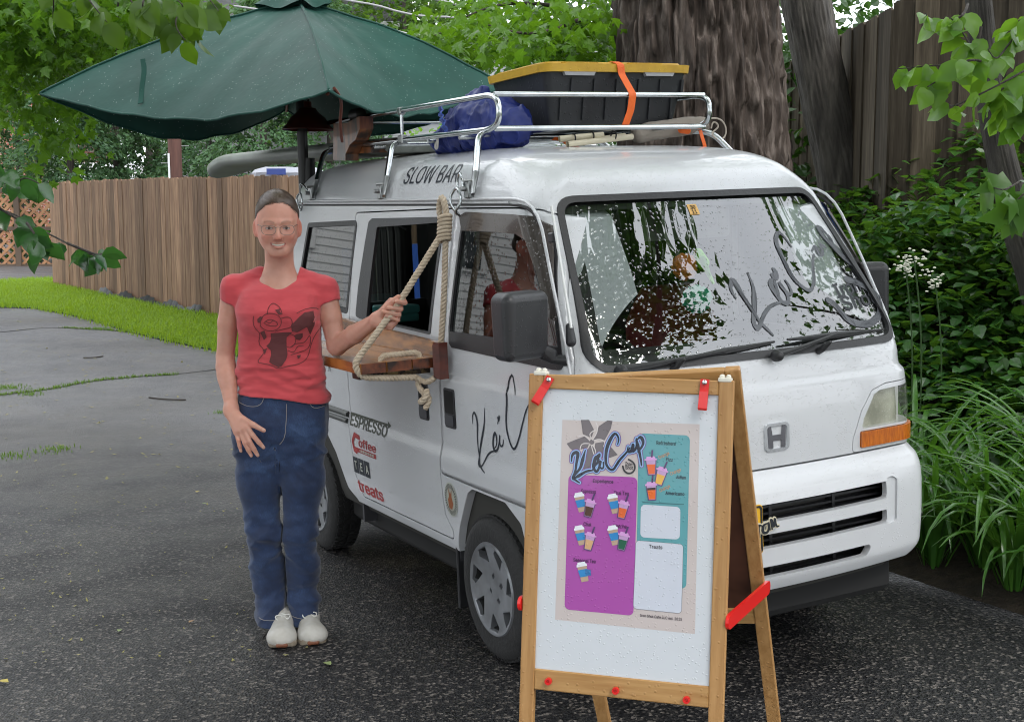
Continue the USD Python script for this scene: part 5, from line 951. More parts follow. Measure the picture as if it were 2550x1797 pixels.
# ---- wipers, washer nozzles, badge, plate
def wiper(piv, tip, elbow):
    piv, tip, elbow = map(np.array, (piv, tip, elbow))
    w = obj('wiper', cat_(spheres_hull([(*piv, .02), (*(piv + [.012, 0, 0]), .017)]), tube([piv + [.014, 0, .004], (piv * .55 + elbow * .45) + [.022, 0, .004], elbow + [.018, 0, .004]], [.010, .008, .006], 6)), RUBBER, van, smooth=50)
    b = tube([elbow * 2 - tip if False else elbow + (elbow - tip) * .75 + [0, 0, .0], elbow + [.008, 0, 0], tip], [.004, .012, .004], 6, flat=1.0); obj('wiper_blade', b, RUBBER, w, smooth=50)
g = lambda u, v, o=.012: on_glass(*cW(u, v), o)
wiper(on_glass(*cB(560, 1560), .03), on_glass(*cW(600, 1418), .012), (on_glass(*cB(560, 1560), .02) * .35 + on_glass(*cW(600, 1418), .012) * .65))
wiper(on_glass(*cW(620, 1560), .03), on_glass(*cW(1760, 1292), .012), on_glass(*cW(1190, 1350), .012))
for q in (cB(1030, 1525), cW(1090, 1490)):
    p = on_glass(*q, .035); obj('washer_nozzle', spheres_hull([(*p, .010), (p[0] + .02, p[1] + .012, p[2] + .022, .007), (p[0] - .02, p[1], p[2] - .008, .012)]), RUBBER, van, smooth=50)
bz, by = .831, -.004
fr = rrect(-.05, -.046, .05, .046, .018).difference(rrect(-.041, -.037, .041, .037, .012))
Hs = unary_union([Polygon([(-.034, -.036), (-.016, -.036), (-.018, 0), (-.024, .036), (-.036, .036)]), Polygon([(.034, -.036), (.016, -.036), (.018, 0), (.024, .036), (.036, .036)]), Polygon([(-.022, -.012), (.022, -.012), (.021, .007), (-.021, .007)])])
def face(poly, h, y, z, x): return tri(prism_x(affinity.translate(poly, y, z), x, x + h))
bd = obj('badge', face(fr, .007, by, bz, -.002), CHROME, van, smooth=20); obj('badge_letter', face(Hs, .006, by, bz, -.002), mat('badge_dark_chrome', (.25, .25, .27), .15, metal=1), bd, smooth=20)
YEL = mat('plate_yellow', (.75, .42, .02), .4)
pl = obj('number_plate', face(rrect(-.165, -.08, .165, .08, .012), .004, -.285, .557, .062), YEL, van); obj('plate_rim', face(rrect(-.162, -.077, .162, .077, .011).difference(rrect(-.156, -.071, .156, .071, .009)), .002, -.285, .557, .0665), DECAL, pl)
van_hand = [[(0, .035), (.012, .0), (.022, .035), (.03, .03)], [(.055, .03), (.036, .028), (.032, .006), (.048, .004), (.057, .03), (.058, .006)], [(.066, .004), (.07, .034), (.074, .012), (.084, .034), (.088, .006), (.094, .006)]]
vb = affinity.translate(affinity.rotate(brush(van_hand, .009), 12, origin=(0, 0)), -.155, .535)
obj('plate_script', face(vb.buffer(.004), .003, 0, 0, .072), mat('script_cream', (.6, .55, .4), .5), pl); obj('plate_script_letters', face(vb, .003, 0, 0, .0755), DECAL, pl)
# ---- writing on the windshield
GW = lambda pts: [tuple(on_glass(*cW(*p))[1:]) for p in pts]
ws = [GW([(200, 975), (165, 920), (150, 840), (170, 800), (215, 860), (300, 1000), (370, 1110), (440, 1210), (520, 1290), (580, 1350)]),
      GW([(325, 725), (370, 850), (385, 1000), (385, 1130), (395, 1260), (415, 1285), (445, 1250), (480, 1150), (560, 1050), (640, 1020)]),
      GW([(640, 1020), (615, 900), (565, 800), (550, 830), (600, 930), (670, 1020), (710, 1030), (725, 980), (690, 900), (640, 830), (720, 930), (755, 930), (745, 880), (700, 800)]),
      (GW([(560, 740), (595, 760), (600, 710), (580, 685)]), 1.4),
      GW([(770, 460), (700, 360), (660, 320), (620, 370), (640, 480), (700, 620), (780, 780), (860, 860), (935, 900), (970, 860), (980, 740), (975, 620), (990, 540)]),
      GW([(975, 500), (1010, 470), (1040, 530), (1075, 525), (1060, 440), (1110, 470)]),
      (GW([(1400, 680), (1290, 580), (1160, 430), (1060, 310), (1040, 270), (1100, 300), (1170, 400), (1175, 450)]), 1.3)]
GREY = mat('glass_paint_grey', (.085, .09, .10), .5)
obj('windshield_lettering', glass_decal(flat_mesh(brush(ws, .019))), GREY, van)
for txt, a, b in (('Iron', (1215, 985), (1450, 905)), ('Shot', (1290, 1110), (1590, 1030))):
    t = meshkit.text_mesh(txt, .05, .0006, True); bb = t.bounds; A, B = np.array(on_glass(*cW(*a))[1:]), np.array(on_glass(*cW(*b))[1:])
    t.vertices[:, :2] -= bb[0][:2]; t.vertices[:, 0] *= (B[0] - A[0]) / (bb[1][0] - bb[0][0]); t.vertices[:, 1] *= .9; t.vertices[:, 1] += (B[1] - A[1]) * t.vertices[:, 0] / (B[0] - A[0]); t.vertices[:, :2] += A
    obj('windshield_logo', glass_decal(t), GREY, van)
cr = GW([(1120, 1000), (1200, 1060), (1290, 1170), (1400, 1230), (1510, 1235), (1590, 1180), (1620, 1080), (1580, 960), (1500, 880), (1400, 820), (1300, 790)])
obj('windshield_logo', glass_decal(flat_mesh(LineString(smooth_path(cr, 40)).buffer(.012))), GREY, van)
# ---- inside: lining, floor, seats, dash, wheel, mirror, sticker
lin = (van_loft(.036) - van_loft(.042).trim_by_plane((0, 0, 1), .40))
for sd in (sideR, sideL):
    for W in (SWIN, DWIN, QWIN): lin = lin - sd(W)
lin = lin - prism_x(WSEAL.buffer(-.06), -.85, .3) - prism_x(rear_win, -3.5, -2.6) - prism_x(both(HPANEL), -.3, .3)
LIN = mat('lining_grey', (.035, .034, .03), .8)
obj('interior_lining', tri(lin), LIN, van, smooth=30)
SEAT = mat('seat_oxblood', (.26, .030, .026), .65, bump=.2, bscale=90)
for s in (-1, 1):
    y = s * .31
    st = obj('seat', spheres_hull([(x, y + dy, z, .05) for x in (-1.0, -.62) for dy in (-.18, .18) for z in (.68, .76)]), SEAT, van, smooth=50)
    tp_s = vy(*cA(735, 885), -.31); tz = min(tp_s[2], 1.3)
    obj('seat_back', spheres_hull([(-1.02, y + dy, .75, .05) for dy in (-.17, .17)] + [(tp_s[0] + .02, y + dy, tz - .15, .05) for dy in (-.16, .16)] + [(tp_s[0], y + dy, tz - .05, .05) for dy in (-.09, .09)]), SEAT, st, smooth=50)
DASH = mat('dash_grey', (.03, .03, .03), .6)
dp = Polygon([(-.16, .78), (-.16, 1.03), (-.22, 1.07), (-.42, 1.05), (-.46, .98), (-.40, .78)])
obj('dashboard', tri(prism_y(dp, -.58, .58)), DASH, van, smooth=30)
swh = tube([(0, .18 * math.cos(a), .18 * math.sin(a)) for a in np.linspace(0, 2 * math.pi, 40)[:-1]], .013, 8, closed=True); swh = cat_(swh, spheres_hull([(0, 0, 0, .035), (.03, 0, 0, .03)]), tube([(0, -.17, 0), (0, .17, 0)], .012), tube([(0, 0, 0), (0, 0, -.17)], .012)); swh.apply_transform(T(-.55, -.31, 1.02, ry=-.75)); obj('steering_wheel', swh, DASH, van, smooth=50)
mc = on_glass(*cB(1150, 270), -.05); mp = spheres_hull([(mc[0] + dx, mc[1] + dy, mc[2] + dz, .012) for dx in (0, -.02) for dy in (-.095, .095) for dz in (-.022, .022)])
obj('rear_view_mirror', mp, mat('mirror_housing', (.02, .02, .022), .3), van, smooth=50); obj('sun_visor', tri(prism_x(affinity.translate(rrect(-.2, -.06, .2, .06, .02), 0, 1.53), -.5, -.488)), mat('visor_grey', (.09, .09, .085), .6), van)
g0, g1 = on_glass(*cB(1125, 165), .004), on_glass(*cB(1240, 248), .004)
sk = sbox(g0[1], g1[2], g1[1], g0[2]); obj('inspection_sticker', glass_decal(flat_mesh(sk), .003), mat('sticker_orange', (.62, .36, .10), .5), van)
for txt, zz in (('30', .64), ('11', .12)):
    t = meshkit.text_mesh(txt, .0125, .0004, True); t.apply_translation((g0[1] + .008, g1[2] + (g0[2] - g1[2]) * zz * .85, 0)); obj('sticker_digits', glass_decal(t, .0045), DECAL, van)
# ============================ things carried on, in and at the van ================================
STEEL = mat('rack_steel', (.62, .65, .66), .16, metal=1, col2=(.45, .47, .48), vscale=12)
RX0, RX1, RY = -2.76, -1.0, .47
rz = lambda x, top: (2.022 if top else 1.898) + .024 * (RX1 - x)
rack = thing('roof_rack', 'chrome tube roof rack clamped to the gutters of the white van', 'roof rack', VM)
for s in (-1, 1):
    y = s * RY
    path = [(RX0, y, rz(RX0, 1)), (RX1 - .03, y, rz(RX1, 1)), (RX1 + .045, y, rz(RX1, 1) - .02), (RX1 + .045, y, rz(RX1, 0) + .02), (RX1 - .03, y, rz(RX1, 0)), (RX0, y, rz(RX0, 0))]
    obj('side_rail', tube(fillet_path(path, .06, 8), .0115, 10), STEEL, rack, smooth=60)
for top in (1, 0):
    obj('end_bar', tube([(RX1 + .01, -RY, rz(RX1, top)), (RX1 + .01, RY, rz(RX1, top))], .0105, 10), STEEL, rack, smooth=60)
    obj('end_bar', tube([(RX0, -RY, rz(RX0, top)), (RX0, RY, rz(RX0, top))], .0105, 10), STEEL, rack, smooth=60)
for x in (-1.3, -1.6, -1.9, -2.2, -2.5): obj('cross_bar', tube([(x, -RY, rz(x, 0) - .018), (x, RY, rz(x, 0) - .018)], .009, 8), STEEL, rack, smooth=60)
for y in (-.2, .05, .28): obj('deck_bar', tube([(RX0, y, rz(RX0, 0) - .004), (RX1, y, rz(RX1, 0) - .004)], .0075, 8), STEEL, rack, smooth=60)
legs = {0: -.90, 1: -1.72, 2: -2.60}
for s in (-1, 1):
    for x, xb in ((-1.03, -.885), (-1.86, -1.72), (-2.72, -2.60)):
        zb = 1.652 + .025 * (-.57 - xb)
        p = fillet_path([(x - .06, s * (RY - .02), rz(x, 0) - .012), (x + .01, s * (RY + .055), rz(x, 0) - .02), (xb - .02, s * .60, zb + .075)], .06, 9)
        lg = obj('leg', tube(p, .0125, 10), STEEL, rack, smooth=60)
        foot = cat_(tube([(xb - .02, s * .60, zb + .08), (xb - .012, s * .612, zb + .045), (xb + .03, s * .640, zb + .0)], [.012, .010, .006], 8, flat=1.5),
                    bx(xb - .055, xb - .015, s * .624 - .012, s * .624 + .012, zb - .012, zb + .05, .004), tube([(xb - .04, s * .60, zb + .022), (xb - .04, s * .655, zb + .022)], .009, 8), tube([(xb - .02, s * .60, zb + .05), (xb - .02, s * .652, zb + .05)], .006, 8))
        obj('clamp', foot, mat('clamp_steel', (.35, .36, .36), .35, metal=1), lg, smooth=40)
    for x in (-1.86,):
        obj('post', tube([(x, s * RY, rz(x, 0)), (x, s * RY, rz(x, 1))], .008, 8), STEEL, rack, smooth=60)
        obj('post_bracket', cat_(bx(x - .025, x + .025, s * RY - .014, s * RY + .014, rz(x, 0) - .02, rz(x, 0) + .02, .005), bx(x - .018, x + .018, s * RY - .014, s * RY + .014, rz(x, 1) - .02, rz(x, 1) + .012, .005)), mat('clamp_steel', (.35, .36, .36), .35, metal=1), rack)

# black storage tote with a yellow lid, strapped across the front of the rack
tote = thing('storage_tote', 'black plastic storage tote with a yellow lid on the roof rack', 'storage box', VM)
BLKP = mat('tote_black', (.014, .015, .018), .42, drops=.4, dscale=70, bump=.06, bscale=30)
X0, X1, Y0, Y1, Z0, Z1 = -1.575, -1.075, -.215, .49, 1.908, 2.13
def frus(d, zb, zt, tap): return hullpts([(x + sx * (d + (tap if z == zb else 0)) * -1, y - sy * (d + (tap if z == zb else 0)), z) for z in (zb, zt) for (x, sx) in ((X0 + 0, -1), (X1, 1)) for (y, sy) in ((Y0, -1), (Y1, 1))])
def frustum(x0, x1, y0, y1, z0, z1, tap, r=.03):
    pts = []
    for z, t in ((z0, tap), (z1, 0)):
        for cx, cy in ((x0 + t + r, y0 + t + r), (x1 - t - r, y0 + t + r), (x1 - t - r, y1 - t - r), (x0 + t + r, y1 - t - r)):
            for a in np.linspace(0, 2 * math.pi, 13)[:-1]: pts.append((cx + r * math.cos(a), cy + r * math.sin(a), z))
    return hullpts(pts)
tb = frustum(X0 + .02, X1 - .02, Y0 + .02, Y1 - .02, Z0, Z1 - .005, .045)
obj('tub', tb, BLKP, tote, smooth=30)
for y in np.linspace(Y0 + .10, Y1 - .09, 6):
    for (a, b, c, d) in ((y, .012, Z0 + .03, Z0 + .115), (y + .045, .012, Z0 + .115, Z0 + .185)):
        for xs, s in ((X1, 1), (X0, -1)):
            xf = lambda z: xs - s * (.02 + .045 * (Z1 - z) / (Z1 - Z0)) + s * .003
            rb = hullpts([(xf(z) + dx, a + dy, z) for z in (c, d) for dx in (-.012, .006) for dy in (-b / 2, b / 2)]); obj('rib', rb, BLKP, tote)
for y in (Y0 + .17, Y0 + .54): obj('handle_lip', hullpts([(X1 - .018 + dx, y + dy * k, z) for dx in (-.01, .012) for z, k in ((Z1 - .005, 1), (Z1 - .026, .85)) for dy in (-.075, .075)]), mat('lip_sheen_grey', (.30, .30, .31), .3), tote)  # grey lips: the handle sheen is painted into the colour
lid0 = frustum(X0, X1, Y0, Y1, Z1 - .012, Z1 + .018, .004, .05); lid1 = frustum(X0 + .03, X1 - .03, Y0 + .03, Y1 - .03, Z1 + .016, Z1 + .028, -.004, .05)
lip = cat_(lid0, lid1, *[frustum(X1 - .06, X1 - .005, y, y + .16, Z1 + .01, Z1 + .0245, .002, .012) for y in (Y0 + .10, Y0 + .40)])
obj('lid', lip, mat('lid_yellow', (.60, .36, .030), .42, col2=(.50, .29, .025), vscale=14, drops=.3), tote, smooth=30)
strap = thing('ratchet_strap', 'flat orange strap round the black storage tote', 'strap', VM)
ORANGE = mat('strap_orange', (.80, .13, .012), .6, bump=.15, bscale=200)
sy = .14
obj('webbing', ribbon(fillet_path([(X0 - .006, sy, Z0 - .01), (X0 - .008, sy, Z1 + .02), (X0 + .03, sy, Z1 + .031), (X1 - .03, sy - .008, Z1 + .031), (X1 + .006, sy - .006, Z1 + .016), (X1 + .006, sy - .004, Z1 - .02), (RX1 + .026, sy - .016, rz(RX1, 1)), (RX1 + .016, sy - .022, rz(RX1, 1) - .06), (RX1 + .004, sy - .04, rz(RX1, 0) + .01)], .012, 4), (0, .032, 0), (1, 0, 0)), ORANGE, strap, smooth=40)
obj('strap_tail', ribbon(smooth_path([(-1.02, .47, 1.885), (-1.0, .47, 1.84), (-1.0, .475, 1.81), (-1.01, .465, 1.79)], 10), (0, .016, 0), (1, 0, 0)), ORANGE, strap, smooth=40)
obj('strap_hook', spheres_hull([(-1.03, .385, 1.888, .014), (-1.03, .415, 1.884, .014), (-1.03, .40, 1.902, .008)]), ORANGE, strap, smooth=40)
obj('strap_tail', ribbon(smooth_path([(-1.25, -.08, 1.875), (-1.22, -.05, 1.865), (-1.2, -.03, 1.845), (-1.17, -.01, 1.842)], 10), (.006, .012, .012), (1, 0, 0)), ORANGE, strap, smooth=40)
# blue bag slumped in the rack beside the tote
def blob(c, r, seed=0, amp=.12, freq=2.2, sub=4, stretch=(1, 1, 1)):
    m = trimesh.creation.icosphere(sub, 1.0); v = m.vertices.copy(); k = 1 + amp * (meshkit.fbm(v * freq * np.array(stretch) + seed * 7.3 + 20, 4, seed) - .5) * 2
    m.vertices = v * k[:, None] * np.array(r) + np.array(c); return m
BLUE = mat('bag_blue', (.006, .020, .17), .55, col2=(.004, .012, .10), vscale=7, bump=.2, bscale=14)
bag = thing('blue_bag', 'crumpled royal blue nylon bag slumped in the rack beside the tote', 'bag', VM)
def bag_sdf(p):
    d = smin(.05, ell(p, (-1.43, -.31, 1.955), (.20, .105, .095)), cone(p, (-1.45, -.31, 2.0), (-1.385, -.31, 2.085), .075, .022), ell(p, (-1.62, -.33, 1.905), (.12, .085, .055)), ell(p, (-1.27, -.29, 1.93), (.13, .09, .085)), ell(p, (-1.42, -.32, 1.885), (.19, .07, .035)))
    rg = (1 - 2 * np.abs(meshkit.fbm(p * [13, 9, 4.5] + [30, 30, 8], 2) - .5)) ** 3; r2 = (1 - 2 * np.abs(meshkit.fbm(p * [26, 26, 16] + [30, 30, 8], 2, 4) - .5)) ** 3
    return d - .026 * (rg - .4) - .008 * (r2 - .4)
bm = snets(bag_sdf, (-1.80, -.48, 1.78), (-1.08, -.14, 2.15), .006)
obj('bag_body', bm, BLUE, bag, smooth=True)
zz = smooth_path([(-1.52, -.435, 2.045), (-1.50, -.452, 2.0), (-1.46, -.462, 1.96), (-1.45, -.455, 1.91)], 16)
obj('zip_flap', ribbon(zz + np.c_[np.zeros(16), .006 * np.sin(np.arange(16) * 2), np.zeros(16)], (.045, -.01, .005), (0, 1, 0), .006), mat('bag_blue_light', (.02, .06, .32), .4), bag, smooth=40)
obj('bag_handle', ribbon(smooth_path([(-1.32, -.30, 1.90), (-1.27, -.29, 1.868), (-1.22, -.26, 1.866), (-1.18, -.22, 1.90)], 14), (.03, 0, .012), (0, 1, 0), .004), BLUE, bag, smooth=40)
obj('drawstring', tube(smooth_path([(-1.56, -.44, 1.90), (-1.585, -.445, 1.872), (-1.555, -.45, 1.862), (-1.545, -.45, 1.90), (-1.56, -.455, 1.862)], 24), .004, 6), mat('cord_white', (.6, .58, .54), .7), bag, smooth=60)
# cream plastic pipes tied under the front of the rack
PVC = mat('pvc_cream', (.60, .54, .40), .4)
pipes = thing('plastic_pipes', 'cream plastic pipes tied under the front of the roof rack', 'pipes', VM)
for a, b, r in (((-1.08, -.15, 1.862), (-1.05, .03, 1.873), .0125), ((-1.02, -.15, 1.838), (-1.06, .17, 1.866), .0115), ((-1.1, -.10, 1.846), (-1.08, .15, 1.872), .010)):
    a, b = np.array(a), np.array(b); t = (b - a) / np.linalg.norm(b - a); out = tube([a, b], r, 14, cap=False); inn = tube([a, b], r * .72, 14, cap=False); inn.invert()
    obj('pipe', cat_(out, inn), PVC, pipes, smooth=60)
for q, r in (((-1.065, -.10, 1.858), .022), ((-1.06, -.02, 1.864), .022), ((-1.055, .08, 1.868), .02)):
    obj('cable_tie', tube([(q[0] + r * math.cos(a), q[1] + .004 * math.sin(a), q[2] + r * math.sin(a)) for a in np.linspace(0, 2 * math.pi, 15)[:-1]], .003, 5, closed=True), DARK, pipes)
# rolled canvas with its cord in the far front corner of the rack
CANV = mat('canvas_beige', (.30, .26, .22), .8, bump=.3, bscale=50)
roll = thing('canvas_roll', 'beige rolled canvas in the far front corner of the roof rack', 'roll', VM)
cm_ = tube(smooth_path([(-1.12, .22, 1.875), (-1.10, .34, 1.895), (-1.08, .45, 1.905), (-1.06, .53, 1.915)], 20), [.03] + [.036] * 18 + [.03], 16)
cm_.vertices += (meshkit.fbm(cm_.vertices * 18 + 9, 3) - .5)[:, None] * [.012, .012, .02]; obj('roll', cm_, CANV, roll, smooth=60)
obj('cord', cat_(tube(smooth_path([(-1.0, .50, 1.93), (-.99, .555, 1.92), (-.99, .575, 1.87), (-.99, .54, 1.845), (-1.0, .515, 1.87), (-1.0, .545, 1.90), (-1.0, .525, 1.915), (-1.0, .51, 1.89)], 50), .0035, 6)), mat('cord_beige', (.42, .36, .30), .8), roll, smooth=60)
# grey paddleboard lying under the rack, its tail hanging out behind
BOARD = mat('board_grey', (.24, .26, .24), .45, col2=(.18, .19, .17), vscale=3, drops=.4, dscale=60)
n = 60; xs = np.linspace(-5.62, -1.9, n); wd = np.array([.19 * (1 - abs(2 * t - 1) ** 3.2) ** .5 + .02 for t in np.linspace(0.0, 1, n)]); rock = .032 * (-1.9 - xs) - .07 * np.clip((-4.7 - xs) / .9, 0, 1) ** 1.7
cross = [(-1, 0), (-.97, .5), (-.85, .9), (-.6, 1), (0, 1.05), (.6, 1), (.85, .9), (.97, .5), (1, 0), (.97, -.5), (.85, -.9), (.6, -1), (0, -1), (-.6, -1), (-.85, -.9), (-.97, -.5)]
bv = np.array([[(x, -.27 + c[0] * w, 1.905 + r + c[1] * .038) for c in cross] for x, w, r in zip(xs, wd, rock)]); nc = len(cross)
bf = [[i * nc + j, i * nc + (j + 1) % nc, (i + 1) * nc + (j + 1) % nc, (i + 1) * nc + j] for i in range(n - 1) for j in range(nc)]
bv = bv.reshape(-1, 3); bfT = [f for q in bf for f in ([q[0], q[2], q[1]], [q[0], q[3], q[2]])] + [[0, j, j + 1] for j in range(1, nc - 1)] + [[(n - 1) * nc, (n - 1) * nc + j + 1, (n - 1) * nc + j] for j in range(1, nc - 1)]
bd_ = thing('paddleboard', 'long grey paddleboard lying under the rack with its tail overhanging behind', 'paddleboard', VM)
obj('hull', trimesh.Trimesh(bv, bfT, process=False), BOARD, bd_, smooth=45)
0 and obj('tail_patch', hullpts([(x, y, 1.918 + z) for x, z0 in ((-4.55, .02), (-4.22, .11)) for y in (-.345, -.10) for z in (-.13 - .05 * (x < -4.4), -.115 - .05 * (x < -4.4))]), mat('patch_tan', (.33, .30, .22), .6, col2=(.2, .18, .13), vscale=20), bd_)

# charred wooden bracket on the rear near corner of the rack
CHAR = mat('charred_wood', (.20, .065, .016), .35, col2=(.018, .009, .005), vscale=5, stretch=(3, 3, 1.0), contrast=(.42, .62), coat=.4)
br = thing('wooden_bracket', 'scorched wooden block bracket on the rack below the umbrella', 'bracket', VM)
y0 = -.50
c1_ = lambda x, y: tuple(vy(500 + x / 3.678, 60 + y / 3.678, -.50)[[0, 2]])
obj('block', tri(prism_y(Polygon([c1_(*q) for q in ((1290, 912), (1415, 905), (1470, 872), (1530, 845), (1532, 960), (1492, 1060), (1440, 1105), (1400, 1190), (1400, 1250), (1285, 1245), (1285, 1195))]), -.54, -.475)), CHAR, br)
obj('block', tri(prism_y(Polygon([c1_(*q) for q in ((1300, 1120), (1520, 1130), (1520, 1180), (1300, 1190))]), -.474, -.40)), CHAR, br)
obj('knob', spheres_hull([(*c1_(1410, 835)[:1], -.50, c1_(1410, 835)[1], .03), (*c1_(1465, 820)[:1], -.50, c1_(1465, 820)[1], .026)]), mat('char_black', (.01, .008, .007), .5), br, smooth=40)

# serving shelf of scorched pine hooked on the side below the window, and its ropes
WOOD = mat('scorched_pine', (.36, .145, .028), .28, col2=(.045, .016, .006), vscale=3.2, stretch=(1.2, 5, 5), contrast=(.40, .66), coat=.7, coatr=.12, detail=6)
WOODR = mat('scorched_end', (.11, .022, .012), .3, col2=(.02, .006, .004), vscale=8, coat=.5)
shelf = thing('serving_shelf', 'scorched pine serving shelf hooked on the van below the open window', 'shelf', VM)
obj('back_board', hullpts([(x, y, z) for x, zt in ((-2.16, 1.165), (-1.052, 1.128)) for y in (-.70, -.722) for z in (zt, 1.03)]), WOOD, shelf)
for k in range(3):
    ya, yb = -.726 - k * .099, -.726 - (k + 1) * .099 + .002
    xe = -1.058 if k < 2 else -1.062
    obj('plank', hullpts([(x, y, z) for x in (-2.05, xe) for y in (ya, yb) for z in (1.036, 1.074)] + [(xe + .004, (ya + yb) / 2, z) for z in (1.04, 1.070)]), WOOD, shelf)
    obj('plank_end', hullpts([(x, y, z) for x in (xe + .003, xe + .0075) for y in (ya - .002, yb + .002) for z in (1.037, 1.0735)]), mat('end_grain', (.20, .05, .014), .35, col2=(.015, .006, .004), vscale=16, contrast=(.38, .62), coat=.4), shelf)
obj('batten', bx(-1.17, -1.10, -1.015, -.73, 1.012, 1.0358, .003), mat('batten_pine', (.35, .24, .10), .5, col2=(.02, .01, .006), vscale=14, contrast=(.45, .55)), shelf)
obj('end_bracket', hullpts([(x, y, z) for x in (-1.05, -1.005) for y in (-.70, -.735) for z in (1.13, .995)] + [(-1.03, -.75, 1.12), (-1.03, -.75, 1.005)]), WOODR, shelf)
obj('end_bracket', hullpts([(x, y, z) for x in (-2.17, -2.13) for y in (-.70, -.735) for z in (1.16, 1.0)]), WOODR, shelf)
ROPE = mat('cotton_rope', (.56, .47, .36), .85, col2=(.46, .37, .27), vscale=30, bump=.3, bscale=300)
def twisted(path, r, pitch=.045, n=None, strands=3):
    """laid rope: three strands twisted round each other along the path"""
    p = np.asarray(path, float); L = np.r_[0, np.cumsum(np.linalg.norm(np.diff(p, axis=0), axis=1))]; n = n or int(L[-1] / pitch * 9) + 4
    s = np.linspace(0, L[-1], n); q = np.stack([np.interp(s, L, p[:, k]) for k in range(3)], 1); t, a, b = frames(q)
    return cat_(*[tube(q + r * .5 * (np.cos(2 * math.pi * (s / pitch + k / strands))[:, None] * a + np.sin(2 * math.pi * (s / pitch + k / strands))[:, None] * b), r * .56, 7) for k in range(strands)])
KNOT = np.array([-.985, -.70, 1.50]); CORNER = np.array([-1.075, -1.035, 1.07]); GRIP = np.array([-1.035, -.867, 1.287])
rope = thing('shelf_rope', 'twisted cream cotton rope holding up the serving shelf from a carabiner', 'rope', VM)
obj('rope_run', twisted(fillet_path([KNOT + [0, -.012, .02], GRIP, CORNER + [0, -.006, .005], CORNER + [.0, .02, -.045], CORNER + [.0, .12, -.058], [-1.075, -.80, 1.004]], .05, 8), .0125), ROPE, rope, smooth=True)
obj('rope_run', twisted(fillet_path([KNOT + [.01, 0, 0], [-1.0, -.705, 1.3], [-1.03, -.715, 1.12]], .1, 8), .0115), ROPE, rope, smooth=True)
for k in range(7):
    z = KNOT[2] + .004 + k * .0135; a = np.linspace(0, 2 * math.pi, 25)[:-1]
    obj('whipping', tube(np.c_[KNOT[0] + .004 + .003 * k + .026 * np.cos(a), -.703 + .020 * np.sin(a), z + .006 * np.cos(a)], .0072, 8, closed=True), ROPE, rope, smooth=60)
obj('eye', twisted(smooth_path([KNOT + [-.012, -.005, .085], KNOT + [-.012, -.008, .12], KNOT + [.012, -.006, .155], KNOT + [.034, -.005, .12], KNOT + [.03, 0, .085]], 24), .0115), ROPE, rope, smooth=True)
obj('rope_handle', twisted(fillet_path([(-1.10, -.93, 1.05), (-1.10, -.925, 1.092), (-1.095, -.775, 1.092), (-1.095, -.77, 1.05)], .02, 6), .0115), ROPE, rope, smooth=True)
obj('rope_tail', cat_(twisted(smooth_path([(-1.075, -.80, 1.004), (-1.06, -.77, .985), (-1.035, -.745, 1.0)], 14), .011), twisted(smooth_path([(-1.08, -.79, 1.004), (-1.085, -.79, .975), (-1.06, -.78, .945), (-1.05, -.775, .935)], 16), .011)), ROPE, rope, smooth=True)
obj('knot', twisted(smooth_path([(-1.05, -.775, .94), (-1.03, -.78, .955), (-1.02, -.79, .935), (-1.045, -.80, .915), (-1.065, -.785, .92), (-1.05, -.77, .935), (-1.03, -.775, .915), (-1.035, -.79, .89)], 60), .011), ROPE, rope, smooth=True)
car = thing('carabiner', 'steel carabiner and shackle hooked on the front clamp of the rack', 'carabiner', VM)
obj('hook', tube(smooth_path([(-.97, -.645, 1.59), (-.995, -.66, 1.625), (-1.0, -.655, 1.665), (-.975, -.645, 1.685), (-.95, -.645, 1.665), (-.945, -.65, 1.63), (-.96, -.66, 1.60)], 40, closed=True), .0055, 8, closed=True), STEEL, car, smooth=60)
obj('shackle', tube(smooth_path([(-.975, -.64, 1.672), (-.985, -.635, 1.71), (-.965, -.635, 1.738), (-.94, -.64, 1.72), (-.93, -.64, 1.69)], 24), .005, 8), STEEL, car, smooth=60)
car2 = thing('carabiner', 'steel carabiner hooked on the rear clamp of the rack beside the black pole', 'carabiner', VM)
q = on_side(*dsp(683, 455)) + [0, -.02, 0]
obj('hook', tube(smooth_path([q + [0, 0, -.035], q + [-.02, -.01, .0], q + [-.02, -.01, .03], q + [.005, 0, .045], q + [.02, 0, .02], q + [.02, 0, -.01]], 40, closed=True), .005, 8, closed=True), STEEL, car2, smooth=60)
obj('shackle', tube(smooth_path([q + [0, 0, .04], q + [.02, 0, .09], q + [.06, .01, .07], q + [.09, .02, .04]], 24), .005, 8), STEEL, car2, smooth=60)
# ---- what shows through the glass
cab = lambda nm, m, mt, lab, ct: tag(obj(nm, m, mt, None, smooth=40, mtx=VM), lab, ct)
def hang_line(a, b, r=.0014): return tube([a, b], r, 5)
p0_, pt, pe = on_glass(*cB(1155, 240), -.03), on_glass(*cB(1195, 545), -.06), on_glass(*cB(1335, 825), -.06)
par = thing('parrot_toy', 'lime green toy parrot dangling from the rear view mirror', 'toy', VM)
mid = (pt * .6 + pe * .4)
obj('parrot_body', spheres_hull([(*(pt + [0, .006, -.012]), .017), (*(mid + [0, 0, 0]), .022)]), mat('parrot_green', (.22, .62, .03), .6, col2=(.14, .5, .02), vscale=60), par, smooth=True)
obj('parrot_wing', spheres_hull([(*(mid + [.012, -.01, .012]), .012), (*(mid * .4 + pe * .6 + [.008, -.004, 0]), .006)]), mat('parrot_wing', (.07, .28, .015), .6), par, smooth=True)
obj('parrot_tail', spheres_hull([(*mid, .012), (*pe, .005)]), mat('parrot_green', (.1, .3, .02), .6), par, smooth=True)
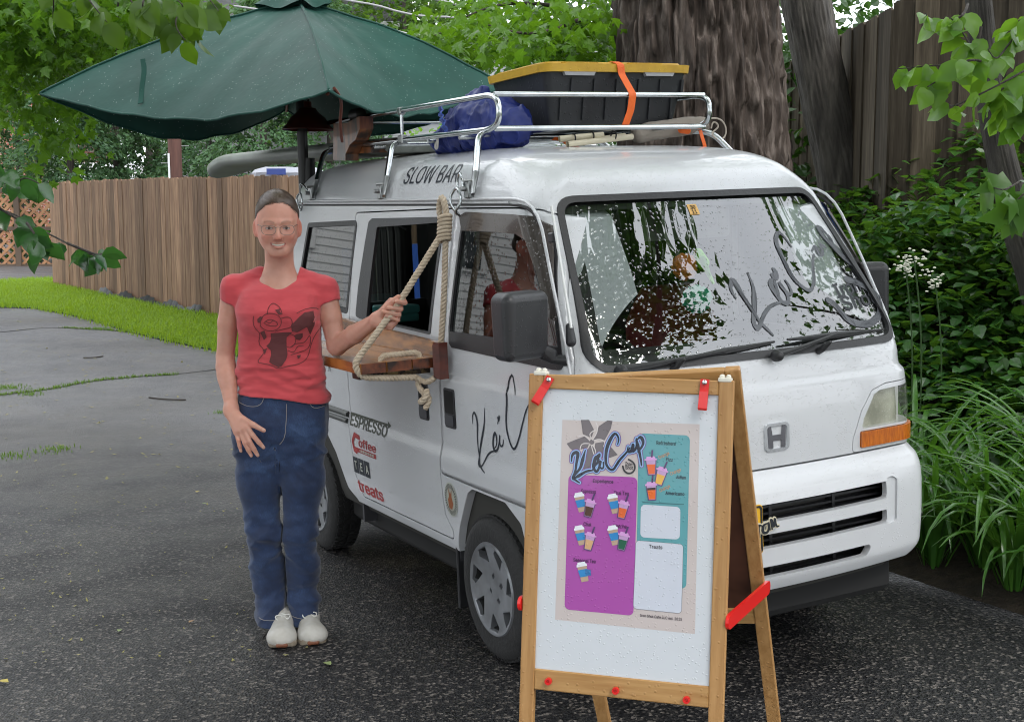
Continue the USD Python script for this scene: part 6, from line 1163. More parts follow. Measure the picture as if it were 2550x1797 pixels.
obj('parrot_beak', spheres_hull([(*(pt + [.012, -.014, -.004]), .006), (*(pt + [.014, -.018, -.014]), .003)]), mat('beak', (.25, .2, .1), .5), par, smooth=True)
obj('string', cat_(hang_line(p0_, pt + [0, 0, .012]), hang_line(p0_, on_glass(*cB(1120, 610), -.06))), mat('string_white', (.6, .6, .55), .8), par)
po = on_glass(*cB(1095, 690), -.10); cab('orange_plush', blob(po, (.035, .045, .045), 3, .3, 4), mat('plush_orange', (.55, .15, .03), .9, bump=.4, bscale=80), 'fluffy orange plush toy hanging beside the green parrot', 'toy')
pg = on_glass(*cB(1200, 960), -.09); cab('green_pompom', blob(pg, (.04, .05, .045), 5, .3, 5), mat('pompom_green', (.02, .30, .17), .8, bump=.4, bscale=80), 'emerald green pompom hanging below the toy parrot', 'pompom')
pb = on_glass(*cB(168, 345), -.05); cab('orange_ball', trimesh.creation.icosphere(3, .021).apply_translation(pb), mat('ball_orange', (.65, .26, .01), .35), 'small orange ball hanging in the top corner of the windshield', 'ball')
pb2 = on_glass(*cB(112, 340), -.06); cab('yellow_ball', trimesh.creation.icosphere(3, .014).apply_translation(pb2), mat('ball_yellow', (.7, .5, .05), .4), 'small yellow ball hanging behind the orange ball', 'ball')
pq = on_glass(*cB(165, 485), -.05); tg = thing('hanging_charm', 'small blue and pink charm hanging under the orange ball', 'charm', VM)
obj('charm', bx(pq[0] - .004, pq[0] + .004, pq[1] - .018, pq[1] + .018, pq[2] - .03, pq[2] + .026, .003), mat('charm_blue', (.03, .06, .35), .5, col2=(.45, .10, .18), vscale=30, contrast=(.45, .5)), tg); obj('string', hang_line(on_glass(*cB(148, 225), -.03), pq + [0, 0, .026]), LOOKS['string_white'], tg)
pc = [on_glass(*cW(u, v), -.06) for u, v in ((830, 1350), (1000, 1180), (1250, 1150), (1500, 1110), (1530, 1180), (1300, 1300))]
cl = cat_(*[blob((-.24, y, 1.085), (.06, .09, .03), i, .25, 2.5, 3) for i, y in enumerate((.36, .45, .53))]); cab('orange_cloth', cl, mat('cloth_coral', (.62, .10, .04), .7), 'coral orange cloth lying on the dashboard behind the glass', 'cloth')
# the coffee bar seen through the open window
cab('bar_counter', bx(-2.0, -1.18, -.20, .30, 1.02, 1.05, .004), mat('counter_green', (.03, .055, .045), .12), 'dark glossy counter inside the open serving window', 'counter')
tb_ = vy(*cE(960, 1165), -.10); bxo = thing('teal_box', 'turquoise box on the counter inside the serving window', 'box', VM)
obj('box_body', bx(tb_[0] - .14, tb_[0] + .06, -.16, .02, 1.05, 1.09, .006), mat('teal_plastic', (.10, .42, .40), .45), bxo); obj('box_lid', bx(tb_[0] - .145, tb_[0] + .065, -.165, .025, 1.092, 1.135, .008), mat('teal_plastic', (.1, .42, .4), .45), bxo)
cab('silver_tray', bx(-1.52, -1.30, -.14, .10, 1.051, 1.085, .006), mat('tray_silver', (.35, .36, .36), .3, metal=.8), 'silver tray beside the turquoise box', 'tray')
cab('black_cup', lathe([(.0, 0), (.035, 0), (.045, .11), (.042, .11), (.033, .006), (0, .006)], 24).apply_translation((-1.93, -.16, 1.051)), mat('cup_black', (.02, .02, .022), .4), 'black cup at the rear end of the counter', 'cup')
disp_ = thing('cup_dispenser', 'row of tall dark metallic cup tubes behind the turquoise box', 'dispenser', VM)
for k, u in enumerate((868, 935, 1005, 1078)):
    p = vy(*cE(u, 800), .06 + .02 * (k % 2)); tb = lathe([(.0, 1.06), (.05, 1.06), (.052, 1.08), (.046, 1.10), (.046, 1.52), (.049, 1.53), (.049, 1.56), (0, 1.56)], 24); tb.apply_translation((p[0], p[1], 0)); obj('tube', tb, mat('dispenser_dark', (.05, .048, .05), .22, metal=.8), disp_, smooth=40)
for (ua, ub, lab, nm) in ((1205, 1560, 'black cabinet inside the front edge of the serving window', 'black_cabinet'), (560, 745, 'dark cabinet inside the rear edge of the serving window', 'black_cabinet')):
    pa_, pb__ = vy(*cE(ua, 700), .16), vy(*cE(ub, 700), .16); cab(nm, bx(pa_[0], pb__[0], .16, .30, .5, 1.60, .01), mat('infill_black', (.012, .012, .012), .5), lab, 'infill')  # plain black panels added to fill the dark interior behind the opening
cab('blue_tarp', bx(-4.25, -4.2, .10, 1.25, .5, 1.42), mat('tarp_blue', (.03, .12, .55), .5, bump=.3, bscale=5), 'bright blue tarp behind the van, seen through its windows', 'tarp')
cab('white_rag', blob((-1.20, -.45, 1.0), (.04, .05, .09), 6, .3, 3, 3), mat('rag_white', (.5, .47, .42), .8), 'crumpled white rag inside the lower corner of the serving window', 'rag')
# ============================ wooden sandwich board with the menu =====================================
EC, EPSI, ETH, EW = np.array([.2818, 3.050, 1.1986]), -.286, .106, .50
EX = np.array([math.cos(EPSI), math.sin(EPSI), 0]); EF = np.array([-math.sin(EPSI), math.cos(EPSI), 0])
DN = -EF * math.sin(ETH) - np.array([0, 0, 1]) * math.cos(ETH); EN = np.cross(EX, -DN); EN = EN if EN[1] < 0 else -EN
def epx(u, v):
    d = wray(u, v); t = ((EC - [0, 0, EYE]) @ EN) / (d @ EN); p = np.array([0, 0, EYE]) + d * t - EC
    return np.array([p @ EX, -(p @ DN)])          # (right, up) on the board's front plane
EM = np.eye(4); EM[:3, 0], EM[:3, 1], EM[:3, 2], EM[:3, 3] = EX, -DN, EN, EC        # local x right, y up the board, z towards the reader
def cG(x, y): return epx(1250 + x / 1.804, 900 + y / 1.804)
def cP(x, y): return epx(1400 + x / 5.394, 1030 + y / 5.394)
def cQ(x, y): return epx(1400 + x / 5.394, 1300 + y / 5.394)
PINE = mat('easel_pine', (.42, .235, .09), .42, col2=(.30, .15, .048), vscale=5, stretch=(14, 1.0, 14), contrast=(.35, .7), drops=.35, dscale=80, detail=6)
PINEH = mat('easel_pine_across', (.43, .25, .095), .42, col2=(.31, .155, .048), vscale=5, stretch=(1.0, 14, 14), contrast=(.35, .7), drops=.35, dscale=80, detail=6)
REDP = mat('easel_red', (.62, .012, .010), .32, coat=.3)
BRD = mat('whiteboard', (.55, .58, .62), .22, drops=.35, dscale=120, coat=.4)
ez = thing('menu_board', 'pine sandwich board with a printed drinks menu standing before the van', 'menu board', EM)
hw = EW / 2; L = 1.1986 / math.cos(ETH) - .0
lo = cG(530, 1432)[1]; rail_t, rail_b = cG(530, 1437)[1] + .010, cG(530, 1520)[1] + .004
zl, zr = float(ground_z(.05, 2.95)), float(ground_z(.5, 2.8))
def stile(x0, x1, y0, y1, z0, z1): return bx(x0, x1, y0, y1, z0, z1, .0025)
ST = .036
obj('stile', stile(-hw, -hw + ST, -L + zl / math.cos(ETH), 0, -.022, 0), PINE, ez)
obj('stile', stile(hw - ST, hw, -L + zr / math.cos(ETH), 0, -.022, 0), PINE, ez)
obj('top_rail', stile(-hw + ST, hw - ST, -.036, -.001, -.021, -.001), PINEH, ez)
obj('bottom_rail', stile(-hw + ST, hw - ST, rail_b, rail_t, -.021, -.001), PINEH, ez)
obj('whiteboard', bx(-hw + ST - .0, hw - ST, rail_t - .0, -.036, -.014, -.0075), BRD, ez)
# back frame, hinged at the top
PHI = .40; BM = np.eye(4); a = -(PHI + ETH)
BM[:3, :3] = (trimesh.transformations.rotation_matrix(.085, [0, 0, 1]) @ trimesh.transformations.rotation_matrix(-a, [1, 0, 0]))[:3, :3]; BM[:3, 3] = (0, .004, -.026)
def back(m): m.apply_transform(BM); return m
hb = hw + .010
tm = to = None
def backleg(sx):
    x0, x1 = (-hb, -hb + ST) if sx < 0 else (hb - ST, hb)
    end = EM @ BM @ np.array([(x0 + x1) / 2, -1, -.011, 1]); top = EM @ BM @ np.array([(x0 + x1) / 2, 0, -.011, 1]); t = (top[2] - float(ground_z(end[0], end[1]))) / (top[2] - end[2])
    return stile(x0, x1, -t, 0, -.022, 0)
for s in (-1, 1): obj('back_stile', back(backleg(s)), PINE, ez)
obj('back_top_rail', back(stile(-hb + ST, hb - ST, -.036, -.001, -.021, -.001)), PINEH, ez)
obj('back_bottom_rail', back(stile(-hb + ST, hb - ST, rail_b - .0, rail_t, -.021, -.001)), PINEH, ez)
obj('back_panel', back(bx(-hb + ST, hb - ST, rail_t, -.036, -.014, -.0075)), mat('hardboard', (.075, .030, .018), .35, col2=(.05, .02, .012), vscale=10), ez)
# red stays, loops and pegs, white hinges
def stay(s):
    ya = cG(1005, 1170)[1]; B = (BM @ np.array([s * (hb + .005), -.66, -.011, 1]))[:3]; A = np.array([s * (hw + .005), ya, -.011]); d = (B - A) / np.linalg.norm(B - A); n = np.cross(d, [1, 0, 0]); n /= np.linalg.norm(n); pts = []
    for c, k in ((A, -1), (B, 1)):
        for t in np.linspace(-math.pi / 2, math.pi / 2, 7): o = d * k * .018 * math.cos(t) + n * .018 * math.sin(t); pts += [c + o - [.004, 0, 0], c + o + [.004, 0, 0]]
    return hullpts(pts)
for s in (-1, 1): obj('stay', stay(s), REDP, ez)
for p, q in ((cG(213, 82), cG(158, 180)), (cG(912, 94), cG(904, 208))):
    d = (q - p) / np.linalg.norm(q - p); w = .0105
    obj('hook_strap', ribbon([(p[0] - d[0] * .008, p[1] - d[1] * .008, .003), (*(p + (q - p) * .55), .005), (*q, .010), (*(q + d * .004), .013), (*q, .017), (*(p + (q - p) * .35), .0085)], (w * -d[1] * 2, w * d[0] * 2, 0), (0, 0, 1), .0022), REDP, ez, smooth=40)
    obj('screw', lathe([(0, .012), (.004, .011), (.0065, .008), (.0065, .003)], 16).apply_translation((*p, 0)), CHROME, ez, smooth=40)
for p in (cG(210, 1433), cG(512, 1475), cG(830, 1516)):
    obj('peg', lathe([(0, .004), (.004, .004), (.0045, .009), (.0085, .009), (.009, .003), (.009, 0)], 20).apply_translation((*p, 0)), REDP, ez, smooth=40)
for x in (-hw + .028, hw - .022):
    obj('hinge', cat_(bx(x - .016, x + .016, -.004, .006, -.03, .002, .002), spheres_hull([(x - .008, .008, -.012, .006), (x - .007, .008, -.02, .006)]), spheres_hull([(x + .008, .008, -.012, .006), (x + .007, .008, -.02, .006)])), mat('hinge_white', (.62, .60, .52), .4), ez)
# ---- the printed menu: each colour its own flat print a fraction of a millimetre above the sheet
ZP = -.0072
def print_(name, poly, col, layer, rough=.3):
    m = flat_mesh(poly if not isinstance(poly, list) else unary_union(poly)); m.apply_translation((0, 0, ZP + layer * .0004)); key = 'print_' + ''.join('%02x' % int(255 * c) for c in col)
    return obj(name, m, mat(key, col, rough, drops=.35, dscale=120, coat=.4), sheet, label=None)
sh = Polygon([cG(268, 262), cG(886, 282), cG(865, 1225), cG(235, 1160)])
m = flat_mesh(sh); m.apply_translation((0, 0, ZP)); sheet = obj('menu_sheet', m, mat('print_sheet', (.50, .44, .43), .3, drops=.35, dscale=120, coat=.4), ez)
def quad_round(pts, r): return rpoly(pts, r, 5)
TEAL, MAG, WHT, INK = (.085, .29, .325), (.33, .06, .32), (.52, .55, .63), (.012, .014, .03)
MAGQ = [cG(296, 508), cG(606, 520), cG(588, 1143), cG(278, 1114)]
TEALQ = [cG(612, 322), cG(843, 332), cG(826, 1022), cG(600, 1005)]
print_('teal_panel', quad_round(TEALQ, .012), TEAL, 1)
print_('magenta_panel', quad_round(MAGQ, .012), MAG, 1)
print_('white_panel', quad_round([cG(622, 642), cG(800, 654), cG(797, 800), cG(619, 790)], .010), WHT, 2)
tq = [cG(600, 804), cG(812, 822), cG(804, 1132), cG(588, 1110)]
print_('treats_panel', quad_round(tq, .008), WHT, 2); print_('treats_outline', quad_round(tq, .008).buffer(.0008).difference(quad_round(tq, .008)), (.08, .10, .12), 2)
print_('divider', LineString([cG(630, 632), cG(815, 642)]).buffer(.0007), (.03, .10, .12), 3)
# grey flower
pet = [[cP(248, 88), cP(350, 88), cP(415, 220), cP(385, 310), cP(365, 310), cP(275, 270)], [cP(600, 95), cP(662, 100), cP(640, 200), cP(560, 350), cP(415, 345), cP(490, 170)], [cP(58, 402), cP(180, 350), cP(290, 310), cP(360, 370), cP(330, 450), cP(150, 500), cP(100, 460)],
       [cP(440, 400), cP(560, 380), cP(660, 470), cP(730, 550), cP(640, 585), cP(500, 590), cP(430, 520)], [cP(370, 430), cP(420, 450), cP(430, 560), cP(390, 700), cP(320, 740), cP(280, 750), cP(300, 640), cP(330, 500)]]
fl = unary_union([Polygon(p).buffer(.001) for p in pet] + [Point(cP(390, 380)).buffer(.006)])
sts = [LineString(smooth_path([cP(*q) for q in s], 16)).buffer(.0011) for s in ([(400, 350), (460, 240), (465, 170), (445, 115)], [(360, 360), (300, 300), (215, 300)], [(345, 400), (260, 410), (230, 520)], [(420, 360), (500, 345), (560, 380), (550, 440)], [(385, 430), (410, 520), (430, 570)], [(400, 420), (440, 500), (430, 600)], [(380, 320), (365, 290), (440, 215)])]
print_('flower', fl.difference(unary_union(sts)), (.13, .11, .12), 1); print_('flower_stamens', unary_union(sts), (.60, .55, .55), 2)
KC = [[(118, 640), (122, 590), (150, 530), (195, 522), (200, 580), (180, 700), (160, 800), (140, 880), (165, 885)], [(305, 490), (262, 640), (215, 760), (150, 872), (170, 890), (225, 925)], [(150, 872), (250, 812), (330, 770), (400, 762)],
      [(395, 765), (440, 690), (475, 610), (455, 585), (425, 650), (420, 740), (450, 775), (490, 720), (510, 640), (500, 720), (530, 735), (548, 650)], [(465, 555), (485, 570), (495, 545), (478, 560)],
      [(738, 410), (748, 320), (710, 268), (650, 330), (595, 460), (578, 600), (605, 715), (655, 755), (740, 660), (850, 530), (905, 455)], [(880, 440), (885, 510), (920, 500), (945, 420), (945, 505), (975, 480), (985, 350)], [(990, 330), (1015, 450), (1045, 580), (1060, 695)], [(1000, 350), (1045, 315), (1080, 370), (1060, 450), (1010, 510)]]
kc = brush([[cP(*q) for q in s] for s in KC], .0085)
print_('logo_outline', kc.buffer(.0042), (.17, .06, .25), 3); print_('logo_highlight', kc.buffer(.0026), (.24, .40, .66), 4); print_('logo', kc, INK, 5)
ring = LineString(smooth_path([cP(*q) for q in ((885, 615), (950, 660), (970, 720), (940, 785), (880, 800), (825, 760), (808, 705))], 30)).buffer(.0021); print_('logo_ring', ring, (.03, .03, .035), 3)
def ptext(name, txt, a, b, h, col, layer=3, bold=True):
    """letters from pixel-derived point a (lower left) to b (lower right), h tall"""
    t = meshkit.text_mesh(txt, .1, .0001, bold); bb = t.bounds; a, b = np.array(a), np.array(b); d = b - a; n = np.linalg.norm(d); e = d / n; up = np.array([-e[1], e[0]])
    x, y = (t.vertices[:, 0] - bb[0][0]) / (bb[1][0] - bb[0][0]) * n, t.vertices[:, 1] / .1 * h
    t.vertices = np.c_[a[0] + e[0] * x + up[0] * y, a[1] + e[1] * x + up[1] * y, np.full(len(x), ZP + layer * .0004) + t.vertices[:, 2]]
    key = 'print_' + ''.join('%02x' % int(255 * c) for c in col); obj(name, t, mat(key, col, .3, drops=.35, dscale=120, coat=.4), sheet)
ptext('lettering', 'Iron', cP(838, 690), cP(932, 705), .0085, (.03, .03, .035)); ptext('lettering', 'Shot', cP(838, 742), cP(945, 752), .0085, (.03, .03, .035))
ptext('lettering', 'Refreshers', cP(1258, 412), cP(1520, 425), .0085, (.01, .05, .06)); ptext('lettering', 'Experience', cP(405, 922), cP(680, 936), .008, (.05, .01, .06))
for txt, a, b in (('Fizz', (1390, 632), (1480, 642)), ('Julian', (1520, 868), (1655, 880)), ('Americano', (1380, 1085), (1635, 1100))): ptext('lettering', txt, cP(*a), cP(*b), .0078, INK)
for a, b in (((1300, 610), (1440, 545)), ((1455, 830), (1595, 765)), ((1310, 1055), (1450, 985))): ptext('lettering_script', 'Orange', cP(*a), cP(*b), .008, (.55, .25, .10), bold=False)
for txt, a, b in (('Espresso', (248, 1058), (446, 1072)), ('Thai Tea', (685, 1085), (888, 1095)), ('Chai', (278, 1505), (380, 1512)), ('Matcha', (682, 1530), (858, 1538))): ptext('lettering', txt, cP(*a), cP(*b), .0085, (.06, .008, .07))
ptext('lettering', 'Seasonal Tea', cQ(142, 528), cQ(442, 552), .0085, (.06, .008, .07)); ptext('lettering', 'Treats', cQ(1158, 350), cQ(1340, 362), .0085, (.05, .05, .06)); ptext('lettering', 'Iron Shot Cafe LLC est. 2015', cQ(1040, 1268), cQ(1603, 1325), .0062, (.06, .05, .06))
# cups
def cup_pts(pts, c, s, rot):
    a = math.radians(rot); return [(c[0] + s * (x * math.cos(a) - y * math.sin(a)), c[1] + s * (x * math.sin(a) + y * math.cos(a))) for x, y in pts]
def hot_cup(c, s=.018, rot=14):
    P = lambda *p: Polygon(cup_pts(p, c, s, rot))
    print_('hot_cup', [P((-.62, .9), (.62, .9), (.45, -1.15), (-.45, -1.15)).buffer(s * .05)], (.42, .30, .22), 3); print_('cup_sleeve', P((-.66, .45), (.66, .45), (.54, -.55), (-.54, -.55)), (.02, .20, .48), 4)
    print_('cup_lid', [P((-.75, .85), (.75, .85), (.7, 1.15), (-.7, 1.15)), P((-.6, 1.15), (.6, 1.15), (.5, 1.45), (-.5, 1.45))], (.70, .72, .78), 4)
def cold_cup(c, fill, s=.0185, rot=-10, top=None):
    P = lambda *p: Polygon(cup_pts(p, c, s, rot))
    print_('cold_cup_outline', P((-.66, .75), (.66, .75), (.46, -1.25), (-.46, -1.25)).buffer(s * .07), (.10, .05, .16), 5); print_('cold_cup', P((-.62, .7), (.62, .7), (.42, -1.2), (-.42, -1.2)), (.45, .28, .50), 6)
    print_('drink', P((-.54, .1), (.54, .1), (.40, -1.14), (-.40, -1.14)), fill, 7)
    if top: print_('drink_top', P((-.56, .35), (.56, .35), (.52, .05), (-.52, .05)), top, 8)
    print_('cup_lid', [P((-.80, .62), (.80, .62), (.80, .82), (-.80, .82)), P((-.62, .82), (.62, .82), (.5, 1.12), (-.5, 1.12))], (.58, .30, .60), 7); print_('straw', P((.05, 1.0), (.28, 1.0), (.42, 1.95), (.19, 1.95)), (.07, .03, .12), 8)
for u, v, f, tp in ((345, 1255, (.06, .022, .012), None), (795, 1275, (.62, .11, .02), None), (345, 1700, (.55, .33, .17), None), (795, 1700, (.008, .09, .05), None)):
    hot_cup(cP(u - 105, v - 55)); cold_cup(cP(u + 15, v + 5), f)
hot_cup(cQ(275, 680)); print_('cup_tag', Polygon(cup_pts([(.35, .4), (1.1, .25), (1.0, -.55), (.3, -.4)], cQ(275, 680), .018, 14)), (.02, .14, .36), 5)
for u, v, f, tp, r in ((1190, 690, (.65, .10, .01), None, 6), (1320, 830, (.66, .36, .05), None, -14), (1195, 1030, (.68, .12, .01), (.03, .01, .01), 6)): cold_cup(cP(u, v), f, .0185, r, tp)
# ============================ the woman =================================================================
PY = 4.83; P0 = at(627 / .90039, 1400 / .90039, PY); P0 = np.array([P0[0], PY, float(ground_z(P0[0], PY - .05))])
def K(u, v, dy=0.0): return at(u / .90039, v / .90039, PY + dy) - P0
PM = T(*P0)
def skin_material():
    N = {'a': ('attribute', {'attribute': 'tint'}), 'tc': ('texture_coordinate', {}), 'n': ('noise_texture', {'scale': 60.0, 'detail': 3.0}), 'm': ('mix', {'mix_type': 'multiply', 'fac': .35}), 'r': ('rgb_ramp', {'ramp': [(.3, (.85, .72, .68)), (.7, (1, 1, 1))]}), 'b': ('bump', {'strength': .12, 'distance': .003}), 'n2': ('noise_texture', {'scale': 350.0}),
         'p': ('principled_bsdf', {'roughness': .45, 'specular_ior_level': .4, 'subsurface_weight': .25, 'subsurface_scale': .008, 'subsurface_radius': (1, .35, .2)})}
    return usdkit.material(stage, '/World/Looks/skin', N, [('tc.object', 'n.vector'), ('tc.object', 'n2.vector'), ('n.fac', 'r.fac'), ('a.color', 'm.color1'), ('r.color', 'm.color2'), ('m.color', 'p.base_color'), ('n2.fac', 'b.height'), ('b.normal', 'p.normal')], surface='p.BSDF')
SKIN = skin_material()
woman = thing('person', 'person in a red T-shirt and blue jeans holding the rope of the shelf', 'person', PM)
# -- head, built about the middle of the eyes and turned a little to her left
HC = at(691, 565, PY - .02) - P0; HM = T(*HC, rz=math.radians(11), rx=math.radians(2)); HI = np.linalg.inv(HM)
def head_sdf(q):
    p = q @ HI[:3, :3].T + HI[:3, 3]; s = np.c_[np.abs(p[:, 0]), p[:, 1:]]
    d = smin(.03, ell(p, (0, .012, .046), (.0755, .094, .088)), ell(p, (0, -.026, -.010), (.0675, .064, .092)), ell(p, (0, .010, .002), (.0700, .078, .072)))
    d = smin(.022, d, cone(s, (.0, -.064, -.089), (.010, -.062, -.089), .020, .017), cone(s, (.046, .000, -.048), (.020, -.056, -.084), .018, .018))
    d = smin(.018, d, ell(s, (.038, -.062, -.030), (.020, .018, .016)))                       # cheeks raised by the smile
    d = smin(.014, d, cone(s, (.008, -.086, .018), (.042, -.070, .020), .009, .008))           # brow
    d = smax(.014, d, -(np.linalg.norm((s - [.032, -.098, -.001]) / [1.15, 1, .8], axis=1) - .0165))   # sockets
    d = smin(.006, d, np.linalg.norm(s - [.0315, -.0715, -.001], axis=1) - .0140)               # lids
    d = smin(.009, d, cone(p, (0, -.083, .008), (0, -.103, -.032), .0075, .0115), np.linalg.norm(s - [.0125, -.093, -.036], axis=1) - .0075)
    d = smax(.003, d, -cone(s, (.0055, -.101, -.048), (.0055, -.092, -.040), .0028, .002))     # nostrils
    mo = np.c_[s[:, 0], p[:, 1] + .0905 - 9.0 * s[:, 0] ** 2 * 1.0, p[:, 2] + .0635 - 7.5 * s[:, 0] ** 2]
    w = np.clip(1 - (s[:, 0] / .029) ** 2, 0, 1) ** .5
    d = smin(.005, d, np.sqrt((mo[:, 1]) ** 2 + (mo[:, 2] - .0065 * w) ** 2) - .0042 * w + .02 * (s[:, 0] > .029), np.sqrt((mo[:, 1] + .0) ** 2 + (mo[:, 2] + .0075 * w) ** 2) - .0052 * w + .02 * (s[:, 0] > .029))
    d = smax(.002, d, -np.maximum(np.maximum(np.abs(mo[:, 2]) - .0036 * w, np.abs(mo[:, 1]) - .012), s[:, 0] - .026))          # open smile
    d = smax(.004, d, -cone(s, (.018, -.0945, -.037), (.037, -.079, -.064), .0030, .0026))                # folds beside the nose
    e = np.c_[s[:, 0] - .0765 - .5 * (p[:, 1] - .012), p[:, 1] - .016, p[:, 2] + .006]                                         # ears
    ear = ell(e, (0.001, 0, 0), (.007, .020, .033)); ear = smax(.004, ear, -ell(e, (.008, -.003, .002), (.006, .010, .020))); d = smin(.007, d, ear)
    return d
hA = K(628, 645, .03); neck = lambda p: smin(.03, cone(p, HC + [.0, .025, -.05], K(627, 622, .03), .054, .053), cone(p, K(627, 618, .03), K(627, 650, .035), .054, .075))
def bust_sdf(p):
    d = smin(.025, head_sdf(p), neck(p))
    ch = smin(.04, cone(p, K(572, 652, .035), K(682, 652, .035), .034, .034), ell(p, K(627, 680, .02), (.135, .085, .11)))
    d = smin(.03, d, ch)
    return d
head = snets(lambda p: smin(.025, head_sdf(p), neck(p)), HC + [-.105, -.135, -.135], HC + [.105, .14, .15], .0026)
def bust_sdf(p):
    ch = smin(.04, cone(p, K(572, 652, .035), K(682, 652, .035), .034, .034), ell(p, K(627, 680, .02), (.135, .085, .11)))
    return smin(.03, neck(p), ch)
bust = snets(bust_sdf, [K(520, 0)[0], HC[1] - .14, HC[2] - .40], [K(735, 0)[0], HC[1] + .2, HC[2] - .06], .005)
# -- arms and hands
def chain(p, pts, rs, k=.012): return smin(k, *[cone(p, a, c, ra, rc) for a, c, ra, rc in zip(pts, pts[1:], rs, rs[1:])])
RS, RE, RW = K(524, 645, .03), K(505, 800, .05), K(519, 915, -.06)
def rarm(p): return smin(.02, chain(p, [RS, RS * .5 + RE * .5 + [-.004, 0, 0], RE, RE * .62 + RW * .38, RW], [.046, .039, .033, .034, .0245]), cone(p, RE * .8 + RW * .2 + [-.004, .0, 0], RE * .5 + RW * .5, .034, .029))
c4 = lambda x, y, dy: at(x / 2.697, 600 + y / 2.697, PY + dy) - P0
RFN = [[(1655, 1245, -.128), (1700, 1305, -.142), (1738, 1350, -.140), (1770, 1385, -.134)], [(1638, 1262, -.130), (1675, 1345, -.145), (1705, 1395, -.142), (1731, 1438, -.136)], [(1612, 1275, -.128), (1645, 1355, -.142), (1668, 1402, -.139), (1688, 1440, -.133)], [(1588, 1282, -.122), (1600, 1335, -.133), (1610, 1375, -.131), (1618, 1410, -.126)]]
RTH = [(1578, 1165, -.085), (1632, 1195, -.115), (1705, 1235, -.135), (1772, 1272, -.136)]
def rhand(p):
    d = smin(.012, *[cone(p, c4(1548, 1130, -.068), c4(*f[0]), .022, .0125) for f in RFN], cone(p, RW, c4(1552, 1150, -.075), .026, .024))
    for f, r in zip(RFN, (.0088, .0090, .0086, .0076)): d = smin(.006, d, chain(p, [c4(*q) for q in f], [r * 1.12, r * 1.05, r, r * .78], .003))
    return smin(.009, d, chain(p, [c4(*q) for q in RTH], [.014, .0125, .0105, .0082], .004))
LS, LE, LW = K(728, 648, .04), K(755, 775, .01), None
cH = lambda x, y, dy=0.0: at(880 + x / 6.223, 740 + y / 6.223, 4.612 + dy) - P0
LW = cH(365, 345, .035)
def larm(p): return smin(.02, chain(p, [LS, LS * .5 + LE * .5, LE, LE * .55 + LW * .45, LW], [.046, .041, .036, .035, .0245]))
LF = [[(590, 60, .030), (770, 30, .016), (800, 85, -.006), (672, 68, -.021)], [(545, 150, .034), (730, 120, .018), (735, 185, -.006), (545, 160, -.024)], [(510, 235, .034), (705, 215, .018), (705, 270, -.006), (455, 218, -.024)], [(500, 330, .030), (690, 310, .014), (690, 355, -.004), (505, 292, -.020)]]
LT = [(440, 260, .015), (520, 150, .002), (610, 60, -.004), (700, -10, -.006)]
def lhand(p):
    d = smin(.014, *[cone(p, cH(395, 340, .030), cH(*f[0]), .022, .0135) for f in LF], cone(p, LW, cH(400, 350, .03), .0255, .024), cone(p, cH(440, 400, .012), cH(560, 430, .010), .020, .016), cone(p, cH(560, 430, .01), cH(640, 380, .010), .016, .013))
    for f, r in zip(LF, (.0088, .0090, .0088, .0078)): d = smin(.004, d, chain(p, [cH(*q) for q in f], [r * 1.2, r * 1.08, r * 1.02, r * .8], .003))
    return smin(.008, d, chain(p, [cH(*q) for q in LT], [.016, .0125, .0105, .0085], .004))
def net_of(f, pts, pad, h): pts = np.array(pts); return snets(f, pts.min(0) - pad, pts.max(0) + pad, h)
ra = net_of(lambda p: smin(.01, rarm(p), rhand(p)), [RS, RE, RW] + [c4(*q) for f in RFN + [RTH] for q in f], .06, .0032)
la = net_of(lambda p: smin(.01, larm(p), lhand(p)), [LS, LE, LW] + [cH(*q) for f in LF + [LT] for q in f], .06, .0032)
core = net_of(lambda p: smin(.03, cone(p, K(540, 655, .04), K(715, 655, .04), .045, .045), cone(p, K(627, 650, .04), K(627, 900, .04), .07, .07), cone(p, K(590, 960, .03), K(612, 1380, .06), .045, .032), cone(p, K(664, 960, .03), K(680, 1380, .06), .045, .032), cone(p, K(627, 900, .03), K(627, 960, .03), .07, .08)), [K(530, 640, .03), K(735, 1400, .06), K(627, 640, .04)], .09, .010)
body = man(head) + man(bust) + man(ra) + man(la) + man(core)
bt = tri(body); bt = trimesh.Trimesh(bt.vertices, bt.faces, process=True)
hp = bt.vertices @ HI[:3, :3].T + HI[:3, 3]; hs = np.abs(hp[:, 0])
tint = np.tile(np.array([.50, .265, .20]), (len(bt.vertices), 1))
def blend(mask, col): 
    m = np.clip(mask, 0, 1)[:, None]; tint[:] = tint * (1 - m) + np.array(col) * m
head_m = np.exp(-((np.linalg.norm(hp - [0, 0, 0], axis=1) / .14) ** 6))
blend(.4 * head_m * np.exp(-(((hs - .043) / .022) ** 2 + ((hp[:, 2] + .03) / .022) ** 2)) * (hp[:, 1] < -.02), (.52, .15, .11))
blend(.45 * np.exp(-((hs / .014) ** 2 + ((hp[:, 2] + .034) / .012) ** 2)) * (hp[:, 1] < -.08), (.50, .15, .11))
blend(.35 * head_m * (hp[:, 2] > .02), (.44, .19, .13)); blend(.7 * head_m * (hs > .071) * (np.abs(hp[:, 2]) < .05), (.52, .17, .12))
mz = hp[:, 2] + .0635 - 7.5 * hp[:, 0] ** 2; blend(.6 * (hs < .029) * np.exp(-((mz + .003) / .0075) ** 4) * (hp[:, 1] < -.06), (.50, .17, .145)); blend((hs < .027) * (np.abs(mz) < .0042) * (hp[:, 1] < -.05) * (hp[:, 1] > -.0895), (.30, .08, .07))
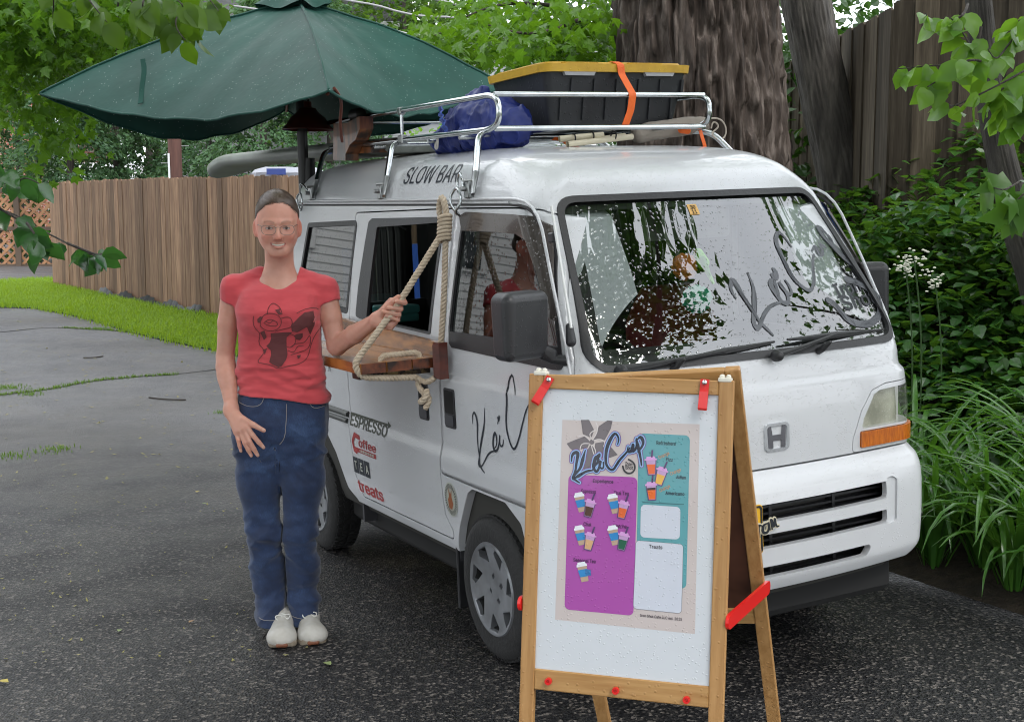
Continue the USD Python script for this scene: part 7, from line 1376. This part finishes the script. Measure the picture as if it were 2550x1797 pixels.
bz_ = hp[:, 2] - .0185 - .006 * np.sin(np.clip((hs - .012) / .04, 0, 1) * 3.0); blend(.62 * (hs > .012) * (hs < .050) * np.exp(-(bz_ / .0035) ** 2) * (hp[:, 1] < -.04), (.16, .085, .05))
ez_ = hp[:, 2] + .001; in_eye = (np.abs(hs - .0315) < .0135) * (hp[:, 1] < -.06)
lid = .0046 * np.clip(1 - ((hs - .0315) / .0135) ** 2, 0, 1) ** .5 + .0012 * 0
blend(in_eye * (np.abs(ez_ + .0005) < lid), (.40, .36, .34)); blend(in_eye * (np.hypot(hs - .0315, ez_) < .0052) * (np.abs(ez_ + .0005) < lid), (.04, .03, .025)); blend(.9 * in_eye * (np.abs(ez_ - lid + .0005) < .0016), (.05, .025, .02)); blend(.5 * in_eye * (np.abs(ez_ + lid) < .0012), (.20, .09, .07))
for f in RFN + [RTH]:
    q = c4(*f[-1]) + [0, -.007, .004]; blend(.8 * (np.linalg.norm(bt.vertices - q, axis=1) < .0062), (.60, .36, .30))
blend(.35 * np.exp(-np.min([np.linalg.norm(bt.vertices - c4(*f[1]), axis=1) for f in RFN] + [np.linalg.norm(bt.vertices - cH(*f[k]), axis=1) for f in LF for k in (1, 2)], 0) / .010), (.50, .17, .12))
bp = obj('body', bt, SKIN, woman, smooth=True)
UsdGeom.PrimvarsAPI(UsdGeom.Mesh(bp)).CreatePrimvar('tint', Sdf.ValueTypeNames.Color3fArray, 'vertex').Set(Vt.Vec3fArray.FromNumpy(tint.astype(np.float32)))
# teeth, glasses, hair
tx = np.linspace(-.023, .023, 15); tv = np.array([[x, -.0915 + 9.0 * x * x, -.0635 + 7.5 * x * x + dz * (1 - (x / .026) ** 2) ** .5] for x in tx for dz in (.0045, -.0022)]); tf = [[2 * i, 2 * i + 1, 2 * i + 3, 2 * i + 2] for i in range(14)]
tm_ = trimesh.Trimesh(tv, [f for q in tf for f in ([q[0], q[1], q[2]], [q[0], q[2], q[3]])], process=False); tm_.apply_transform(HM); obj('teeth', tm_, mat('teeth', (.52, .47, .40), .35), bp)
GL = mat('glasses_wire', (.30, .24, .20), .25, metal=1)
gls = []
for s in (-1, 1):
    lens = [(s * .009, .006), (s * .030, .013), (s * .056, .010), (s * .059, -.004), (s * .050, -.0175), (s * .030, -.021), (s * .013, -.016)]
    pp = smooth_path([(x, -.1035 + .9 * x * x + .00, z - .004) for x, z in lens], 36, closed=True)
    gls.append(tube(pp, .0011, 6, closed=True)); gls.append(tube(smooth_path([(s * .058, -.1005, .006), (s * .066, -.085, .010), (s * .074, -.03, .008), (s * .078, .012, .004), (s * .078, .03, -.012)], 20), .0012, 6))
gls.append(tube(smooth_path([(-.0095, -.1035, .000), (0, -.1065, .004), (.0095, -.1035, .000)], 10), .0011, 6))
g_ = cat_(*gls); g_.apply_transform(HM); obj('glasses', g_, GL, woman, smooth=60)
def hair_sdf(q):
    p = q @ HI[:3, :3].T + HI[:3, 3]; s = np.abs(p[:, 0])
    st = .0022 * (meshkit.fbm(p * [150, 14, 14] + 40, 3) - .5)
    d = smin(.02, ell(p, (0, .018, .046), (.0805, .1010, .0945)), ell(p, (0, .10, .01), (.038, .04, .042))) + st
    zl = .090 - 13.0 * np.clip(s - .022, 0, 1) ** 2
    d = smax(.004, d, -np.maximum(p[:, 2] - zl, p[:, 1] + .020 - .25 * np.clip(.05 - p[:, 2], 0, .05)))
    d = smax(.004, d, -np.maximum(p[:, 2] - .012, p[:, 1] - .034)); return smax(.006, d, -.052 - p[:, 2])
hair = net_of(hair_sdf, [HC + [-.10, -.10, -.10], HC + [.10, .15, .15]], .01, .0026)
HAIR = mat('hair_brown', (.040, .024, .016), .36, col2=(.105, .064, .040), vscale=9, stretch=(26, 4, 4), contrast=(.3, .75), bump=.3, bscale=40, spec=.6)
obj('hair', hair, HAIR, woman, smooth=True)
rh = np.random.default_rng(5); ns = 1500; hv = []; hf = []
for k in range(ns):
    a = rh.uniform(-1, 1); side = abs(a) > .62; sx_ = np.sign(a)
    if side: st_ = np.array([sx_ * .072, -.022 + rh.uniform(0, .03), .075 - (abs(a) - .62) / .38 * .085])
    else: st_ = np.array([a / .62 * .066, -.060, .092 - 9 * max(abs(a / .62 * .066) - .022, 0) ** 2])
    st_ = st_ + rh.normal(0, .003, 3) + (0 if rh.uniform() < .5 else 1) * np.array([0, rh.uniform(0, .07), rh.uniform(-.01, .012)]); en = np.array([rh.uniform(-.02, .02), .115, .012 + rh.uniform(-.02, .02)]); L5 = np.linspace(0, 1, 9)
    q = st_[None] * (1 - L5)[:, None] + en[None] * L5[:, None]; c0 = np.array([0, .018, .046]); d_ = q - c0; rr = np.array([.0805, .1010, .0945]) * (1.004 + rh.uniform(0, .018)); kk = np.linalg.norm(d_ / rr, axis=1); q = c0 + d_ / kk[:, None]; q[-2:] = q[-2:] * .5 + en * .5
    w_ = np.cross(np.gradient(q, axis=0), d_); w_ /= np.linalg.norm(w_, axis=1, keepdims=True) + 1e-9; w_ *= .00085 * np.linspace(1, .7, 9)[:, None]; n0 = len(hv) * 18; hv.append(np.vstack([q - w_, q + w_])); hf += [[n0 + i, n0 + i + 1, n0 + 10 + i, n0 + 9 + i] for i in range(8)]
hv = np.vstack(hv) @ HM[:3, :3].T + HM[:3, 3]
obj('hair_strands', (hv, hf), leaf_mat('strand_brown', (.030, .017, .011), (.17, .105, .066), .05, .35, .5, 3.0), woman, smooth=True, kind='stuff')
obj('hair_pin', tube([HC + [-.092, .06, .028], HC + [-.06, .08, .03]], .0016, 6), mat('pin_cream', (.6, .5, .35), .4), woman)
# -- T-shirt
z = lambda v: float(K(627, v)[2]); X = lambda u: float(K(u, 800)[0])
zs = [z(905), z(880), z(830), z(790), z(750), z(700), z(665), z(642), z(622)]
cxs = [X(631), X(630), X(625), X(625), X(626), X(626), X(626), X(626), X(627)]
sa = [.177, .176, .163, .154, .155, .163, .156, .134, .095]; sb = [.118, .116, .104, .100, .106, .122, .112, .092, .055]; scy = [.03, .03, .03, .03, .025, .018, .03, .04, .05]
RSL, LSL = K(493, 690, .04), K(752, 668, .035)
def wrinkle(p):
    n1 = meshkit.fbm(p * [5, 5, 26] + [3, 7, 11], 3) - .5; wst = np.exp(-((p[:, 2] - z(845)) / .075) ** 2); n2 = meshkit.fbm(p * [9, 9, 14] + [13, 1, 5], 3) - .5
    drag = np.sin((p[:, 2] * 1.0 + .35 * np.abs(p[:, 0] + .05) ) * 150 + 5 * meshkit.noise(p * 9 + 4)) 
    rg = (1 - 2 * np.abs(meshkit.fbm(p * [3.2, 3.2, 13] + [21, 4, 8], 2) - .5)) ** 5; slv = np.clip((np.abs(p[:, 0]) - .11) / .05, 0, 1) * (p[:, 2] > z(720)); rs = (1 - 2 * np.abs(meshkit.fbm(p * [16, 9, 9] + [2, 14, 3], 2) - .5)) ** 4
    return .018 * n1 * (.25 + 1.5 * wst) + .005 * n2 + .0022 * drag * wst - .0075 * (rg - .4) * (.25 + wst) - .005 * (rs - .4) * slv
def shirt_sdf(p):
    d = stack(p, zs[::1] if zs[0] < zs[-1] else zs[::-1], *(q if zs[0] < zs[-1] else q[::-1] for q in (sa, sb, cxs, scy)))
    d = smin(.03, d, np.linalg.norm((p - K(588, 715, -.062)) / [1.15, .8, 1.1], axis=1) - .045, np.linalg.norm((p - K(666, 715, -.062)) / [1.15, .8, 1.1], axis=1) - .045)
    sh = smin(.03, cone(p, K(584, 616, .045), K(524, 652, .035), .034, .046), cone(p, K(670, 616, .045), K(727, 652, .04), .034, .046))
    d = smin(.035, d, sh)
    dr = (RE - RS) / np.linalg.norm(RE - RS); dl = (LE - LS) / np.linalg.norm(LE - LS)
    slr = smax(.004, cone(p, RS, RS + dr * .15, .049, .050), (p - RS) @ dr - .058 - .15 * (p[:, 0] - RS[0])); sll = smax(.004, cone(p, LS, LS + dl * .15, .050, .053), (p - LS) @ dl - .058 + .10 * (p[:, 0] - LS[0]))
    d = smin(.018, d, slr, sll) + wrinkle(p)
    hem = (z(902) + (z(878) - z(902)) * np.clip((X(735) - p[:, 0]) / (X(735) - X(525)), 0, 1)) - p[:, 2] + .004 * np.sin(p[:, 0] * 22 + 1)
    d = smax(.003, d, hem)
    nk = np.linalg.norm((p - K(628, 588, -.01)) / [.070, .17, .102], axis=1) - 1; nk = nk * .070
    return smax(.004, d, -nk)
shirt = net_of(shirt_sdf, [K(470, 610, -.15), K(772, 915, .17)], .03, .0042)
trimesh.smoothing.filter_taubin(shirt, iterations=4)
SHIRT = mat('shirt_red', (.54, .062, .074), .85, col2=(.46, .046, .058), vscale=10, stretch=(1, 1, 3), bump=.1, bscale=260, sheen=.25)
sp = obj('shirt', shirt, SHIRT, woman, smooth=True)
nr = []
for a in np.linspace(0, 2 * math.pi, 49)[:-1]: pass
# print of birds and flowers on the chest: flat ink laid on the cloth's front
caster_v = shirt.vertices; from scipy.spatial import cKDTree
front = caster_v[caster_v[:, 1] < .02]; kd = cKDTree(front[:, [0, 2]])
def on_shirt(poly, off=.0022):
    m = flat_mesh(poly); v, f = trimesh.remesh.subdivide_to_size(m.vertices, m.faces, .009)
    dd, ii = kd.query(v[:, :2], k=6); w = 1 / (dd + .001); y = (front[ii, 1] * w).sum(1) / w.sum(1); return trimesh.Trimesh(np.c_[v[:, 0], y - off, v[:, 1]], f, process=False)
cS = lambda x, y: tuple((at(580 + x / 5.393, 700 + y / 5.393, PY - .10) - P0)[[0, 2]])
INKB = mat('shirt_ink', (.115, .030, .032), .85)
bl = [[(500, 700), (700, 690), (790, 690), (760, 720), (710, 760), (700, 850), (715, 1000), (700, 1060), (640, 1150), (600, 1168), (520, 1130), (470, 1095), (495, 1000), (490, 940), (430, 880), (480, 830), (500, 770)],
      [(780, 590), (830, 545), (890, 480), (960, 420), (1060, 408), (1080, 520), (1070, 600), (1010, 740), (985, 620), (900, 670), (860, 690), (790, 680)], [(565, 385), (640, 365), (630, 400), (665, 440), (620, 450), (590, 410)], [(330, 510), (370, 470), (410, 480), (370, 560), (335, 555)], [(805, 740), (850, 715), (925, 705), (920, 760), (880, 805), (830, 790)], [(840, 1010), (890, 1005), (880, 1045), (850, 1055)], [(360, 690), (420, 660), (440, 760), (400, 800)], [(380, 930), (440, 910), (410, 1000)]]
ln = [[(470, 440), (480, 360), (530, 300), (590, 320), (640, 370), (665, 440)], [(370, 600), (380, 520), (430, 450), (520, 430), (620, 470), (650, 520), (620, 620), (520, 670), (420, 650), (370, 600)], [(640, 500), (780, 500), (790, 600), (700, 640), (560, 680)], [(280, 470), (300, 640), (350, 700), (330, 850), (400, 950), (310, 1090), (470, 1130), (600, 1180), (720, 1150), (850, 1130), (960, 1060), (1000, 940), (1060, 760), (1140, 600), (1090, 380), (960, 380), (860, 430)], [(700, 860), (740, 720), (800, 730), (820, 830), (740, 900), (680, 870)], [(750, 900), (840, 850), (940, 830), (1000, 750), (990, 900), (900, 960), (760, 1000)], [(420, 560), (470, 520), (560, 530), (600, 580), (500, 600), (430, 570)], [(450, 540), (500, 560), (540, 530), (590, 550)], [(720, 940), (800, 960), (840, 900), (920, 880)]]
art = unary_union([Polygon([cS(*q) for q in p]).buffer(.002).buffer(-.002) for p in bl] + [LineString(smooth_path([cS(*q) for q in l], 40)).buffer(.0013, quad_segs=2) for l in ln])
obj('shirt_print', on_shirt(art), INKB, sp, smooth=True)
# -- jeans
HR, HL, KR, KL, AR, AL = K(578, 965, .02), K(675, 965, .02), K(591, 1195, -.01), K(672, 1195, -.01), K(609, 1395, .05), K(679, 1392, .06)
pz = [z(1075), z(1015), z(960), z(920), z(870)]; 
def jeans_sdf(p):
    pel = stack(p, pz, [.10, .165, .182, .178, .158], [.07, .112, .124, .115, .100], [X(624), X(622), X(624), X(627), X(627)], [.03, .03, .03, .03, .03])
    def leg(h, k, a, s): return smin(.03, chain(p, [h, h * .5 + k * .5 + [s * .006, 0, 0], k, k * .55 + a * .45 + [0, .02, 0], a], [.094, .081, .062, .062, .062], .03))
    l, r = smin(.03, leg(HR, KR, AR, -1), cone(p, K(607, 1340, .03), K(612, 1402, -.015), .050, .056)), smin(.03, leg(HL, KL, AL, 1), cone(p, K(678, 1340, .04), K(682, 1400, .0), .050, .056))
    d = smin(.02, smin(.03, pel, l), smin(.03, pel, r)); d = smin(.008, smin(.02, l, pel), smin(.02, r, pel))
    kz = np.exp(-((p[:, 2] - z(1215)) / .10) ** 2) + .9 * np.exp(-((p[:, 2] - z(1345)) / .09) ** 2) + .8 * np.exp(-((p[:, 2] - z(1010)) / .07) ** 2)
    n1 = meshkit.fbm(p * [7, 7, 17] + [.8 * 3, 2, 9], 3) - .5; di = np.sin(p[:, 2] * 95 + 26 * np.abs(p[:, 0] - np.where(p[:, 0] < X(627), HR[0], HL[0])) + 6 * meshkit.noise(p * 8))
    rg = (1 - 2 * np.abs(meshkit.fbm(p * [4.5, 4.5, 11] + [7, 2, 5] + np.c_[p[:, 2] * 0, p[:, 2] * 0, np.abs(p[:, 0] - X(628)) * 9], 2) - .5)) ** 5
    d = d + .034 * n1 * (.3 + .75 * kz) + .0030 * di * kz - .011 * (rg - .4) * (.22 + .8 * kz)
    crease = np.abs(p[:, 0] - X(628)); d = smax(.004, d, np.where(p[:, 2] < z(1085), .0035 - crease, -1))
    hem = z(1398) - p[:, 2] + .05 * (p[:, 1] - .05) * 0
    return smax(.003, smax(.003, d, hem), p[:, 2] - z(868))
jeans = net_of(jeans_sdf, [K(505, 862, -.13), K(742, 1412, .20)], .02, .0046); trimesh.smoothing.filter_taubin(jeans, iterations=4)
def denim():
    N = {'tc': ('texture_coordinate', {}), 'n': ('noise_texture', {'scale': 7.0, 'detail': 5.0, 'roughness': .65}), 'mp': ('mapping', {'scale': (160, 160, 22)}), 'n2': ('noise_texture', {'scale': 4.0, 'detail': 2.0}), 'r': ('rgb_ramp', {'ramp': [(.3, (.004, .011, .038)), (.55, (.011, .028, .082)), (.8, (.040, .082, .185))]}), 'ma': ('math', {'math_type': 'multiply_add', 'value2': .35}), 'b': ('bump', {'strength': .25, 'distance': .003}), 'p': ('principled_bsdf', {'roughness': .8, 'sheen_weight': .2})}
    return usdkit.material(stage, '/World/Looks/denim', N, [('tc.object', 'n.vector'), ('tc.object', 'mp.vector'), ('mp.vector', 'n2.vector'), ('n2.fac', 'ma.value1'), ('n.fac', 'ma.value3'), ('ma.value', 'sb.value1'), ('sb.value', 'r.fac'), ('r.color', 'p.base_color'), ('n2.fac', 'b.height'), ('b.normal', 'p.normal')], surface='p.BSDF') if False else usdkit.material(stage, '/World/Looks/denim', {**N, 'sb': ('math', {'math_type': 'subtract', 'value2': .17})}, [('tc.object', 'n.vector'), ('tc.object', 'mp.vector'), ('mp.vector', 'n2.vector'), ('n2.fac', 'ma.value1'), ('n.fac', 'ma.value3'), ('ma.value', 'sb.value1'), ('sb.value', 'r.fac'), ('r.color', 'p.base_color'), ('n2.fac', 'b.height'), ('b.normal', 'p.normal')], surface='p.BSDF')
jp = obj('jeans', jeans, denim(), woman, smooth=True)
jf = jeans.vertices[jeans.vertices[:, 1] < .03]; kj = cKDTree(jf[:, [0, 2]])
def on_jeans(uv, off=.0015):
    q = np.array([K(*p, -.08)[[0, 2]] for p in uv]); dd, ii = kj.query(q, k=4); return np.c_[q[:, 0], jf[ii, 1].mean(1) - off, q[:, 1]]
ST_ = mat('stitch_tan', (.28, .26, .24), .8)
for uv in ([(531, 905), (560, 912), (585, 905), (592, 880)], [(642, 905), (642, 960), (636, 985), (628, 995)], [(690, 900), (700, 915), (722, 915)], [(576, 1391), (600, 1394), (638, 1392)], [(642, 1390), (680, 1393), (713, 1389)]):
    s_ = smooth_path(np.array(uv, float), 26); obj('stitching', tube(on_jeans(s_), .0011, 5), ST_, jp)
# -- shoes
SHO = mat('shoe_white', (.50, .49, .46), .6, col2=(.40, .38, .34), vscale=18, bump=.12, bscale=120); SOL = mat('shoe_sole', (.34, .30, .24), .6, col2=(.16, .12, .08), vscale=12); TOE = mat('shoe_toe_brown', (.16, .055, .025), .6)
def shoe(heel, toe, sx):
    heel, toe = np.array(heel), np.array(toe); d = (toe - heel); L_ = np.linalg.norm(d[:2]); a = math.atan2(d[1], d[0]) ; Mx = T(heel[0], heel[1], 0, rz=a)
    gz = lambda p: p
    I = np.linalg.inv(Mx)
    def up(q):
        p = q @ I[:3, :3].T + I[:3, 3]
        d_ = smin(.03, cone(p, (.035, 0, .062), (L_ - .055, 0, .036), .044, .038), ell(p, (L_ - .062, .004 * sx, .030), (.062, .056, .036)), cone(p, (.03, 0, .075), (.06, 0, .055), .030, .044))
        return smax(.004, d_, .016 - p[:, 2])
    def so(q):
        p = q @ I[:3, :3].T + I[:3, 3]; t = np.clip(p[:, 0] / L_, 0, 1); w = PI([0, .12, .35, .7, .88, 1], [.024, .042, .043, .057, .050, .016])(t)
        dz = np.maximum(p[:, 2] - .030 + .006 * (t < .9), .003 - p[:, 2] + .012 * np.clip((t - .85) / .15, 0, 1) ** 2); return smax(.006, np.maximum(np.abs(p[:, 1]) - w, np.maximum(-p[:, 0], p[:, 0] - L_)), dz)
    box = [heel + [0, 0, 0], toe, heel + [0, 0, .13]]
    s = obj('shoe', net_of(up, box, .07, .004), SHO, woman, smooth=True); obj('sole', net_of(so, box, .06, .004), SOL, s, smooth=True)
    R4 = lambda pts: (np.c_[np.array(pts, float), np.ones(len(pts))] @ Mx.T)[:, :3]
    tp = spheres_hull([(L_ - .004, y, .018, .008) for y in (-.018, .012)] + [(L_ - .018, y, .026, .008) for y in (-.012, .008)]); tp.apply_transform(Mx); obj('toe_cap', tp, TOE, s, smooth=True)
    for k in range(4):
        x = .100 + .018 * k; zt = .092 - .0125 * k
        obj('lace', tube(R4(smooth_path([(x, -.026, zt - .012), (x + .006, -.008, zt), (x + .010, .010, zt), (x + .014, .026, zt - .013)], 12)), .0028, 6), mat('lace_white', (.6, .6, .57), .8), s, smooth=True)
    obj('lace', tube(R4(smooth_path([(.115, 0, .090), (.125, .028, .092), (.142, .022, .084), (.120, .0, .090), (.13, -.026, .090), (.145, -.018, .082), (.12, 0, .090)], 40)), .0024, 6), LOOKS['lace_white'], s, smooth=True)
gl_ = lambda u, v: on_ground(u / .90039, v / .90039) - P0
t1, t2 = gl_(634, 1456), gl_(705, 1447)
shoe(t1 + [-.045, .255, 0] - [0, 0, t1[2]], t1 - [0, 0, t1[2]], -1); shoe(t2 + [-.075, .245, 0] - [0, 0, t2[2]], t2 - [0, 0, t2[2]], 1)
